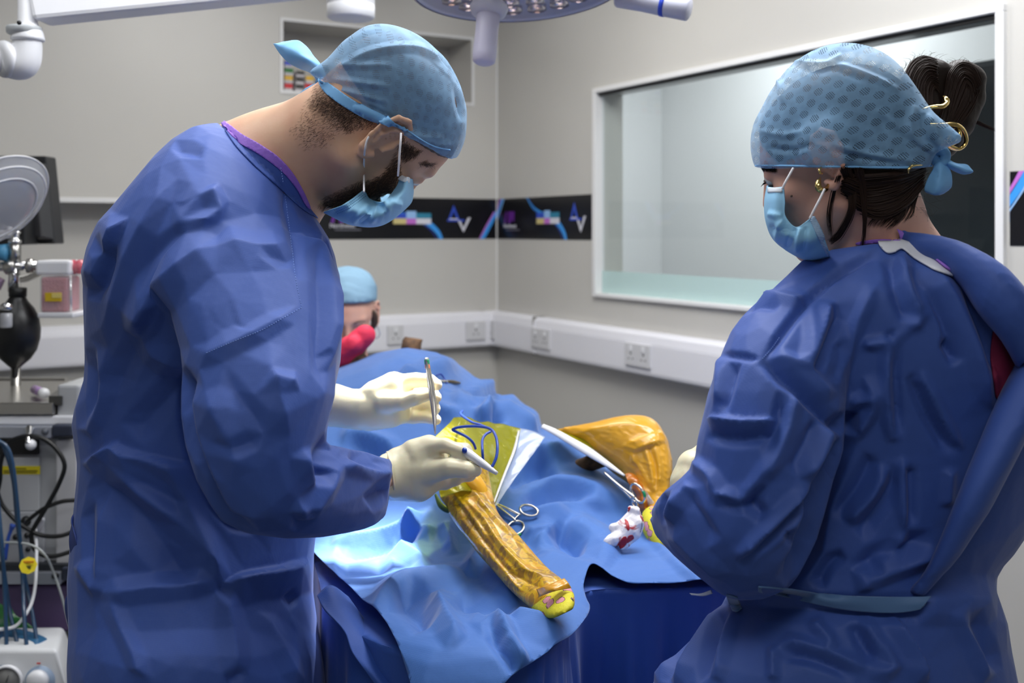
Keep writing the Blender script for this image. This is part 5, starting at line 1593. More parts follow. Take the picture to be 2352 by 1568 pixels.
cw_ = [
    ('v', 8, 16, [(2021, 581), (1925, 627), (1851, 694), (1777, 794), (1747, 824)]),
    ('v', 5, 12, [(1658, 815), (1700, 818), (1747, 824)]),
    ('v', 14, 26, [(1747, 824), (1821, 880), (1870, 925), (1910, 965), (1943, 1002)]),
    ('r', 7, 26, [(1780, 810), (1850, 850), (1910, 920)]),
    ('r', 9, 26, [(2066, 576), (2088, 668), (2121, 742)]), ('v', 7, 22, [(2040, 590), (2055, 660), (2080, 740)]),
    ('r', 10, 34, [(2110, 600), (2173, 668), (2240, 809), (2273, 943)]), ('v', 9, 30, [(2090, 620), (2140, 690), (2200, 835)]),
    ('v', 8, 24, [(2218, 661), (2260, 760), (2285, 860)]),
    ('r', 9, 26, [(2047, 780), (2036, 891), (2051, 1020)]), ('v', 8, 20, [(2062, 790), (2056, 890), (2066, 1000)]),
    ('r', 7, 22, [(2110, 631), (2158, 757), (2170, 800)]),
    ('v', 9, 24, [(2088, 854), (2147, 983), (2199, 1046)]), ('r', 8, 26, [(2110, 850), (2170, 970), (2205, 1040)]),
    ('v', 8, 18, [(2170, 780), (2185, 815), (2199, 835)]),
    ('r', 10, 28, [(1906, 690), (1892, 742), (1847, 854)]), ('v', 8, 22, [(1925, 700), (1912, 760), (1870, 860)]), ('r', 6, 20, [(1866, 709), (1858, 780), (1850, 835)]),
    ('r', 8, 26, [(1917, 891), (1962, 761), (2014, 650)]), ('v', 7, 24, [(1935, 780), (1930, 830), (1915, 880)]),
    ('r', 8, 22, [(2010, 909), (1970, 918), (1947, 931)]), ('v', 14, 30, [(1946, 945), (1948, 975), (1946, 995)]),
    ('r', 9, 26, [(1992, 861), (2010, 913), (1980, 976), (1950, 998)]),
    ('r', 7, 22, [(2047, 780), (2080, 750), (2121, 742)]), ('r', 7, 22, [(2047, 780), (2000, 790), (1980, 785)]), ('v', 6, 16, [(2030, 775), (2060, 762), (2090, 740)]),
    ('s', 13, 36, [(1791, 961), (1715, 966), (1650, 958), (1625, 961)]),
    ('r', 6, 22, [(1658, 816), (1655, 880), (1650, 931)]), ('v', 6, 20, [(1690, 830), (1670, 900), (1660, 945)]),
    ('r', 8, 28, [(1825, 891), (1814, 965), (1785, 1040), (1762, 1098)]), ('v', 7, 24, [(1800, 900), (1790, 960), (1765, 1040)]),
    ('r', 9, 30, [(1910, 972), (1880, 1040), (1843, 1098)]), ('v', 7, 26, [(1880, 960), (1850, 1030), (1815, 1090)]),
    ('v', 6, 20, [(1621, 1000), (1700, 1010), (1777, 1002)]),
    ('r', 6, 18, [(1717, 698), (1769, 679), (1854, 698)]), ('r', 6, 20, [(1760, 640), (1800, 632), (1880, 600)]), ('v', 5, 16, [(1700, 720), (1740, 700), (1790, 705)]),
    ('r', 9, 26, [(1626, 1128), (1670, 1140), (1711, 1145), (1773, 1050)]), ('v', 10, 26, [(1715, 1147), (1758, 1190)]), ('v', 8, 24, [(1650, 1150), (1700, 1160), (1760, 1120)]),
    ('r', 10, 22, [(1692, 1283), (1777, 1197), (1859, 1108)]), ('v', 8, 20, [(1700, 1300), (1795, 1215), (1875, 1125)]), ('r', 8, 20, [(1711, 1295), (1804, 1217), (1867, 1143)]),
    ('r', 9, 26, [(1587, 1108), (1550, 1160), (1529, 1205)]), ('v', 8, 20, [(1521, 1128), (1524, 1170), (1529, 1205)]), ('r', 7, 30, [(1537, 1209), (1600, 1270), (1665, 1333)]),
    ('v', 7, 26, [(1560, 1110), (1600, 1180), (1640, 1250)]), ('v', 8, 20, [(1804, 1217), (1835, 1252)]), ('r', 7, 22, [(1590, 1060), (1640, 1100), (1626, 1128)]),
    ('v', 18, 34, [(1943, 1002), (1905, 1090), (1872, 1180), (1855, 1260), (1800, 1340)]),
    ('r', 10, 30, [(1944, 1201), (2014, 1120), (2033, 1069)]), ('v', 9, 30, [(1915, 1190), (1975, 1110), (2005, 1040)]), ('v', 9, 30, [(1970, 1230), (2030, 1150), (2060, 1070)]),
    ('r', 9, 20, [(2072, 1050), (2072, 1130), (2076, 1217)]), ('v', 7, 20, [(2090, 1060), (2092, 1140), (2090, 1210)]), ('r', 7, 22, [(2181, 1070), (2178, 1120), (2173, 1166)]),
    ('r', 9, 26, [(2076, 1222), (2060, 1260), (2010, 1300)]), ('r', 10, 34, [(1983, 1337), (2068, 1298), (2157, 1267)]), ('v', 10, 34, [(1960, 1310), (2040, 1270), (2140, 1235)]),
    ('v', 10, 26, [(1874, 1349), (1900, 1300), (1940, 1270)]), ('r', 9, 26, [(1990, 1360), (1983, 1337), (1975, 1300)]),
    ('r', 9, 28, [(1781, 1480), (1828, 1477), (1921, 1508), (1994, 1542)]), ('v', 9, 24, [(1800, 1500), (1870, 1510), (1960, 1550)]), ('r', 9, 26, [(1863, 1418), (1921, 1492)]),
    ('r', 10, 30, [(1979, 1411), (2002, 1461), (2037, 1504), (2045, 1535), (1990, 1545)]), ('v', 9, 26, [(1960, 1430), (1985, 1480), (2010, 1510)]),
    ('s', 12, 50, [(2130, 1568), (2099, 1488), (2053, 1411)]), ('r', 8, 22, [(1777, 1568), (1777, 1520), (1777, 1480)]),
    ('r', 9, 26, [(1634, 1352), (1556, 1477), (1502, 1568)]), ('v', 9, 22, [(1650, 1380), (1580, 1480), (1525, 1568)]), ('r', 9, 26, [(1665, 1387), (1603, 1477), (1545, 1568)]), ('v', 9, 22, [(1672, 1407), (1640, 1480), (1605, 1568)]),
    ('r', 8, 26, [(1690, 1400), (1665, 1480), (1649, 1568)]), ('r', 8, 26, [(2180, 1400), (2230, 1480), (2270, 1568)]), ('v', 8, 26, [(2230, 1400), (2262, 1470), (2285, 1540)]),
    ('b', 9, 60, [(2100, 1390), (2200, 1380), (2290, 1380)]), ('v', 8, 40, [(1700, 1385), (1850, 1395), (2000, 1400), (2120, 1395)]),
]
co = creases(co, nr, cw_, scale=1.3)
g = put(g, co)
g = facet(g, 4200, 0.75, 1)
gown_w = add('gown', g, M_GOWN, wom)
BV_WG = bvh_of(g)
add('seam', dashes(BV_WG, [(1790, 775), (1777, 794), (1762, 812), (1749, 826)], 5, 3, 0.0004), M_ST, gown_w)
# rolled back edge of the open gown, scrubs showing in the gap
def flap(secs, seed, faces=700):
    m_ = refine(loft(secs, n=48, step=0.006), voxel=0.005, smooth=1, sub=1)
    c_, n_ = arr(m_)
    put(m_, c_ + n_ * (crumple(c_, 9, seed, 0.3, 5) * 0.009)[:, None])
    return facet(m_, faces, 0.7, 1)
f1 = flap([(2064, 530, 1.20, 2066, 560, 1.19, .008), (2120, 540, 1.17, 2105, 580, 1.16, .016), (2190, 556, 1.15, 2160, 605, 1.14, .022), (2250, 585, 1.13, 2210, 650, 1.12, .028), (2310, 632, 1.12, 2255, 710, 1.10, .032),
           (2370, 690, 1.11, 2305, 780, 1.10, .034), (2420, 760, 1.12, 2340, 850, 1.11, .034)], 41)
f2 = flap([(2420, 760, 1.13, 2340, 820, 1.13, .030), (2400, 900, 1.11, 2290, 930, 1.11, .030), (2350, 1020, 1.10, 2242, 1050, 1.10, .030), (2295, 1120, 1.10, 2195, 1160, 1.10, .028), (2240, 1215, 1.11, 2150, 1255, 1.11, .026), (2190, 1300, 1.12, 2115, 1320, 1.12, .022), (2120, 1370, 1.135, 2085, 1360, 1.135, .014)], 42)
add('gown_back_edge', join_me([f1]), M_GOWN, gown_w); add('gown_back_edge', join_me([f2]), M_GOWN, gown_w)
BV_WG2 = bvh_of(g)
add('scrub_top', patch(BV_WG2, [(2290, 725), (2325, 760), (2330, 830), (2305, 890), (2288, 915), (2281, 880), (2274, 810)], 0.001, 0.003, 7), M_MAROON, gown_w)
add('scrub_top', patch(BV_WG2, [(2150, 590), (2200, 590), (2232, 612), (2226, 628), (2190, 632), (2160, 616)], 0.001, 0.004, 6), mat('plum_scrubs', srgb(85, 25, 95), 0.8), gown_w)
add('neck_binding', patch(BV_WG2, [(2136, 590), (2150, 610), (2186, 634), (2224, 634), (2240, 612), (2234, 608), (2222, 626), (2190, 627), (2162, 608), (2146, 588)], 0.005, 0.002, 4), M_PURPLE, gown_w)
add('collar_sticker', patch(BV_WG2, [(2018, 557), (2062, 554), (2115, 573), (2148, 598), (2188, 630), (2240, 628), (2256, 645), (2205, 642), (2150, 624), (2098, 596), (2072, 575), (2054, 583), (2034, 582)], 0.002, 0.0015, 5), mat('white_sticker', srgb(225, 226, 232), 0.5), gown_w)
BV_WGH = bvh_of(g, me_head_w)
add('neck_binding', patch(BV_WGH, [(1968, 556), (2000, 549), (2035, 548), (2066, 553), (2064, 558), (2034, 556), (2000, 557), (1975, 561)], 0.002, 0.0015, 4), M_PURPLE, gown_w)
add('neck_binding', sheet([[(2060, 526, 1.19), (2072, 530, 1.185)], [(2066, 540, 1.185), (2082, 544, 1.18)], [(2070, 553, 1.185), (2080, 556, 1.18)]], 8, 12, 0.0015), M_PURPLE, gown_w)
# pale tie across the back, second tie end and label tag by the waist
def gsk(x, y, up, df=1.15):
    q = depth_on(BV_WG, x, y, up); return (x, y, q if q else df)
add('waist_tie', sheet([[gsk(1742, 1346, .004), gsk(1742, 1352, .004), gsk(1742, 1358, .004)], [gsk(1800, 1352, .006), gsk(1800, 1360, .008), gsk(1802, 1370, .006)], [gsk(1880, 1362, .008), gsk(1880, 1374, .010), gsk(1880, 1388, .008)],
                        [gsk(1960, 1368, .010), gsk(1960, 1384, .012), gsk(1960, 1402, .010)], [gsk(2040, 1370, .010), gsk(2040, 1388, .012), gsk(2050, 1407, .010)], [gsk(2100, 1370, .010), gsk(2105, 1386, .012), gsk(2108, 1400, .010)], [gsk(2139, 1369, .010), gsk(2132, 1378, .010), gsk(2122, 1390, .010)]],
                       16, 70, 0.0014, lambda p: crumple(p, 14, 7, 0.3, 4) * 0.002), mat('tie_pale_blue', srgb(84, 120, 165), 0.6, sheen=0.3), gown_w)
add('waist_tie', sheet([[gsk(1668, 1366, .004), gsk(1682, 1368, .006), gsk(1694, 1372, .004)], [gsk(1674, 1384, .006), gsk(1688, 1386, .01), gsk(1700, 1386, .006)], [gsk(1682, 1402, .006), gsk(1692, 1404, .008), gsk(1704, 1396, .006)]], 12, 18, 0.0014), bpy.data.materials['tie_pale_blue'], gown_w)
add('waist_tie', sheet([[(1584, 1362, 1.20), (1588, 1366, 1.195)], [(1610, 1363, 1.18), (1614, 1368, 1.175)], [(1634, 1355, 1.17), (1636, 1362, 1.165)]], 8, 24, 0.0014), mat('tie_end', srgb(190, 200, 220), 0.6), gown_w)
# gloved hands, mostly hidden behind the sleeve
WL = [(0.010, [(1584, 1150, 1.33), (1590, 1110, 1.34), (1596, 1075, 1.345)], [0.026, 0.030, 0.026]), (0.004, [(1596, 1070, 1.345), (1610, 1040, 1.345), (1624, 1020, 1.345)], [0.013, 0.011, 0.009]),
      (0.004, [(1584, 1080, 1.36), (1574, 1110, 1.37), (1564, 1140, 1.37)], [0.012, 0.010, 0.009]), (0.004, [(1580, 1095, 1.38), (1569, 1130, 1.39), (1564, 1160, 1.385)], [0.012, 0.010, 0.009]),
      (0.004, [(1576, 1110, 1.36), (1559, 1140, 1.36), (1549, 1170, 1.355)], [0.012, 0.010, 0.009]), (0.005, [(1592, 1130, 1.32), (1579, 1160, 1.31), (1564, 1180, 1.315)], [0.014, 0.012, 0.010])]
lo_, hi_ = bounds([q for c in WL for q in c[1]], 0.04)
gw = add('glove', hand_mesh(WL, lo_, hi_, 0.001, 3), M_GLOVE, wom); gw['label'] = 'cream latex glove just showing past the left sleeve'
WR = [(0.010, [(1900, 1100, 1.56), (1860, 1090, 1.57), (1820, 1090, 1.58)], [0.025, 0.028, 0.026]), (0.004, [(1820, 1080, 1.58), (1780, 1080, 1.59), (1750, 1095, 1.59)], [0.012, 0.011, 0.009]),
      (0.004, [(1820, 1100, 1.59), (1775, 1105, 1.60), (1748, 1118, 1.60)], [0.012, 0.010, 0.009]), (0.004, [(1825, 1115, 1.58), (1785, 1125, 1.59), (1760, 1135, 1.59)], [0.012, 0.010, 0.009]),
      (0.004, [(1830, 1130, 1.57), (1800, 1142, 1.58), (1780, 1150, 1.58)], [0.011, 0.009, 0.008]), (0.005, [(1850, 1070, 1.55), (1815, 1055, 1.54), (1790, 1060, 1.54)], [0.014, 0.012, 0.010])]
lo_, hi_ = bounds([q for c in WR for q in c[1]], 0.04)
add('glove', hand_mesh(WR, lo_, hi_, 0.001, 4), M_GLOVE, wom)
add('trousers', join_me([cyl((0.40, 1.22, 0.62), (0.40, 1.22, 0.07), 0.10, 0.07, n=28), cyl((0.52, 1.34, 0.62), (0.53, 1.34, 0.07), 0.10, 0.07, n=28)]), M_TROU, wom)
shoe(wom, 0.38, 1.24, radians(40)); shoe(wom, 0.50, 1.36, radians(40))
# ------------------------------------------------------------------ operating table, drapes, patient
ZTAB = 0.98
REG = [(.42, 1.54), (.30, 1.505), (.20, 1.495), (.125, 1.49), (.105, 1.42), (.095, 1.34), (.06, 1.27), (0, 1.24), (-.10, 1.25), (-.20, 1.31), (-.28, 1.42), (-.33, 1.6), (-.50, 2.2), (-.56, 2.70), (-.14, 2.80), (.04, 2.52), (.18, 2.28), (.33, 2.06), (.42, 1.84)]


def sd_reg(xy):
    """signed distance to the outline of the padded top, negative inside"""
    d = np.full(len(xy), 1e9); ins = np.zeros(len(xy), bool)
    n = len(REG); j = n - 1
    for i in range(n):
        a = np.array(REG[j]); b = np.array(REG[i]); ab = b - a
        t = np.clip(((xy - a) @ ab) / (ab @ ab), 0, 1)
        d = np.minimum(d, np.linalg.norm(xy - a - t[:, None] * ab, axis=1))
        c = ((b[1] > xy[:, 1]) != (a[1] > xy[:, 1])) & (xy[:, 0] < (a[0] - b[0]) * (xy[:, 1] - b[1]) / (a[1] - b[1] + 1e-12) + b[0])
        ins ^= c; j = i
    return np.where(ins, -d, d)


def sstep(a, b, x):
    t = np.clip((x - a) / (b - a), 0, 1); return t * t * (3 - 2 * t)


def height(xy, hang=2.0):
    X, Y = xy[:, 0], xy[:, 1]
    sd = sd_reg(xy)
    o = np.log1p(np.exp(np.clip((sd - 0.004) / 0.012, -30, 30))) * 0.012
    z = ZTAB - hang * o
    far = np.interp(X, [-.62, -.50, -.39, -.31, -.24, -.17, -.12, -.07, -.04, .02, .06, .10, .18, .31, .42], [0, .14, .195, .224, .236, .224, .198, .160, .130, .085, .055, .040, .030, .020, 0])
    A = far * sstep(1.62, 2.22, Y) * (1 - 0.6 * sstep(2.35, 2.7, Y))
    B = np.interp(X, [-.30, -.15, -.08, -.04, .02, .06, .10, .18, .30, .40], [0, .03, .080, .103, .095, .074, .066, .036, .010, 0])
    A += B * np.exp(-((Y - 1.96) / 0.11) ** 2)
    A += 0.045 * np.exp(-((X + 0.06) / 0.10) ** 2 - ((Y - 1.76) / 0.07) ** 2)
    A += 0.022 * np.exp(-((X - 0.06) / 0.07) ** 2 - ((Y - 1.72) / 0.05) ** 2)
    A += 0.018 * np.exp(-((X - 0.16) / 0.09) ** 2 - ((Y - 1.84) / 0.06) ** 2)
    return z + A


def march(x, y, fn=height, d0=0.9, d1=3.2):
    """where the sight line through a pixel meets the draped surface"""
    d = np.linspace(d0, d1, 900)
    X = (x - CX) / FPX * d; Z = CAMH + (HZ - y) / FPX * d
    h = fn(np.stack([X, d], 1))
    k = np.where(Z < h)[0]
    i = k[0] if len(k) else len(d) - 1
    return (X[i], d[i])


def cloth_from_outline(outline_xy, step_fn, thick=0.0012, zf=height):
    pts = [Vector(p) for p in outline_xy]; nb = len(pts)
    xs = [p.x for p in pts]; ys = [p.y for p in pts]
    inner = []
    y = min(ys); r = 0
    while y < max(ys):
        st = step_fn(y); x = min(xs) + (r % 2) * st / 2
        while x < max(xs):
            if in_poly(x, y, outline_xy): inner.append(Vector((x, y)))
            x += st
        y += st * 0.87; r += 1
    res = geometry.delaunay_2d_cdt(pts + inner, [(i, (i + 1) % nb) for i in range(nb)], [list(range(nb))], 1, 1e-6)
    v = np.array([tuple(p) for p in res[0]]); F = [tuple(f) for f in res[2]]
    V = np.column_stack([v, zf(v)])
    me = mesh_of(V, F)
    b = bmesh.new(); b.from_mesh(me); bmesh.ops.recalc_face_normals(b, faces=b.faces)
    if sum(f.normal.z for f in b.faces) < 0: bmesh.ops.reverse_faces(b, faces=b.faces)
    b.to_mesh(me); b.free()
    return me


def thicken(me, t=0.0012):
    o = bpy.data.objects.new('t', me); COL.objects.link(o)
    m = o.modifiers.new('s', 'SOLIDIFY'); m.thickness = t; m.offset = -1
    dg = bpy.context.evaluated_depsgraph_get(); dg.update()
    out = bpy.data.meshes.new_from_object(o.evaluated_get(dg)); bpy.data.objects.remove(o)
    return out


# ---- table under it all
tb = thing('operating_table', 'padded operating table on a steel column, hidden beneath blue drapes', 'table', (-0.08, 2.05, 0))
bm = bmesh.new()
tq = Matrix.Translation((-0.09, 2.08, 0)) @ Matrix.Rotation(radians(12), 4, 'Z')
def tbx(x0, y0, z0, x1, y1, z1, r, bm=None):
    return box_frame(tq @ Vector((x0, y0, z0)), tq.to_3x3() @ Vector((x1 - x0, 0, 0)), tq.to_3x3() @ Vector((0, y1 - y0, 0)), (0, 0, z1 - z0), r, bm)
add('table_top', tbx(-0.17, -0.48, 0.88, 0.17, 0.56, 0.935, 0.01), M_RUBBER, tb, smooth=False)
add('side_rail', tbx(0.175, -0.45, 0.895, 0.185, 0.52, 0.92, 0.002), M_STEEL, tb, smooth=False)
add('side_rail', tbx(-0.185, -0.45, 0.895, -0.175, 0.52, 0.92, 0.002), M_STEEL, tb, smooth=False)
add('column', tbx(-0.10, -0.12, 0.12, 0.10, 0.12, 0.90, 0.02), M_STEEL, tb, smooth=False)
add('base', tbx(-0.24, -0.40, 0.0, 0.24, 0.40, 0.12, 0.03), M_STEEL, tb, smooth=False)

# ---- dark under-drape: hangs from the edge of the top all round
def under_z(xy): return height(xy, 0.0) - 0.008
ring_pts = crom([p for p in REG] + REG[:3], (len(REG) + 2) * 14 + 1)[14:14 + len(REG) * 14]
cen = np.array((-0.05, 2.0))
nv_ = 60; R_ = []
for k in range(nv_ + 1):
    t = k / nv_
    z = 0.958 - 0.55 * t
    row = []
    for i, p in enumerate(ring_pts):
        a = ring_pts[(i + 1) % len(ring_pts)] - ring_pts[i - 1]; n = np.array((a[1], -a[0])); n /= np.linalg.norm(n) + 1e-9
        if n @ (p - cen) < 0: n = -n
        s_ = i / len(ring_pts) * 2 * pi
        amp = min(1, t * 1.6)
        fo_ = (0.016 * sin(s_ * 19 + 0.6 * sin(s_ * 7)) + 0.010 * sin(s_ * 41 + 1.3 + t * 1.2) + 0.006 * sin(s_ * 73 + t * 2)) * amp
        q = p - n * 0.028 + n * (fo_ + 0.016 * t - 0.002)
        row.append((q[0], q[1], z))
    R_.append(row)
nr_ = len(ring_pts)
R_top = [(r_[0], r_[1]) for r_ in R_[0][::3]]
V = np.array(R_).reshape(-1, 3); F = [(k * nr_ + i, k * nr_ + (i + 1) % nr_, (k + 1) * nr_ + (i + 1) % nr_, (k + 1) * nr_ + i) for k in range(nv_) for i in range(nr_)]
skirt = mesh_of(V, F)
topm = cloth_from_outline(R_top, lambda y: 0.02, zf=lambda v: np.maximum(0.958, height(v, 0.0) - 0.045))
ud = add('under_drape', join_me([thicken(skirt, 0.001), thicken(topm, 0.001)]), M_DRAPE_D)
tag(ud, 'dark blue drape hanging in folds from the operating table, beneath the lighter drape', 'drape')
fl_ = sheet([[(728, 1368, 1.41), (760, 1345, 1.42), (800, 1370, 1.43)], [(745, 1400, 1.37), (790, 1400, 1.38), (850, 1440, 1.40)], [(790, 1450, 1.34), (840, 1470, 1.345), (900, 1510, 1.36)], [(810, 1500, 1.32), (870, 1540, 1.32), (930, 1580, 1.33)], [(860, 1568, 1.31), (900, 1600, 1.30), (960, 1640, 1.31)], [(900, 1640, 1.30), (940, 1680, 1.29), (1000, 1720, 1.30)]], 30, 50, 0.0014, lambda p: crumple(p, 8, 77, .3, 4) * 0.006)
fo = add('drape_flap', fl_, M_DRAPE_D, ud)

# ---- light blue drape on top
edge_px = [(716, 1262), (752, 1298), (790, 1332), (835, 1378), (880, 1420), (903, 1458), (922, 1502), (940, 1560), (958, 1640), (1010, 1660), (1080, 1630), (1160, 1570), (1250, 1503), (1300, 1468), (1335, 1436), (1355, 1398), (1347, 1372), (1340, 1345), (1350, 1320), (1362, 1312), (1380, 1314), (1420, 1332), (1450, 1339), (1500, 1340), (1560, 1337), (1630, 1332)]
def h1(v): return height(v, 2.2)
oxy = [tuple(map(float, march(x, y, h1))) for x, y in edge_px]
oxy = [tuple(p) for p in crom(oxy, len(oxy) * 4)]
oxy += [(.36, 1.52), (.425, 1.56), (.47, 1.86), (.38, 2.10), (.22, 2.34), (.08, 2.58), (-.10, 2.88), (-.50, 2.84), (-.60, 2.74), (-.56, 2.2), (-.44, 1.85), (-.38, 1.7)]
dm = cloth_from_outline(oxy, lambda y: 0.0042 if y < 1.75 else (0.007 if y < 2.1 else 0.013), zf=h1)
co, nr = arr(dm)
co[:, 2] += crumple(co, 4.5, 51, 0.3, 5) * 0.010 + crumple(co, 10, 52, 0.3, 6) * 0.006
cd_ = [
    ('r', 12, 40, [(1153, 1122), (1211, 1115), (1253, 1115), (1339, 1127), (1425, 1161)]), ('v', 14, 34, [(1160, 1118), (1222, 1099), (1280, 1078)]),
    ('r', 9, 34, [(1177, 1037), (1250, 1034), (1332, 1030), (1373, 1051)]), ('r', 8, 30, [(1194, 1184), (1270, 1175), (1332, 1166), (1408, 1175)]),
    ('v', 8, 26, [(1200, 1160), (1280, 1150), (1360, 1145)]),
    ('r', 8, 34, [(1225, 1261), (1260, 1225), (1201, 1233)]), ('v', 11, 34, [(1268, 1215), (1308, 1248), (1342, 1271)]), ('b', 9, 46, [(1300, 1210), (1360, 1235), (1420, 1280)]),
    ('r', 4, 14, [(1477, 1220), (1520, 1262), (1559, 1302), (1600, 1330)]), ('r', 5, 40, [(1230, 1270), (1320, 1300), (1400, 1320)]),
    ('r', 9, 34, [(855, 1403), (912, 1344), (978, 1332), (1071, 1321)]), ('r', 8, 28, [(1071, 1321), (1092, 1290), (1112, 1258)]),
    ('r', 9, 36, [(1116, 1258), (1133, 1321), (1157, 1350), (1200, 1385)]), ('v', 11, 40, [(1051, 1368), (1116, 1411), (1190, 1418)]),
    ('r', 10, 38, [(1060, 1385), (1116, 1430), (1190, 1432), (1260, 1448), (1300, 1460)]), ('r', 7, 24, [(1133, 1419), (1173, 1477), (1210, 1534)]), ('v', 6, 24, [(1120, 1440), (1160, 1500), (1190, 1550)]),
    ('v', 9, 50, [(915, 1362), (960, 1400), (985, 1440)]), ('r', 8, 40, [(1000, 1360), (1020, 1420), (1060, 1480)]),
    ('r', 8, 22, [(760, 1250), (839, 1240), (904, 1222), (994, 1175)]), ('v', 8, 20, [(770, 1268), (850, 1262), (920, 1240), (990, 1200)]), ('r', 7, 26, [(896, 1244), (953, 1281), (985, 1315)]),
    ('r', 7, 22, [(1013, 1200), (1030, 1230), (1040, 1275)]), ('r', 8, 26, [(930, 1190), (960, 1210), (1000, 1225)]),
    ('v', 7, 30, [(770, 1300), (840, 1300), (900, 1290)]),
    # hump behind
    ('r', 14, 26, [(1014, 893), (1060, 905), (1091, 903), (1130, 885), (1160, 880)]), ('v', 12, 26, [(1020, 905), (1055, 898), (1090, 910), (1120, 916)]),
    ('r', 14, 26, [(1128, 918), (1122, 940), (1100, 965)]), ('v', 12, 22, [(1133, 922), (1140, 950), (1150, 975)]), ('r', 12, 24, [(1140, 915), (1190, 940), (1240, 985)]),
    ('r', 9, 26, [(1000, 935), (1030, 948), (1055, 955)]), ('r', 12, 30, [(900, 870), (960, 850), (1020, 845), (1050, 852)]), ('v', 10, 26, [(870, 860), (930, 838), (990, 842)]),
    ('r', 9, 30, [(780, 1000), (860, 1010), (920, 1040)]), ('v', 9, 26, [(800, 1010), (860, 1040), (900, 1050)]),
]
put(dm, co); co, nr = arr(dm)
co = creases(co, nr, cd_, face=0.05, scale=2.3)
put(dm, co)
dm = facet(dm, 4600, 0.85)
dm = thicken(dm, 0.0011)
dr = add('surgical_drape', dm, M_DRAPE)
tag(dr, 'light blue surgical drape over the patient, its pointed corner hanging towards the camera', 'drape')
BV_DR = bvh_of(dm)

# ------------------------------------------------------------------ the patient: a dog on its back
dog = thing('dog', 'dog lying on its back under the drape, hind legs wrapped in amber film', 'dog', (-0.05, 2.0, 0.9))
M_FUR = mat('dog_fur_brown', srgb(58, 40, 30), 0.8, bumps=[('noise', 160, 0.6, 0.003)], vary=(50, srgb(120, 88, 58), 1.5))
def film_mat(nm, col, tr, rough=0.28, streak=(8, 40)):
    m = mat(nm, col, rough, coat=0.35, sss=0)
    nt = m.node_tree; N = nt.nodes; L = nt.links
    tc = N.new('ShaderNodeTexCoord'); mp = N.new('ShaderNodeMapping')
    mp.inputs['Rotation'].default_value = (ROT @ Matrix.Rotation(radians(20), 4, 'Z')).inverted().to_euler(); mp.inputs['Scale'].default_value = (1.0, 0.16, 1.0)
    L.new(tc.outputs['Object'], mp.inputs['Vector'])
    t = N.new('ShaderNodeTexNoise'); t.noise_type = 'RIDGED_MULTIFRACTAL'; t.inputs['Scale'].default_value = 90; t.inputs['Detail'].default_value = 3
    L.new(mp.outputs[0], t.inputs['Vector'])
    bp = N.new('ShaderNodeBump'); bp.inputs['Strength'].default_value = 0.8; bp.inputs['Distance'].default_value = 0.003
    L.new(t.outputs['Fac'], bp.inputs['Height']); L.new(bp.outputs[0], N['Principled BSDF'].inputs['Normal'])
    if tr < 1: mix_transparent(m, tr)
    return m
M_AMBER = film_mat('amber_film', srgb(206, 146, 26), 1)
M_TENT = film_mat('amber_film_thin', srgb(168, 160, 30), 0.46, 0.14)
if 'trnode' in M_TENT: M_TENT.node_tree.nodes[M_TENT['trnode']].inputs[0].default_value = (0.85, 0.85, 0.30, 1)
M_CLEAR = mat('clear_film', srgb(225, 232, 240), 0.2, coat=0.5, bumps=[('ridge', 40, 0.5, 0.002)]); mix_transparent(M_CLEAR, 0.28)
M_BORDER = mat('white_film_border', srgb(225, 225, 228), 0.35, bumps=[('noise', 40, 0.3, 0.002)])

def dogfn(g):
    T = lambda x, y, z: (x, y, z)
    d = sd_cone(g, T(-0.13, 2.08, 1.00), T(-0.25, 2.38, 1.07), 0.06, 0.09)
    d = smin(d, sd_cone(g, T(-0.25, 2.38, 1.08), T(-0.27, 2.52, 1.04), 0.09, 0.06), 0.05)
    d = smin(d, sd_ell(g, T(-0.265, 2.60, 1.05), (0.062, 0.075, 0.065)), 0.03)
    d = smin(d, sd_cone(g, T(-0.26, 2.63, 1.07), tuple(P(944, 800, 2.62)), 0.036, 0.026), 0.02)
    d = smin(d, sd_cone(g, tuple(P(938, 786, 2.62)), tuple(P(932, 779, 2.62)), 0.015, 0.009), 0.008)
    d = smin(d, sd_cone(g, tuple(P(955, 788, 2.62)), tuple(P(966, 782, 2.62)), 0.014, 0.008), 0.008)
    hip = tuple(P(1095, 1080, 1.84))
    d = smin(d, sd_cone(g, T(-0.10, 2.02, 1.01), hip, 0.05, 0.03), 0.04)
    d = smin(d, sd_cone(g, T(-0.10, 2.04, 1.01), T(0.02, 1.98, 1.02), 0.05, 0.03), 0.04)
    for pts, rs in (([hip, tuple(P(1068, 1120, 1.63)), tuple(P(1130, 1220, 1.53))], [0.028, 0.016, 0.006]),
                    ([T(0.02, 1.96, 1.00), tuple(P(1450, 1030, 1.90)), tuple(P(1495, 1060, 1.86)), tuple(P(1512, 1150, 1.78)), tuple(P(1540, 1255, 1.66))], [0.012, 0.018, 0.026, 0.010, 0.010]),
                    ([T(-0.20, 2.30, 1.08), tuple(P(790, 815, 2.36)), tuple(P(835, 775, 2.36))], [0.04, 0.026, 0.024]),
                    ([T(-0.26, 2.36, 1.08), T(-0.36, 2.40, 1.04), T(-0.42, 2.36, 1.02)], [0.04, 0.024, 0.02])):
        d = smin(d, chain(g, [np.array(q, np.float32) for q in pts], rs, 0.01), 0.02)
    return d
db_ = sdf_mesh(dogfn, (-0.50, 1.26, 0.93), (0.36, 2.74, 1.32), 0.0075, smooth=2, sub=1)
add('body', db_, M_FUR, dog)
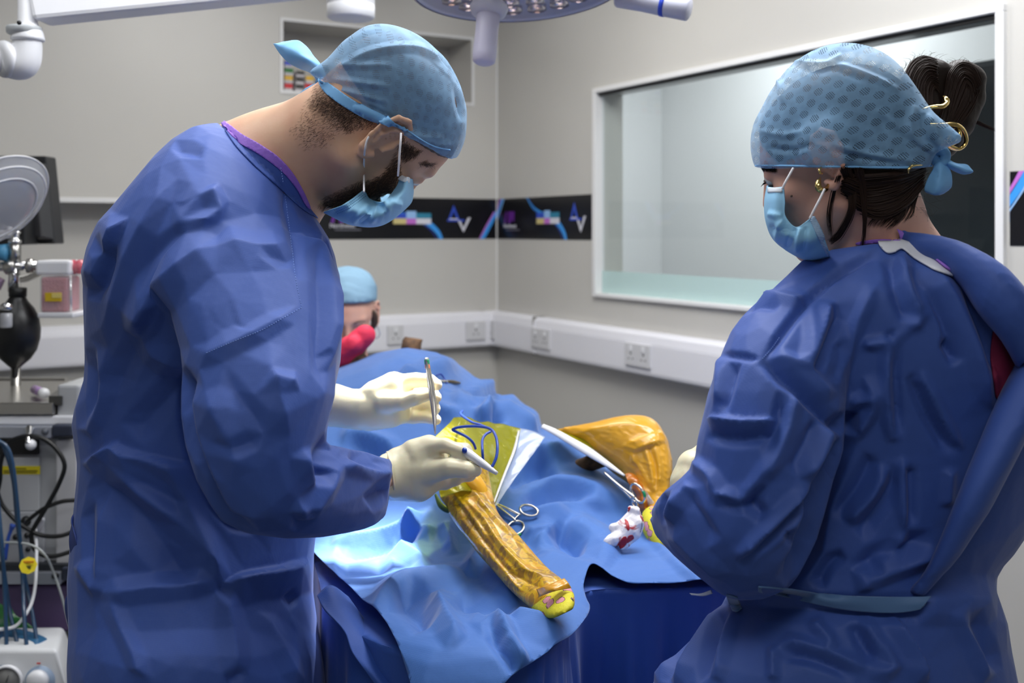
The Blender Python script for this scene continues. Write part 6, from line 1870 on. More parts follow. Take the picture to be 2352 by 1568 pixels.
# near hind leg in film, paw bandage
legL = refine(loft([(1022, 1085, 1.63, 1118, 1062, 1.65, .046), (1008, 1135, 1.60, 1125, 1105, 1.62, .042), (1030, 1180, 1.56, 1133, 1140, 1.58, .034), (1058, 1220, 1.53, 1145, 1178, 1.545, .029), (1090, 1262, 1.49, 1180, 1215, 1.50, .028),
                    (1122, 1300, 1.455, 1218, 1258, 1.462, .028), (1158, 1340, 1.42, 1258, 1302, 1.425, .029), (1195, 1378, 1.375, 1286, 1325, 1.385, .028), (1225, 1402, 1.345, 1306, 1345, 1.355, .026)], n=64, step=0.004), voxel=0.0035, smooth=2, sub=1)
co, nr = arr(legL)
co += nr * (crumple(co * np.array((1.0, 0.5, 1.0)), 22, 61, 0.3, 6) * 0.0032)[:, None]
co = creases(co, nr, [('r', 5, 12, [(1060, 1140), (1110, 1190), (1150, 1250), (1200, 1300), (1260, 1340)]), ('v', 4, 12, [(1050, 1150), (1090, 1210), (1140, 1280), (1190, 1340)]), ('r', 4, 10, [(1080, 1120), (1130, 1180), (1180, 1230)]),
                      ('r', 4, 10, [(1180, 1290), (1220, 1320), (1290, 1330)]), ('v', 3, 10, [(1170, 1310), (1220, 1340), (1270, 1350)]), ('r', 3, 8, [(1040, 1130), (1080, 1180), (1120, 1240)]), ('r', 3, 8, [(1100, 1240), (1150, 1300), (1200, 1360)])])
put(legL, co)
M_LEG = film_mat('amber_film_leg', srgb(196, 138, 24), 1, 0.3)
nt = M_LEG.node_tree; N = nt.nodes; L = nt.links
tc = N.new('ShaderNodeTexCoord'); v1 = N.new('ShaderNodeTexNoise'); v1.inputs['Scale'].default_value = 60; v1.inputs['Detail'].default_value = 3; v1.inputs['Distortion'].default_value = 1.2
L.new(tc.outputs['Object'], v1.inputs['Vector'])
cr_ = N.new('ShaderNodeValToRGB'); cr_.color_ramp.elements[0].position = 0.44; cr_.color_ramp.elements[0].color = srgb(160, 118, 32)
cr_.color_ramp.elements[1].position = 0.50; cr_.color_ramp.elements[1].color = srgb(206, 166, 28)
e3 = cr_.color_ramp.elements.new(0.62); e3.color = srgb(198, 140, 24)
L.new(v1.outputs['Fac'], cr_.inputs[0]); L.new(cr_.outputs[0], N['Principled BSDF'].inputs['Base Color'])
lw = add('leg_film', legL, M_LEG, dog); lw['label'] = 'amber film wrapped over the patterned bandage of the near leg'
# patterned bandage at the paw
paw = refine(loft([(1212, 1392, 1.36, 1296, 1335, 1.37, .027), (1232, 1408, 1.335, 1308, 1345, 1.345, .0275), (1248, 1416, 1.318, 1318, 1362, 1.325, .0265), (1262, 1420, 1.305, 1321, 1380, 1.31, .023), (1276, 1418, 1.295, 1318, 1398, 1.297, .014)], n=48, step=0.003), voxel=0.003, smooth=2, sub=1)
M_WRAP = mat('bandage_yellow_pink', srgb(205, 195, 40), 0.7, bumps=[('noise', 220, 0.5, 0.0015)])
nt = M_WRAP.node_tree; N = nt.nodes; L = nt.links
tc = N.new('ShaderNodeTexCoord')
nz = N.new('ShaderNodeTexNoise'); nz.inputs['Scale'].default_value = 90; L.new(tc.outputs['Object'], nz.inputs['Vector'])
mxv = N.new('ShaderNodeMix'); mxv.data_type = 'VECTOR'; mxv.inputs[0].default_value = 0.010
L.new(tc.outputs['Object'], mxv.inputs[4]); L.new(nz.outputs['Color'], mxv.inputs[5])
vo = N.new('ShaderNodeTexVoronoi'); vo.inputs['Scale'].default_value = 58; vo.inputs['Randomness'].default_value = 0.8; L.new(mxv.outputs[1], vo.inputs['Vector'])
r1 = N.new('ShaderNodeValToRGB'); r1.color_ramp.interpolation = 'CONSTANT'
r1.color_ramp.elements[0].position = 0.0; r1.color_ramp.elements[0].color = srgb(205, 140, 150)
r1.color_ramp.elements[1].position = 0.36; r1.color_ramp.elements[1].color = srgb(50, 34, 34)
e3 = r1.color_ramp.elements.new(0.40); e3.color = srgb(206, 196, 40)
L.new(vo.outputs['Distance'], r1.inputs[0]); L.new(r1.outputs[0], N['Principled BSDF'].inputs['Base Color'])
pw = add('paw_bandage', paw, M_WRAP, dog); pw['label'] = 'yellow bandage printed with pink patches over the paw'
add('film_edge', sheet([[(1232, 1352, 1.35), (1262, 1342, 1.322), (1296, 1328, 1.33)], [(1238, 1368, 1.335), (1268, 1352, 1.31), (1305, 1338, 1.32)], [(1234, 1372, 1.338), (1272, 1358, 1.308), (1312, 1350, 1.32)]], 24, 12, 0.001, lambda p: crumple(p, 60, 5, .3, 4) * 0.002), M_AMBER, lw)
# film tent over the groin
def tentd(p): return crumple(p * np.array((1.0, 0.35, 0.8)), 30, 64, 0.3, 6) * 0.007 + crumple(p, 70, 65, .3, 4) * 0.0018
add('film_tent', sheet([[(1000, 1002, 1.72), (1030, 975, 1.76), (1052, 956, 1.80), (1110, 968, 1.82), (1160, 976, 1.83), (1197, 984, 1.82)],
                        [(1004, 1050, 1.66), (1030, 1030, 1.68), (1058, 1015, 1.70), (1105, 1020, 1.72), (1150, 1026, 1.74), (1184, 1035, 1.75)],
                        [(1004, 1105, 1.58), (1030, 1090, 1.585), (1056, 1080, 1.59), (1095, 1080, 1.62), (1130, 1090, 1.66), (1158, 1096, 1.68)],
                        [(1012, 1142, 1.55), (1036, 1135, 1.54), (1062, 1128, 1.545), (1090, 1130, 1.565), (1115, 1140, 1.58), (1134, 1164, 1.59)]], 70, 70, 0.0008, tentd), M_TENT, dog)
add('clear_film_margin', sheet([[(1194, 983, 1.82), (1225, 990, 1.80), (1252, 1003, 1.78)], [(1182, 1035, 1.75), (1200, 1040, 1.74), (1222, 1045, 1.73)], [(1157, 1096, 1.68), (1168, 1100, 1.67), (1182, 1100, 1.67)], [(1133, 1164, 1.59), (1138, 1164, 1.588), (1142, 1158, 1.588)]], 30, 50, 0.0008, lambda p: crumple(p, 34, 66, .3, 4) * 0.003), M_CLEAR, dog)
add('film_border', tube([P(*q) for q in [(1191, 990, 1.80), (1180, 1036, 1.74), (1156, 1096, 1.665), (1132, 1160, 1.585)]], [0.002, 0.004, 0.0035, 0.0025], n=10, flat=0.4), M_BORDER, dog)
add('green_wrap_edge', tube([P(*q) for q in [(1000, 1135, 1.60), (1012, 1160, 1.57), (1030, 1172, 1.56), (1040, 1165, 1.56)]], [0.002, 0.0045, 0.004, 0.002], n=14, flat=0.5), mat('green_edge', srgb(58, 84, 40), 0.4), dog)
# orange stained skin at the operating site
add('prepped_skin', tube([P(1050, 1090, 1.60), P(1075, 1100, 1.585), P(1100, 1130, 1.575), P(1112, 1165, 1.565)], [0.012, 0.016, 0.014, 0.006], n=20), mat('iodine_skin', srgb(240, 178, 40), 0.3, sss=0.2, bumps=[('noise', 60, 0.4, 0.002)]), dog)
# far hind leg, tented in film
kn = refine(loft([(1282, 988, 1.93, 1290, 1000, 1.92, .012), (1325, 985, 1.92, 1330, 1018, 1.90, .030), (1385, 968, 1.91, 1362, 1045, 1.88, .050), (1440, 960, 1.91, 1395, 1068, 1.86, .062), (1492, 968, 1.90, 1425, 1090, 1.84, .066), (1524, 1010, 1.87, 1446, 1102, 1.82, .062),
                  (1538, 1075, 1.83, 1458, 1118, 1.80, .050), (1534, 1120, 1.80, 1474, 1140, 1.78, .036), (1530, 1150, 1.77, 1488, 1160, 1.76, .026), (1540, 1200, 1.70, 1500, 1200, 1.70, .022), (1560, 1260, 1.66, 1520, 1262, 1.65, .022)], n=64, step=0.006), voxel=0.005, smooth=4, sub=1)
co, nr = arr(kn)
co += nr * (crumple(co, 10, 71, 0.3, 5) * 0.004 + crumple(co, 26, 72, 0.3, 5) * 0.0016)[:, None]
co = creases(co, nr, [('r', 4, 16, [(1300, 1000), (1370, 985), (1440, 975), (1500, 985)]), ('r', 5, 10, [(1500, 1130), (1470, 1080), (1450, 1040)]), ('r', 5, 10, [(1505, 1130), (1495, 1070), (1480, 1020)]), ('r', 5, 10, [(1512, 1130), (1515, 1070), (1500, 1010)]),
                      ('r', 5, 10, [(1495, 1140), (1460, 1110), (1430, 1080)]), ('v', 4, 8, [(1508, 1132), (1505, 1070), (1490, 1030)]), ('v', 4, 8, [(1498, 1130), (1475, 1090), (1455, 1060)]), ('b', 8, 50, [(1480, 1000), (1490, 1030)])])
put(kn, co)
kf = add('leg_film', kn, film_mat('amber_film_far', srgb(214, 156, 34), 1, 0.3), dog); kf['label'] = 'amber film pulled tight over the raised far knee'
add('film_border', tube([P(*q) for q in [(1246, 978, 1.90), (1275, 992, 1.885), (1310, 1012, 1.865), (1350, 1036, 1.845), (1390, 1062, 1.825), (1435, 1092, 1.80)]], [0.005, 0.0065, 0.0075, 0.0085, 0.006, 0.002], n=14, flat=0.55), M_BORDER, dog)
add('film_tent', sheet([[(1262, 984, 1.92), (1300, 986, 1.925), (1335, 990, 1.92)], [(1300, 1003, 1.88), (1325, 1006, 1.88), (1352, 1012, 1.875)], [(1345, 1030, 1.855), (1360, 1030, 1.855), (1372, 1045, 1.85)]], 20, 20, 0.0008), M_TENT, dog)
def crinkle(p): return crumple(p, 55, 68, .3, 6) * 0.006
add('crumpled_film', sheet([[(1436, 1088, 1.80), (1452, 1086, 1.80), (1470, 1100, 1.795)], [(1442, 1105, 1.785), (1462, 1105, 1.775), (1482, 1122, 1.775)], [(1458, 1130, 1.775), (1474, 1138, 1.76), (1490, 1150, 1.765)], [(1466, 1160, 1.77), (1480, 1166, 1.755), (1496, 1172, 1.76)], [(1480, 1180, 1.765), (1490, 1186, 1.755), (1500, 1184, 1.76)]], 40, 60, 0.001, crinkle),
    mat('rust_film', srgb(176, 100, 22), 0.35, coat=0.4), dog)
add('crumpled_film', sheet([[(1478, 1118, 1.775), (1490, 1135, 1.76), (1500, 1150, 1.755)], [(1482, 1140, 1.765), (1498, 1150, 1.75), (1508, 1166, 1.745)], [(1494, 1172, 1.755), (1505, 1178, 1.745), (1512, 1182, 1.745)]], 24, 30, 0.0008, crinkle), M_CLEAR, dog)
fw_ = add('paw_bandage', tube([P(1500, 1172, 1.735), P(1497, 1190, 1.72), P(1508, 1215, 1.70), P(1540, 1260, 1.66)], [0.010, 0.018, 0.022, 0.022], n=20), M_WRAP, dog); fw_['label'] = 'patterned bandage just showing beside the right gown sleeve'
# red bandaged forelimb
M_RED = mat('red_cohesive_bandage', srgb(232, 50, 84), 0.7, bumps=[('weave', 260, 0.4, 0.001), ('noise', 30, 0.4, 0.004)])
rb_ = hand_mesh([(0.008, [(740, 850, 2.36), (775, 832, 2.36), (805, 800, 2.35), (838, 770, 2.34)], [0.030, 0.030, 0.030, 0.026]), (0.008, [(790, 805, 2.33), (812, 790, 2.32)], [0.022, 0.022]), (0.01, [(780, 820, 2.34), (800, 822, 2.34)], [0.024, 0.02])], *bounds([(740, 860, 2.36), (850, 750, 2.3), (780, 800, 2.40)], 0.05), 0.0025, 5, h=0.004, scale=40)
rr_ = add('red_bandage', rb_, M_RED, dog); rr_['label'] = 'bright red bandage on the forelimb held by the assistant'

# ------------------------------------------------------------------ instruments and swab
def dsk(x, y, up): return surf(BV_DR, x, y, up, 1.7)
def ring_tube(c, ax, ay, r, n=40, k=8, bm=None):
    return tube([c + ax * cos(a) + ay * sin(a) for a in [2 * pi * i / 24 for i in range(25)]], r, n=k, steps=n, bm=bm, cap=False)
def forceps(label, r1, r2, j1, j2, tip, off=None, green=None, fn=dsk):
    pv = fn(*j1, 0.010)
    t = thing('artery_forceps', label, 'forceps', fn(*tip, 0.0), group=None)
    for (cx_, cy_, rx, ry, ang), j in ((r1, j1), (r2, j2)):
        c = fn(cx_, cy_, 0.006)
        a = fn(cx_ + rx * cos(ang), cy_ + rx * sin(ang), 0.006) - c; b = fn(cx_ - ry * sin(ang), cy_ + ry * cos(ang), 0.006) - c
        n_ = a.cross(b).normalized()
        add('finger_ring', ring_tube(c, a, b, 0.0021), M_INSTR, t)
        jj = fn(*j, 0.008); tp = fn(*tip, 0.010)
        e = c + (jj - c).normalized() * a.length
        add('shank', tube([e, jj, jj.lerp(tp, 0.5) + (e - jj).normalized() * 0.001, tp], [0.0018, 0.0024, 0.0022, 0.0018], n=10), M_INSTR, t)
    a = fn(*j1, 0.008); b = fn(*j2, 0.008)
    add('ratchet', tube([a, a.lerp(b, .5), b], 0.0018, n=8, flat=0.6), M_INSTR, t)
    if green:
        add('green_band', tube([fn(*q, 0.0075) for q in green], 0.0026, n=8), mat('green_tape', srgb(20, 140, 90), 0.5) if 'green_tape' not in bpy.data.materials else bpy.data.materials['green_tape'], t)
    return t
forceps('steel ring forceps clipped to the film edge beside the near leg', (1215, 1172, 21, 12, 0.25), (1184, 1212, 15, 20, 1.2), (1192, 1181), (1181, 1192), (1136, 1155), green=[(1196, 1226), (1190, 1229), (1184, 1229)])
def air(d):
    return lambda x, y, up: P(x, y, d(x, y) - up)
forceps('steel ring forceps standing beside the raised far knee, above the swab', (1465, 1132, 24, 12, 1.05), (1458, 1156, 8, 5, 1.1), (1455, 1140), (1456, 1150), (1388, 1085), green=[(1477, 1128), (1480, 1134), (1481, 1141)], fn=air(lambda x, y: 1.80 - (x - 1388) * 0.0007))
tc_ = thing('towel_clamp', 'small steel clamp with a blue loop on the drape behind the lit glove', 'clamp', P(1030, 880, 2.0))
add('jaw', tube([dsk(1002, 874, .006), dsk(1018, 876, .007), dsk(1030, 876, .006)], [0.002, 0.0035, 0.003], n=10), M_INSTR, tc_)
add('handle', tube([dsk(1028, 876, .006), dsk(1042, 878, .006), dsk(1056, 879, .004)], [0.0035, 0.0045, 0.002], n=10), mat('bronze', srgb(120, 105, 80), 0.4, 0.8), tc_)
add('loop', tube([dsk(1002, 862, .006), dsk(1012, 859, .012), dsk(1020, 868, .008), dsk(1026, 880, .003)], 0.0018, n=8), M_BLUECORD if 'M_BLUECORD' in globals() else mat('blue_cord', srgb(30, 60, 160), 0.4), tc_)

# gauze swab with blood
M_GAUZE = mat('gauze', srgb(236, 232, 234), 0.85, bumps=[('weave', 700, 0.5, 0.001), ('noise', 60, 0.3, 0.002)])
nt = M_GAUZE.node_tree; N = nt.nodes; L = nt.links
tc = N.new('ShaderNodeTexCoord'); nz = N.new('ShaderNodeTexNoise'); nz.inputs['Scale'].default_value = 36; nz.inputs['Detail'].default_value = 4; nz.inputs['Distortion'].default_value = 0.8
L.new(tc.outputs['Object'], nz.inputs['Vector'])
rr = N.new('ShaderNodeValToRGB'); rr.color_ramp.elements[0].position = 0.60; rr.color_ramp.elements[0].color = srgb(236, 232, 234); rr.color_ramp.elements[1].position = 0.66; rr.color_ramp.elements[1].color = srgb(170, 30, 40)
L.new(nz.outputs['Fac'], rr.inputs[0]); L.new(rr.outputs[0], N['Principled BSDF'].inputs['Base Color'])
gz = [(0.004, [(1455, 1176, 1.645), (1462, 1200, 1.64), (1456, 1225, 1.635)], [0.0095, 0.013, 0.012]), (0.004, [(1446, 1190, 1.64), (1430, 1208, 1.635), (1410, 1212, 1.635)], [0.010, 0.010, 0.008]),
      (0.004, [(1440, 1215, 1.63), (1430, 1235, 1.625), (1438, 1248, 1.625)], [0.014, 0.012, 0.008]), (0.004, [(1425, 1230, 1.63), (1408, 1240, 1.625), (1400, 1246, 1.622)], [0.011, 0.011, 0.0095]),
      (0.003, [(1450, 1235, 1.632), (1430, 1255, 1.62)], [0.009, 0.005]), (0.003, [(1462, 1172, 1.64), (1448, 1168, 1.642)], [0.007, 0.005])]
lo_, hi_ = bounds([q for c in gz for q in c[1]], 0.03)
gzm = facet(hand_mesh(gz, lo_, hi_, 0.0045, 15, h=0.0018, scale=45), 420, 0.8, 1)
sw = add('gauze_swab', gzm, M_GAUZE); tag(sw, 'crumpled white gauze swab with red blood stains on the drape', 'swab')
BV_GZ = bvh_of(gzm)
M_BLOOD = mat('blood', srgb(165, 22, 34), 0.5)
for q in ([(1435, 1192), (1443, 1198), (1446, 1214), (1442, 1218), (1438, 1208)], [(1428, 1236), (1438, 1232), (1440, 1246), (1430, 1258), (1420, 1258)], [(1442, 1232), (1452, 1228), (1456, 1236), (1446, 1244), (1440, 1246)], [(1440, 1168), (1448, 1163), (1446, 1172), (1440, 1176)]):
    add('blood_stain', patch(BV_GZ, q, 0.0001, 0.0003, 3), M_BLOOD, sw)
add('marker_thread', dashes(BV_GZ, [(1473, 1172), (1475, 1190), (1474, 1210), (1470, 1224)], 4, 2.2, 0.0006), M_BLACK, sw)

# cautery pencil with blue cord
M_CORD = mat('cord_blue', srgb(38, 72, 170), 0.35)
pen = thing('cautery_pencil', 'white electrocautery pencil with blue cord held in the right glove', 'surgical pencil', P(1090, 1055, 1.45))
add('pencil_body', lathe([(0.002, 0), (0.0055, 0.002), (0.0068, 0.012), (0.0066, 0.030), (0.0050, 0.055), (0.0030, 0.072), (0.0026, 0.076)], P(1046, 1022, 1.47), P(1124, 1075, 1.44), n=24), M_WHITE, pen)
add('button', cyl(P(1067, 1036, 1.456), P(1067, 1033, 1.447), 0.0035, n=16), M_CORD, pen)
add('blade', tube([P(1048, 1024, 1.472), P(1030, 1012, 1.49), P(1020, 1006, 1.50)], [0.0016, 0.0012, 0.0006], n=8), M_INSTR, pen)
add('cord', tube([P(*q) for q in [(1120, 1074, 1.442), (1130, 1071, 1.440), (1141, 1045, 1.45), (1141, 1010, 1.47), (1128, 986, 1.50), (1098, 979, 1.53), (1060, 980, 1.55), (1040, 986, 1.56), (1052, 993, 1.555), (1072, 1003, 1.55), (1086, 1016, 1.55), (1092, 1030, 1.56)]], 0.0021, n=8, steps=120), M_CORD, pen)
add('cord', tube([P(*q) for q in [(1062, 944, 1.75), (1058, 950, 1.72), (1066, 958, 1.68), (1085, 970, 1.64), (1105, 976, 1.62), (1128, 988, 1.60), (1116, 997, 1.59), (1108, 1010, 1.58), (1108, 1035, 1.56), (1110, 1062, 1.56)]], 0.0021, n=8, steps=100), M_CORD, pen)
# fine forceps in the left glove
ff = thing('thumb_forceps', 'slender steel thumb forceps with green and orange bands held in the lit glove', 'forceps', P(992, 900, 1.58))
add('limb', tube([P(*q) for q in [(980, 822, 1.60), (982, 850, 1.595), (988, 890, 1.585), (994, 940, 1.575), (999, 996, 1.565)]], [0.0040, 0.0032, 0.0040, 0.0030, 0.0008], n=12, flat=0.5), M_INSTR, ff)
add('limb', tube([P(*q) for q in [(980, 822, 1.605), (986, 850, 1.602), (994, 890, 1.595), (1000, 940, 1.583), (1000, 996, 1.567)]], [0.0040, 0.0032, 0.0036, 0.0028, 0.0008], n=12, flat=0.5), M_INSTR, ff)
add('green_band', tube([P(980, 826, 1.60), P(981, 836, 1.599)], 0.0046, n=12, flat=0.6), mat('tape_green', srgb(30, 140, 90), 0.5), ff)
add('orange_band', tube([P(981, 837, 1.599), P(982, 846, 1.598)], 0.0043, n=12, flat=0.6), mat('tape_orange', srgb(225, 120, 60), 0.5), ff)
# ------------------------------------------------------------------ the seated assistant behind
asn = thing('person', 'seated assistant in pale blue cap and navy top behind the draped patient', 'person', P(780, 1500, 2.75) * 0 + Vector((-0.44, 2.98, 0)))
AM, ax_, af_, au_ = frame((0.25, -0.25), (0.02, 1.0), 0, None)
fA = Vector((0.12, -0.93, -0.34)).normalized(); uA = Vector((0.02, -0.34, 0.94)); xA = fA.cross(uA).normalized(); uA = xA.cross(fA).normalized()
AM = Matrix(((xA.x, fA.x, uA.x, 0), (xA.y, fA.y, uA.y, 0), (xA.z, fA.z, uA.z, 0), (0, 0, 0, 1)))
AH = place(AM, (0, 0.0, 0.0), P(801, 728, 2.80), 0.90)
a_extra = [(AH @ Vector((0, -0.03, -0.04)), P(795, 860, 2.90), 0.050, 0.055, 0.03), (P(795, 860, 2.90), P(795, 960, 2.92), 0.055, 0.09, 0.05), (P(795, 900, 2.92), P(690, 930, 2.92), 0.07, 0.05, 0.05), (P(795, 900, 2.92), P(905, 930, 2.92), 0.07, 0.05, 0.05)]
rest = [loft([(715, 920, 2.93, 880, 920, 2.93, .09), (700, 1100, 2.96, 890, 1100, 2.96, .10), (710, 1330, 2.99, 880, 1330, 2.99, .11)], n=24, step=0.05),
        tube([P(900, 930, 2.92), P(915, 1050, 2.80), P(840, 1000, 2.62), P(795, 860, 2.48)], [0.045, 0.038, 0.030, 0.024], n=14),
        tube([P(690, 930, 2.92), P(660, 1050, 2.80), P(720, 1000, 2.62), P(755, 880, 2.46)], [0.045, 0.038, 0.030, 0.024], n=14),
        tube([(-0.52, 2.98, 0.52), (-0.55, 2.62, 0.50), (-0.56, 2.60, 0.08)], [0.075, 0.060, 0.040], n=16), tube([(-0.36, 2.98, 0.52), (-0.30, 2.66, 0.50), (-0.29, 2.68, 0.08)], [0.075, 0.060, 0.040], n=16)]
pts_ = [AH @ Vector((a, b, c)) for a in (-.12, .12) for b in (-.15, .14) for c in (-.14, .16)]
lo = [P(640, 0, 2.9).x, min(p.y for p in pts_), P(0, 1000, 2.9).z]; hi = [P(950, 0, 2.9).x, 3.05, max(p.z for p in pts_)]
ab, meA = build_head('body', asn, AH, 0.90, M_SKIN_W, a_extra, lo, hi, 0.0045, True, rest)
BV_A = bvh_of(meA)
alo = [min(p[i] for p in pts_) for i in range(3)]; ahi = [max(p[i] for p in pts_) for i in range(3)]
acm = cap_mesh(AH, 0.90, lambda d, pl, g_: smin(d, sd_ell(pl, (0, -0.02, 0.085), (0.080, 0.092, 0.058)), 0.02), (0.050, 0.35, 0.35), 0.010, alo, ahi, 0.005, 0.009, 6)
M_CAPA = mat('cap_fabric_pale', srgb(118, 152, 176), 0.8, bumps=[('ridge', 40, 0.4, 0.003)])
add('surgical_cap', acm, M_CAPA, asn)
for sx in (-1, 1):
    for rad, yy, zz, m, nm in ((0.0102, 0.0815, 0.004, M_EYE, 'eyeball'), (0.0055, 0.0868, 0.001, M_IRIS, 'iris')):
        b = bmesh.new(); bmesh.ops.create_uvsphere(b, u_segments=16, v_segments=10, radius=rad * 0.9); bmesh.ops.translate(b, verts=b.verts, vec=AH @ Vector((0.032 * sx, yy, zz))); add(nm, b, m, asn)
    add('eyebrow', tube([AH @ Vector((0.016 * sx, 0.102, 0.024)), AH @ Vector((0.032 * sx, 0.100, 0.030)), AH @ Vector((0.050 * sx, 0.086, 0.024))], [0.001, 0.0026, 0.001], n=8, flat=0.5), M_HAIR_B, asn)
    add('hair_side', tube([AH @ Vector((0.070 * sx, 0.030, 0.030)), AH @ Vector((0.076 * sx, 0.012, 0.000)), AH @ Vector((0.072 * sx, -0.010, -0.040)), AH @ Vector((0.05 * sx, -0.05, -0.06))], [0.006, 0.012, 0.012, 0.01], n=10, flat=0.5), M_HAIR_B, asn)
top = refine(join_me([loft([(770, 845, 2.88, 832, 845, 2.88, .05), (735, 880, 2.90, 880, 868, 2.90, .08), (690, 905, 2.92, 915, 890, 2.92, .10), (665, 960, 2.93, 930, 950, 2.93, .11), (680, 1100, 2.95, 915, 1100, 2.95, .12), (690, 1350, 2.99, 900, 1350, 2.99, .13)], n=40, step=0.02),
                      loft([(660, 905, 2.92, 700, 905, 2.92, .055), (640, 1020, 2.82, 690, 1040, 2.80, .05), (680, 1030, 2.70, 720, 1060, 2.70, .045)], n=24, step=0.03),
                      tube([P(898, 800 + 100, 2.91), P(920, 1010, 2.82), P(880, 1040, 2.72)], [0.062, 0.055, 0.048], n=20)]), voxel=0.012, smooth=3, sub=1)
co, nr = arr(top); put(top, co + nr * (crumple(co, 8, 33, .3, 5) * 0.006)[:, None])
add('scrub_top', top, mat('navy_scrub_top', srgb(42, 60, 88), 0.85, bumps=[('noise', 120, 0.3, 0.002)]), asn)
er2 = add('earring', tube([AH @ Vector(q) for q in [(-0.079, -0.004, -0.028), (-0.088, 0.0, -0.045), (-0.090, 0.0, -0.062), (-0.080, -0.002, -0.074), (-0.074, -0.004, -0.060), (-0.076, -0.006, -0.036)]], 0.0012, n=8), M_CHROME, asn); er2['label'] = 'thin silver hoop earring'
add('trousers', join_me([tube([(-0.52, 2.98, 0.54), (-0.55, 2.62, 0.52), (-0.56, 2.60, 0.10)], [0.095, 0.080, 0.062], n=18), tube([(-0.36, 2.98, 0.54), (-0.30, 2.66, 0.52), (-0.29, 2.68, 0.10)], [0.095, 0.080, 0.062], n=18)]), M_TROU, asn)
shoe(asn, -0.56, 2.56, pi); shoe(asn, -0.29, 2.64, pi)
st = thing('stool', 'round padded stool under the seated assistant', 'stool', (-0.44, 3.0, 0))
add('seat', lathe([(0.15, 0), (0.17, 0.01), (0.17, 0.045), (0.15, 0.055)], (-0.44, 3.0, 0.365), (-0.44, 3.0, 1)), M_RUBBER, st)
add('column', cyl((-0.44, 3.0, 0.06), (-0.44, 3.0, 0.366), 0.022), M_CHROME, st)
add('base', lathe([(0.20, 0), (0.20, 0.02), (0.05, 0.06), (0.03, 0.065)], (-0.44, 3.0, 0), (-0.44, 3.0, 1)), M_CHROME, st)
# ------------------------------------------------------------------ theatre lamp overhead
lm_ = thing('theatre_lamp', 'round theatre lamp with many small reflectors and a sheathed central handle, overhead', 'lamp', (0.01, 1.9, 1.95))
LC = P(1192, -28, 1.90); LR = 0.193
Ln = Vector((0.05, -0.11, -1)).normalized()      # the way the lamp faces
Lq = Ln.to_track_quat('Z', 'Y')
M_LAMPH = mat('lamp_housing', srgb(188, 190, 205), 0.3)
M_LAMPG = mat('lamp_lens_glass', srgb(215, 214, 225), 0.12, trans=0.0, coat=0.5); mix_transparent(M_LAMPG, 0.10)
M_REFL = mat('reflector', srgb(205, 196, 196), 0.12, 1.0)
M_LED = mat('led', srgb(255, 250, 240), 0.4, emit=((1, 0.96, 0.9, 1), 40.0))
M_LEDW = mat('led_warm', srgb(255, 225, 190), 0.4, emit=((1, 0.78, 0.55, 1), 20.0))
up_ = -Ln
add('housing', lathe([(0.03, 0.085), (0.10, 0.075), (LR * 0.85, 0.045), (LR, 0.018), (LR + 0.003, 0.004), (LR, -0.002), (LR - 0.008, 0.0), (LR - 0.010, 0.012), (0.002, 0.014)][::-1], LC, LC + up_, n=72), M_LAMPH, lm_)
add('rim', lathe([(LR + 0.001, -0.003), (LR + 0.006, 0.0), (LR + 0.006, 0.008), (LR + 0.001, 0.010)], LC, LC + up_, n=72, caps=False), mat('rim_violet', srgb(160, 150, 190), 0.2), lm_)
add('lens', lathe([(0.001, -0.004), (LR * 0.6, -0.003), (LR - 0.006, 0.000), (LR - 0.006, 0.002), (0.001, -0.001)], LC, LC + up_, n=64), M_LAMPG, lm_)
k_ = 0
for ring_, nn, r_ in ((0.058, 7, 0.016), (0.100, 13, 0.0175), (0.144, 19, 0.018)):
    for i in range(nn):
        a = 2 * pi * (i + 0.3 * (ring_ > .09)) / nn
        c = LC + Lq @ Vector((ring_ * cos(a), ring_ * sin(a), 0)) + up_ * 0.010
        rf_ = add('reflector', lathe([(r_, -0.008), (r_ * 0.93, -0.004), (r_ * 0.7, 0.0005), (r_ * 0.3, 0.003), (r_ * 0.25, 0.004), (r_ + 0.001, 0.0045), (r_ + 0.0012, -0.008)], c, c + up_, n=20), M_REFL, lm_)
        add('diode', lathe([(0.0002, -0.004), (0.0036, -0.003), (0.0045, 0.001), (0.0045, 0.003)], c, c + up_, n=12), M_LEDW if k_ % 4 == 0 else M_LED, rf_)
        k_ += 1
M_SHEATH = mat('handle_sheath', srgb(196, 194, 214), 0.35); mix_transparent(M_SHEATH, 0.9)
hA, hB = P(1122, 32, 1.82), P(1111, 146, 1.80)
add('handle', lathe([(0.018, 0), (0.021, 0.003), (0.0200, 0.03), (0.0208, 0.075), (0.0195, (hB - hA).length - 0.004), (0.014, (hB - hA).length)], hA, hB, n=32), M_SHEATH, lm_)
add('handle_collar', lathe([(0.030, -0.02), (0.034, -0.012), (0.030, 0.0), (0.020, 0.004)], hA, hB, n=32), M_LAMPH, lm_)
ga, gb = P(1418, -8, 1.93), P(1584, 22, 1.88)
add('side_grip', lathe([(0.018, 0), (0.020, 0.004), (0.0195, 0.05), (0.021, 0.10), (0.0215, (gb - ga).length - 0.003), (0.018, (gb - ga).length)], ga, gb, n=32), M_LAMPH, lm_)
gm = ga.lerp(gb, 0.62)
add('blue_stripe', cyl(gm, gm + (gb - ga).normalized() * 0.008, 0.0217, n=32), mat('stripe_blue', srgb(40, 70, 190), 0.4), lm_)
add('yoke', tube([LC + up_ * 0.07, LC + up_ * 0.16 + Vector((0.02, 0.02, 0)), Vector((0.05, 2.0, 2.70))], [0.03, 0.028, 0.03], n=20), M_LAMPH, lm_)

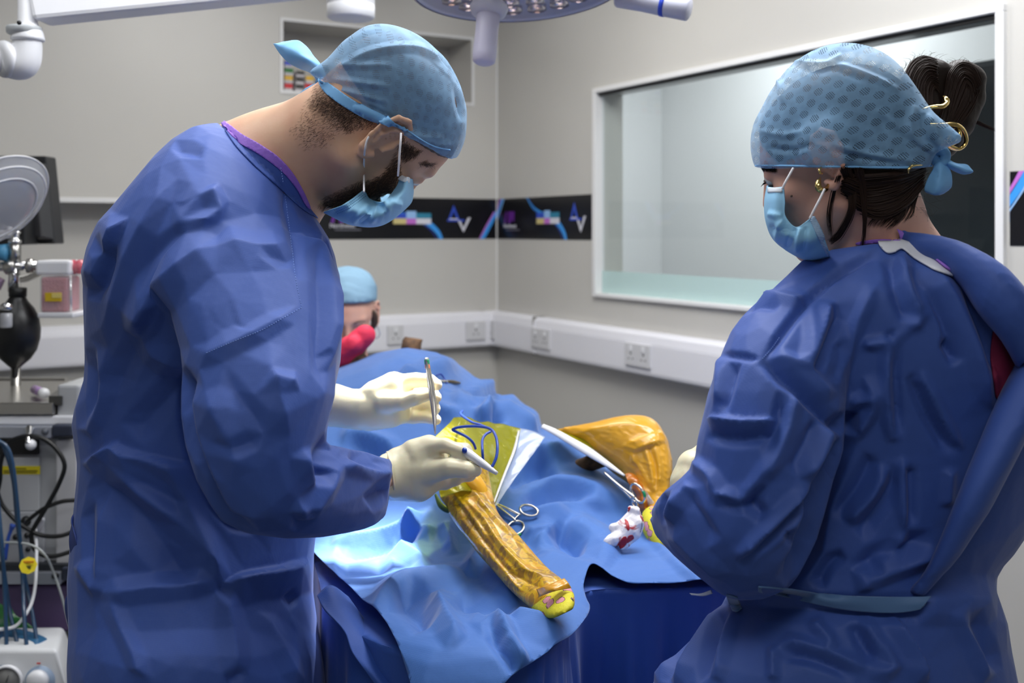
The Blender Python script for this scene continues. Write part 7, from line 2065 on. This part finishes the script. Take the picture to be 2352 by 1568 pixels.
# white ceiling mount between the lamp and the surgeon
cmn = thing('ceiling_mount', 'white cylindrical ceiling mount above the leaning man', 'mount', P(806, 0, 2.5))
ca = P(806, 44, 2.5)
add('tube', lathe([(0.001, 0), (0.050, 0.0), (0.057, 0.004), (0.057, 0.032), (0.0555, 0.034), (0.057, 0.036), (0.057, 2.70 - ca.z)], ca, ca + ZZ, n=48), M_WHITE, cmn)

# boom arm top left
bo = thing('boom_arm', 'white ceiling boom arm with elbow joint, crossing the upper left corner', 'arm', P(50, -40, 1.9))
A0, A1 = P(66, 10, 1.88), P(820, -62, 2.1)
dv = (A1 - A0); nrm_ = dv.cross(Vector((0, 1, 0))).normalized(); 
if nrm_.z < 0: nrm_ = -nrm_
add('beam', box_frame(A0 - nrm_ * 0.028, dv, Vector((0, 0.07, 0)), nrm_ * 0.09, 0.008), M_WHITE, bo, smooth=False)
cA = P(52, -60, 1.88)
add('pivot', lathe([(0.016, 0), (0.017, 0.002), (0.017, 0.085), (0.026, 0.10), (0.029, 0.112), (0.029, 0.116), (0.024, 0.118)], cA + Vector((0, 0.02, 0)), cA + Vector((0, 0.02, -1)), n=36), M_WHITE, bo)
add('pivot_collar', lathe([(0.030, 0), (0.031, 0.004), (0.030, 0.012), (0.027, 0.014)], P(56, 62, 1.90), P(56, 62, 1.90) - ZZ, n=36), mat('collar_grey', srgb(178, 182, 184), 0.4), bo)
add('elbow', tube([P(62, 80, 1.90), P(62, 110, 1.90), P(52, 146, 1.90), P(20, 150, 1.90)], [0.023, 0.026, 0.028, 0.024], n=24), M_WHITE, bo)
add('end_disc', lathe([(0.02, 0), (0.032, 0.004), (0.034, 0.012), (0.033, 0.018), (0.02, 0.022)], P(28, 136, 1.90), P(-40, 136, 1.86), n=36), M_WHITE, bo)
add('lower_arm', tube([P(12, 136, 1.9), P(-60, 140, 1.9), P(-200, 160, 1.9)], [0.026, 0.026, 0.026], n=20), M_WHITE, bo)
add('screw', cyl(P(44, 52, 1.86), P(44, 52, 1.855), 0.004), M_BLACK, bo)
add('drop', tube([P(52, -55, 1.90), Vector((P(52, 0, 1.9).x, 1.9, 2.70))], 0.03, n=24), M_WHITE, bo)

# dark monitor back and clear lamp dish on the left
mo = thing('monitor', 'black monitor seen from its back behind the clear lamp dish', 'monitor', P(40, 470, 2.75))
def quadbox(px, d0, d1, r=0.004, shrink=0.0):
    bm = bmesh.new()
    A = [bm.verts.new(P(x, y, d0)) for x, y in px]; c = sum((v.co for v in A), Vector()) / 4
    B = [bm.verts.new(P(x, y, d0).lerp(c, shrink) + Vector((0, d1 - d0, 0))) for x, y in px]
    for i in range(4): bm.faces.new((A[i], A[(i + 1) % 4], B[(i + 1) % 4], B[i]))
    bm.faces.new(A[::-1]); bm.faces.new(B); bmesh.ops.recalc_face_normals(bm, faces=bm.faces)
    return bev(bm, r)
add('shell', quadbox([(-230, 356), (106, 358), (126, 560), (-230, 565)], 2.72, 2.78, 0.004), mat('monitor_shell', srgb(34, 35, 37), 0.4), mo, smooth=False)
add('rear_hump', quadbox([(-230, 378), (80, 380), (96, 545), (-230, 548)], 2.68, 2.72, 0.004, -0.08), mat('monitor_hump', srgb(46, 46, 48), 0.35), mo, smooth=False)
add('bracket', quadbox([(-120, 495), (56, 493), (56, 562), (-120, 564)], 2.62, 2.70, 0.003), M_BLACK, mo, smooth=False)
add('mount_arm', tube([P(-40, 540, 2.70), P(-120, 700, 2.8), P(-160, 720, 3.05)], 0.02, n=12), M_BLACK, mo)
di = thing('clear_dish', 'clear round plastic lamp dish with pale rings at the left edge', 'lamp', P(10, 450, 2.1))
dn_ = Vector((0.62, -0.30, -0.55)).normalized() 
M_DISH = mat('dish_plastic', srgb(210, 212, 216), 0.12, coat=0.6); mix_transparent(M_DISH, 0.55)
dcn = P(2, 486, 2.1)
add('bowl', lathe([(0.002, 0.0), (0.06, 0.002), (0.10, 0.010), (0.118, 0.028), (0.120, 0.030), (0.102, 0.014), (0.06, 0.006), (0.002, 0.004)], dcn, dcn + Vector((-0.70, 0.30, 0.64)), n=64), M_DISH, di)
for rr0, hh0 in ((0.119, 0.029), (0.104, 0.014), (0.080, 0.006)):
    q_ = (Vector((-0.70, 0.30, 0.64))).to_track_quat('Z', 'Y'); cc0 = dcn + Vector((-0.70, 0.30, 0.64)).normalized() * hh0
    add('ring', tube([cc0 + q_ @ Vector((rr0 * cos(a), rr0 * sin(a), 0)) for a in [2 * pi * i / 40 for i in range(41)]], 0.0022, n=8, steps=120, cap=False), M_WHITE, di)
for a in (0.2, 0.7, 5.6, 5.1):
    c = dcn + q_ @ Vector((0.112 * cos(a), 0.112 * sin(a), 0)) + Vector((-0.70, 0.30, 0.64)).normalized() * 0.02
    add('catch', box_frame(c - Vector((0.006, 0.004, 0.003)), (0.018, 0, 0), (0, 0.01, 0), (0, 0, 0.008), 0.001), M_WHITE, di, smooth=False)
add('stem', tube([dcn + Vector((-0.03, 0.02, -0.02)), P(-30, 520, 2.12), P(-100, 540, 2.15)], 0.012, n=14), M_WHITE, di)

# ------------------------------------------------------------------ anaesthetic machine
an = thing('anaesthetic_machine', 'grey anaesthetic trolley with steel tray, aluminium rails and sockets', 'anaesthetic machine', P(60, 1300, 2.5) * 0 + Vector((-1.05, 2.5, 0)))
M_GREY = mat('machine_grey', srgb(176, 178, 180), 0.4); M_GREYD = mat('machine_dark', srgb(40, 44, 50), 0.45); M_ALU = mat('anodised_alu', srgb(178, 182, 192), 0.35, 0.6)
M_NAVY = mat('navy_bumper', srgb(44, 50, 66), 0.5)
d0 = 2.3
add('cabinet', pbox(-260, 1006, 178, 1300, d0 + 0.02, d0 + 0.45, 0.006), M_GREY, an, smooth=False)
add('front_panel', pbox(-200, 1050, 90, 1174, d0 + 0.012, d0 + 0.02, 0.002), mat('panel_grey', srgb(186, 188, 190), 0.4), an, smooth=False)
add('edge_post', pbox(128, 1010, 176, 1298, d0 + 0.004, d0 + 0.02, 0.003), mat('post_grey', srgb(196, 196, 198), 0.4), an, smooth=False)
add('socket_panel', pbox(-200, 1176, 100, 1292, d0 + 0.008, d0 + 0.02, 0.002), mat('panel_pale', srgb(180, 182, 186), 0.4), an, smooth=False)
add('dark_recess', pbox(-200, 1008, 86, 1044, d0 + 0.010, d0 + 0.02), M_BLACK, an, smooth=False)
for x, y, r in ((36, 1233, .0065), (62, 1229, .0065), (64, 1261, .0055), (60, 1196, .011), (12, 1262, .005)):
    add('port', cyl(P(x, y, d0 + 0.010), P(x, y, d0 + 0.004), r, n=20), M_BLACK, an)
yl = add('warning_label', pbox(-40, 1070, 92, 1089, d0 + 0.0112, d0 + 0.0125), mat('label_yellow_bright', srgb(222, 205, 30), 0.5), an, smooth=False)
for y, x0, x1, hh_ in ((1075, 24, 60, 2), (1080, 8, 86, 2), (1084, 8, 84, 2)):
    add('text_line', pbox(x0, y, x1, y + hh_, d0 + 0.0106, d0 + 0.0112), mat('label_ink', srgb(90, 80, 20), 0.6) if y == 1075 else bpy.data.materials['label_ink'], yl, smooth=False)
add('rail', pbox(-260, 980, 118, 1006, d0 - 0.02, d0 + 0.02, 0.002), M_ALU, an, smooth=False)
add('rail_end', pbox(118, 976, 164, 1003, d0 - 0.022, d0 + 0.10, 0.004), M_NAVY, an, smooth=False)
add('bolt', cyl(P(103, 991, d0 - 0.02), P(103, 991, d0 - 0.024), 0.0075, n=24), mat('bolt_grey', srgb(86, 90, 98), 0.4), an)
add('rail', pbox(-260, 1314, 140, 1342, d0 - 0.02, d0 + 0.02, 0.002), M_ALU, an, smooth=False)
add('rail_end', pbox(140, 1304, 168, 1334, d0 - 0.022, d0 + 0.10, 0.004), M_NAVY, an, smooth=False)
add('bolt', cyl(P(127, 1322, d0 - 0.02), P(127, 1322, d0 - 0.024), 0.0075, n=24), mat('bolt_black', srgb(26, 28, 32), 0.4), an)
add('base_tray', pbox(-260, 1296, 172, 1316, d0 - 0.01, d0 + 0.45, 0.002), M_GREYD, an, smooth=False)
zt_ = P(0, 975, d0).z
def slab(px0, px1, y, d0_, d1_, h_, m, nm, r=0.002):
    return add(nm, box(P(px0, y, d0_).x, d0_, P(px0, y, d0_).z - h_, P(px1, y, d0_).x, d1_, P(px0, y, d0_).z, r), m, an, smooth=False)
slab(-260, 178, 955, d0 + 0.0, d0 + 0.50, 0.02, M_WHITE, 'top_board', 0.004)
slab(-260, 128, 932, d0 + 0.01, d0 + 0.40, 0.018, M_STEEL, 'tray_base')
slab(-260, 122, 925, d0 - 0.005, d0 + 0.012, 0.026, M_STEEL, 'tray_front')
slab(-260, 150, 868, d0 + 0.42, d0 + 0.435, 0.02, M_STEEL, 'tray_back')
add('tray_side', box_frame(P(112, 930, d0), P(140, 905, d0 + 0.42) - P(112, 930, d0), (0.03, 0, 0), (0, 0, 0.02), 0.001), mat('dark_steel', srgb(100, 100, 98), 0.35, 0.8), an, smooth=False)
add('side_panel', box_frame(P(130, 972, d0 + 0.01), (0.05, 0, 0), (0.012, 0.45, 0), (0, 0, 0.085), 0.006), M_GREY, an, smooth=False)
add('column', box(-1.25, 2.55, 0.12, -1.02, 2.80, 0.75, 0.01), M_GREY, an, smooth=False)
for x_, y_ in ((-1.40, 2.40), (-0.95, 2.40), (-1.40, 2.85), (-0.95, 2.85)):
    cs = add('castor', cyl((x_, y_ - 0.015, 0.04), (x_, y_ + 0.015, 0.04), 0.04, n=24), M_RUBBER, an)
add('chassis', box(-1.45, 2.36, 0.08, -0.90, 2.90, 0.13, 0.01), M_GREYD, an, smooth=False)
add('purple_drawer', pbox(-260, 1345, 172, 1452, d0 + 0.01, d0 + 0.40, 0.006), mat('purple_panel', srgb(96, 78, 118), 0.6), an, smooth=False)
add('post', cyl(P(36, 900, 2.62), P(36, 545, 2.62), 0.012, n=20), M_CHROME, an)
# vial lying in the tray
vi = thing('vial', 'small white capped vial with violet label in the steel tray', 'vial', P(96, 905, d0 + 0.1))
add('glass', cyl(P(80, 894, d0 + 0.16), P(98, 902, d0 + 0.09), 0.010, n=24), mat('violet_label', srgb(170, 140, 190), 0.4), vi)
add('cap', cyl(P(98, 902, d0 + 0.09), P(102, 903, d0 + 0.075), 0.0115, n=24), M_WHITE, vi)
# hook and coil of black hose
hk = thing('rail_hook', 'chrome hook with white ball end on the upper rail, holding the hose', 'hook', P(67, 1000, d0 - 0.03))
add('stem', tube([P(67, 985, d0 - 0.022), P(66, 1000, d0 - 0.045), P(64, 1014, d0 - 0.06), P(70, 1018, d0 - 0.06)], [0.010, 0.006, 0.005, 0.004], n=12), M_CHROME, hk)
b = bmesh.new(); bmesh.ops.create_uvsphere(b, u_segments=20, v_segments=14, radius=0.0115); bmesh.ops.translate(b, verts=b.verts, vec=P(71, 1021, d0 - 0.055)); add('ball', b, M_WHITE, hk)
ho = thing('black_hose', 'thick black hose coiled on the rail hook of the anaesthetic machine', 'hose', P(60, 1100, d0 - 0.04))
add('loop', tube([P(*q) for q in [(-6, 1130, d0 - .05), (0, 1100, d0 - .05), (2, 1060, d0 - .05), (16, 1020, d0 - .05), (50, 1003, d0 - .05), (90, 1004, d0 - .05), (125, 1026, d0 - .05), (148, 1065, d0 - .05), (138, 1105, d0 - .05), (112, 1155, d0 - .05), (82, 1205, d0 - .05), (72, 1228, d0 - .05), (78, 1258, d0 - .05), (100, 1275, d0 - .05), (130, 1276, d0 - .05), (175, 1262, d0 - .04)]], 0.0048, n=12, steps=160), M_RUBBER, ho)
add('loop', tube([P(*q) for q in [(175, 1148, d0 - .04), (140, 1152, d0 - .045), (100, 1168, d0 - .05), (70, 1190, d0 - .04), (56, 1204, d0 - .02)]], 0.0045, n=12, steps=60), M_RUBBER, ho)
add('loop', tube([P(*q) for q in [(-6, 1130, d0 - .05), (6, 1160, d0 - .05), (36, 1195, d0 - .05), (70, 1218, d0 - .05), (100, 1230, d0 - .05), (140, 1230, d0 - .05), (178, 1216, d0 - .04)]], 0.0046, n=12, steps=90), M_RUBBER, ho)
cn_ = thing('connector', 'white cable connector with blue plug behind the black hose', 'connector', P(90, 1205, d0 - 0.03))
add('white_shell', tube([P(97, 1190, d0 - .03), P(90, 1205, d0 - .03), P(80, 1222, d0 - .03)], [0.006, 0.009, 0.007], n=14), M_WHITE, cn_)
add('blue_plug', tube([P(30, 1205, d0 - .02), P(26, 1215, d0 - .02)], [0.007, 0.005], n=12), mat('plug_blue', srgb(50, 90, 190), 0.4), cn_)
add('blue_lead', tube([P(26, 1215, d0 - .02), P(18, 1240, d0 - .02), P(12, 1285, d0 - .02)], 0.004, n=10), bpy.data.materials['plug_blue'], cn_)
M_TUBE = mat('blue_vinyl_tube', srgb(40, 70, 100), 0.25, coat=0.4)
for i, (pts, lab) in enumerate((([(-10, 1010, 2.2), (14, 1024, 2.2), (28, 1060, 2.2), (38, 1140, 2.2), (46, 1240, 2.2), (52, 1330, 2.2), (56, 1420, 2.15), (70, 1590, 2.1)], 'dark blue breathing tube, hanging furthest right past the grey panel'),
                                ([(-14, 1000, 2.21), (10, 1030, 2.21), (30, 1100, 2.21), (40, 1200, 2.21), (58, 1330, 2.21), (78, 1430, 2.18), (102, 1590, 2.12)], 'dark blue breathing tube ending over the white dial'),
                                ([(-16, 995, 2.22), (-8, 1110, 2.21), (0, 1225, 2.2), (8, 1300, 2.2), (22, 1400, 2.18), (40, 1480, 2.15), (64, 1590, 2.1)], 'dark blue tube crossing the lower left, slanting towards the dial'),
                                ([(-22, 995, 2.22), (-8, 1120, 2.19), (4, 1250, 2.16), (10, 1350, 2.16), (14, 1450, 2.14), (17, 1590, 2.1)], 'straight dark tube with a clear joint at the far left edge'))):
    tg_ = add('vinyl_tube', tube([P(*q) for q in pts], 0.0042, n=10, steps=90), M_TUBE); tag(tg_, lab, 'tube', 'blue tubes by the anaesthetic machine')
wl = add('white_cable', tube([P(*q) for q in [(82, 1215, 2.26), (84, 1260, 2.24), (82, 1330, 2.2), (74, 1380, 2.18), (56, 1415, 2.16), (30, 1440, 2.15), (-20, 1446, 2.14)]], 0.0035, n=10, steps=80), M_WHITE); tag(wl, 'white cable hanging below the connector in a long curve', 'cable')
wl = add('clear_cable', tube([P(*q) for q in [(-20, 1246, 2.2), (40, 1246, 2.2), (80, 1255, 2.2), (106, 1278, 2.2), (125, 1320, 2.22), (142, 1370, 2.22), (160, 1440, 2.22)]], 0.0026, n=10, steps=80), mat('clear_tube', srgb(160, 165, 165), 0.2)); tag(wl, 'thin translucent tube running right across the sockets and down', 'tube')
tg = thing('yellow_tag', 'yellow octagonal tag hanging on the blue tube', 'tag', P(65, 1298, 2.17))
add('tag_plate', cyl(P(65, 1298, 2.175), P(65, 1298, 2.165), 0.0175, n=8), mat('tag_yellow', srgb(235, 215, 30), 0.5), tg, smooth=False)
add('orange_band', pbox(53, 1288, 77, 1293, 2.163, 2.165), mat('tag_orange_print', srgb(225, 150, 30), 0.5), tg, smooth=False)
add('print', pbox(58, 1299, 70, 1306, 2.163, 2.165), mat('tag_ink', srgb(90, 90, 40), 0.5), tg, smooth=False)

# breathing circuit on the post
br = thing('breathing_valve', 'chrome breathing valve block on the post above the black bag', 'valve', P(36, 612, 2.35))
dd = 2.35
add('cross_tube', cyl(P(-60, 614, dd), P(92, 610, dd), 0.0105, n=24), M_CHROME, br)
add('block', lathe([(0.012, 0), (0.0175, 0.003), (0.0175, 0.022), (0.012, 0.026)], P(12, 613, dd - 0.0), P(60, 611, dd), n=24), M_STEEL, br)
add('nut', lathe([(0.010, 0), (0.0165, 0.002), (0.0165, 0.014), (0.010, 0.016)], P(62, 611, dd), P(92, 610, dd), n=12), M_STEEL, br)
add('down_tube', cyl(P(34, 604, dd), P(30, 670, dd), 0.0115, n=24), M_CHROME, br)
add('up_tube', cyl(P(34, 604, dd), P(34, 556, dd), 0.011, n=24), M_STEEL, br)
add('top_cap', lathe([(0.014, 0), (0.014, 0.006), (0.009, 0.008), (0.009, 0.02), (0.0125, 0.022), (0.0125, 0.026)], P(34, 558, dd), P(34, 540, dd), n=24), M_CHROME, br)
add('blue_valve', lathe([(0.006, 0), (0.018, 0.002), (0.020, 0.02), (0.006, 0.024)], P(-2, 580, dd), P(20, 580, dd), n=24), mat('valve_blue', srgb(80, 150, 190), 0.4), br)
add('white_tap', tube([P(-20, 538, dd), P(24, 534, dd)], 0.0075, n=12), M_WHITE, br)
add('white_flange', cyl(P(22, 520, dd), P(22, 548, dd), 0.006, n=12), M_WHITE, br)
add('support', tube([P(-30, 614, dd), P(-60, 700, 2.5), P(-60, 900, 2.6)], 0.012, n=12), M_STEEL, br)
bg = thing('breathing_bag', 'black rubber breathing bag hanging from the chrome valve', 'bag', P(45, 770, dd))
ba = P(31, 662, dd); bb_ = P(30, 868, dd); Lb = (bb_ - ba).length
add('bag', lathe([(0.016, 0), (0.0175, 0.004), (0.0165, 0.018), (0.022, 0.028), (0.036, 0.045), (0.046, 0.065), (0.0505, 0.090), (0.0500, 0.112), (0.044, 0.138), (0.032, 0.158), (0.016, 0.173), (0.007, 0.180), (0.006, Lb - 0.004), (0.004, Lb)], ba + Vector((0.010, 0, 0)), bb_ + Vector((0.004, 0, 0)), n=48), mat('bag_rubber', srgb(20, 21, 22), 0.38), bg)
add('neck_band', lathe([(0.0165, 0), (0.019, 0.001), (0.019, 0.02), (0.0165, 0.021)], ba + Vector((0.010, 0, 0.002)), bb_ + Vector((0.004, 0, 0)), n=36), M_RUBBER, bg)
cv = thing('clear_valve', 'small clear plastic valve with silver cap in front of the black bag', 'valve', P(14, 722, dd - 0.08))
add('body', lathe([(0.012, 0), (0.013, 0.004), (0.013, 0.03), (0.010, 0.032)], P(14, 752, dd - 0.08), P(14, 700, dd - 0.08), n=24), M_DISH, cv)
add('silver_cap', lathe([(0.010, 0), (0.0135, 0.003), (0.012, 0.012), (0.006, 0.016)], P(14, 712, dd - 0.08), P(14, 690, dd - 0.08), n=24), M_CHROME, cv)
add('inner', cyl(P(12, 745, dd - 0.08), P(12, 725, dd - 0.08), 0.006, n=16), M_BLACK, cv)
# soda lime canister
so = thing('absorber_canister', 'clear canister of pink granules with yellow label beside the chrome valve', 'canister', P(125, 720, dd))
M_CAN = mat('canister_plastic', srgb(222, 222, 225), 0.15, coat=0.5); mix_transparent(M_CAN, 0.30)
add('head', pbox(80, 598, 160, 632, dd - 0.03, dd + 0.05, 0.006), M_WHITE, so, smooth=False)
add('shell', pbox(88, 630, 160, 722, dd - 0.035, dd + 0.05, 0.008), M_CAN, so, smooth=False)
add('granules', pbox(93, 636, 154, 717, dd - 0.028, dd + 0.044, 0.006), mat('pink_granules', srgb(222, 132, 140), 0.8, bumps=[('facet', 380, 1.0, 0.003)], vary=(420, srgb(205, 110, 120), 2)), so, smooth=False)['kind'] = 'stuff'
add('base_plate', pbox(85, 718, 168, 730, dd - 0.038, dd + 0.055, 0.003), M_WHITE, so, smooth=False)
lb_ = add('label', pbox(103, 672, 141, 692, dd - 0.0375, dd - 0.035, 0.0005), mat('can_label_yellow', srgb(214, 180, 30), 0.5), so, smooth=False)
add('label_half', pbox(119, 673, 141, 684, dd - 0.0385, dd - 0.0375), mat('can_label_pale', srgb(228, 208, 120), 0.5), lb_, smooth=False)
add('tie_rod', cyl(P(162, 632, dd - 0.02), P(163, 720, dd - 0.02), 0.003, n=10), M_CHROME, so)
M_PINKT = mat('pink_clear_connector', srgb(214, 80, 100), 0.12, coat=0.6); mix_transparent(M_PINKT, 0.75)
add('outlet', lathe([(0.010, 0), (0.016, 0.002), (0.0165, 0.014), (0.013, 0.018), (0.0165, 0.022), (0.0160, 0.032), (0.010, 0.036), (0.009, 0.044), (0.0125, 0.047), (0.012, 0.07)], P(158, 613, dd), P(230, 612, dd), n=32), M_PINKT, so)
add('outlet_hose', tube([P(218, 612, dd), P(260, 612, dd), P(330, 640, dd)], 0.014, n=16), mat('pink_hose', srgb(222, 150, 165), 0.4), so)
add('side_pipe', tube([P(-10, 660, dd), P(2, 640, dd)], [0.012, 0.010], n=12), mat('lilac_tube', srgb(150, 125, 150), 0.4), so)
add('bracket', tube([P(120, 612, dd + 0.04), P(60, 640, dd + 0.15), P(36, 640, 2.62)], 0.008, n=10), M_STEEL, so)

# white flow machine with dials, low left
vp = thing('flow_machine', 'white tabletop machine with gauge and round dial, low in the left corner', 'medical device', P(60, 1568, 2.1))
dv0 = 2.1
bm = bmesh.new()
pr = [P(-160, 1490, dv0), P(132, 1490, dv0), P(150, 1570, dv0 - 0.01), P(168, 1700, dv0 - 0.01), P(-160, 1700, dv0 - 0.01)]
pk = [P(-160, 1440, dv0 + 0.16), P(146, 1438, dv0 + 0.16), P(164, 1480, dv0 + 0.17), P(176, 1640, dv0 + 0.17), P(-160, 1640, dv0 + 0.17)]
A = [bm.verts.new(p) for p in pr]; B = [bm.verts.new(p) for p in pk]
for i in range(5): bm.faces.new((A[i], A[(i + 1) % 5], B[(i + 1) % 5], B[i]))
bm.faces.new(A[::-1]); bm.faces.new(B); bmesh.ops.recalc_face_normals(bm, faces=bm.faces); bev(bm, 0.010, 3)
auto_smooth(add('casing', bm, mat('casing_white', srgb(214, 216, 218), 0.35), vp, smooth=False), 40)
def front(x, y, o): return P(x, y, dv0 - 0.004) + Vector((0, -o, 0))
add('gauge', lathe([(0.030, 0), (0.0315, 0.004), (0.0315, 0.010), (0.028, 0.012), (0.027, 0.008), (0.001, 0.008)], front(20, 1560, 0), front(20, 1560, 1), n=48), M_WHITE, vp)
add('gauge_face', cyl(front(20, 1560, 0.0085), front(20, 1560, 0.0095), 0.0265, n=40), mat('gauge_face', srgb(130, 130, 128), 0.3), vp)
add('gauge_needle', tube([front(20, 1560, 0.011), front(26, 1545, 0.011)], [0.0012, 0.0005], n=6), M_BLACK, vp)
dl = add('dial_plate', cyl(front(93, 1562, 0.001), front(93, 1562, 0.003), 0.030, n=48), mat('dial_blue', srgb(160, 180, 205), 0.4), vp)
add('dial_knob', lathe([(0.022, 0), (0.022, 0.008), (0.016, 0.016), (0.001, 0.017)], front(90, 1560, 0.003), front(90, 1560, 1), n=40), M_WHITE, vp)
add('red_mark', pbox(84, 1522, 92, 1525, dv0 - 0.009, dv0 - 0.007), mat('red_mark', srgb(200, 50, 40), 0.5), dl, smooth=False)
add('lettering', pbox(0, 1528, 24, 1531, dv0 - 0.0055, dv0 - 0.004), mat('lettering_blue', srgb(110, 135, 160), 0.5), vp, smooth=False)
add('stand', box(-1.12, 2.14, 0.0, -0.93, 2.26, P(0, 1690, 2.2).z, 0.01), M_GREY, vp, smooth=False)
# blue dish and green strap on it
bd_ = thing('blue_pouch', 'translucent blue pointed pouch lying on the white machine', 'pouch', P(60, 1470, 2.2))
add('pouch', sheet([[(-40, 1460, 2.16), (-40, 1455, 2.2), (-40, 1450, 2.26)], [(30, 1490, 2.13), (30, 1470, 2.17), (30, 1445, 2.22)], [(80, 1482, 2.13), (85, 1470, 2.16), (70, 1452, 2.21)], [(107, 1470, 2.16), (108, 1468, 2.165), (106, 1465, 2.17)]], 20, 30, 0.004), mat('blue_vinyl', srgb(60, 110, 150), 0.2, coat=0.5), bd_)
gs = add('green_bag', sheet([[(-30, 1370, 2.22), (0, 1385, 2.20), (20, 1395, 2.20)], [(-30, 1410, 2.2), (5, 1415, 2.18), (40, 1415, 2.18)], [(-30, 1445, 2.2), (10, 1442, 2.18), (80, 1442, 2.18)]], 24, 24, 0.004, lambda p: crumple(p, 20, 3, .3, 4) * 0.012), mat('green_vinyl', srgb(40, 110, 50), 0.3, coat=0.4))
tag(gs, 'crumpled green bag behind the blue tubes at the left edge', 'bag')

# smoke rising from the cautery
smm = bmesh.new()
for (x0, y0, x1, y1, d0_, d1_) in ((860, 560, 1090, 760, 2.0, 2.12),):
    box(P(x0, 0, 2.05).x, d0_, P(0, y1, 2.05).z, P(x1, 0, 2.05).x, d1_, P(0, y0, 2.05).z, 0, smm)
ms = bpy.data.materials.new('surgical_smoke'); ms.use_nodes = True; nt = ms.node_tree; N = nt.nodes; L = nt.links
N.remove(N['Principled BSDF']); out = [n for n in N if n.type == 'OUTPUT_MATERIAL'][0]
vs = N.new('ShaderNodeVolumeScatter'); vs.inputs['Color'].default_value = (1, 1, 1, 1); vs.inputs['Anisotropy'].default_value = 0.2
tc = N.new('ShaderNodeTexCoord'); nz = N.new('ShaderNodeTexNoise'); nz.noise_type = 'RIDGED_MULTIFRACTAL'; nz.inputs['Scale'].default_value = 7; nz.inputs['Detail'].default_value = 4; nz.inputs['Distortion'].default_value = 0.7
L.new(tc.outputs['Object'], nz.inputs['Vector'])
mr = N.new('ShaderNodeMapRange'); mr.inputs[1].default_value = 0.62; mr.inputs[2].default_value = 1.3; mr.inputs[3].default_value = 0; mr.inputs[4].default_value = 5.0
L.new(nz.outputs['Fac'], mr.inputs[0])
gr = N.new('ShaderNodeTexGradient'); gr.gradient_type = 'SPHERICAL'
mp = N.new('ShaderNodeMapping'); mp.vector_type = 'TEXTURE'
cS = ROT @ P(970, 655, 2.06); mp.inputs['Location'].default_value = cS; mp.inputs['Scale'].default_value = (0.10, 0.07, 0.09)
L.new(tc.outputs['Object'], mp.inputs['Vector']); L.new(mp.outputs[0], gr.inputs['Vector'])
mu = N.new('ShaderNodeMath'); mu.operation = 'MULTIPLY'; L.new(mr.outputs[0], mu.inputs[0]); L.new(gr.outputs['Fac'], mu.inputs[1])
L.new(mu.outputs[0], vs.inputs['Density']); L.new(vs.outputs[0], out.inputs['Volume'])
smk = add('surgical_smoke', smm, ms, smooth=False); tag(smk, 'faint wisp of smoke rising above the operating site against the wall', 'smoke', kind='stuff')
# ------------------------------------------------------------------ square the room with the world axes
bpy.context.view_layer.update()
roots = [o for o in bpy.data.objects if o.parent is None]
done = set()
def bake(o, first):
    kids = list(o.children)
    mw = o.matrix_world.copy()
    if o.type == 'MESH':
        if o.data.name not in done:
            done.add(o.data.name)
            o.data.transform(ROT @ mw)
    for k in kids: bake(k, False)
for o in roots:
    if o.type in ('CAMERA', 'LIGHT'):
        o.matrix_world = ROT @ o.matrix_world
    elif o.get('local'):
        o.matrix_world = ROT @ o.matrix_world
    else:
        bake(o, True)
        loc = (ROT @ o.matrix_world).translation
        if o.type == 'EMPTY':
            o.rotation_euler = (0, 0, 0); o.location = loc
            inv = Matrix.Translation(-loc)
        else:
            o.matrix_basis = Matrix.Identity(4); inv = Matrix.Identity(4)
        for k in o.children:
            k.matrix_basis = Matrix.Identity(4); k.matrix_parent_inverse = inv
            for k2 in k.children:
                k2.matrix_basis = Matrix.Identity(4); k2.matrix_parent_inverse = Matrix.Identity(4)
bpy.context.view_layer.update()
for o in bpy.data.objects:
    if 'local' in o: del o['local']
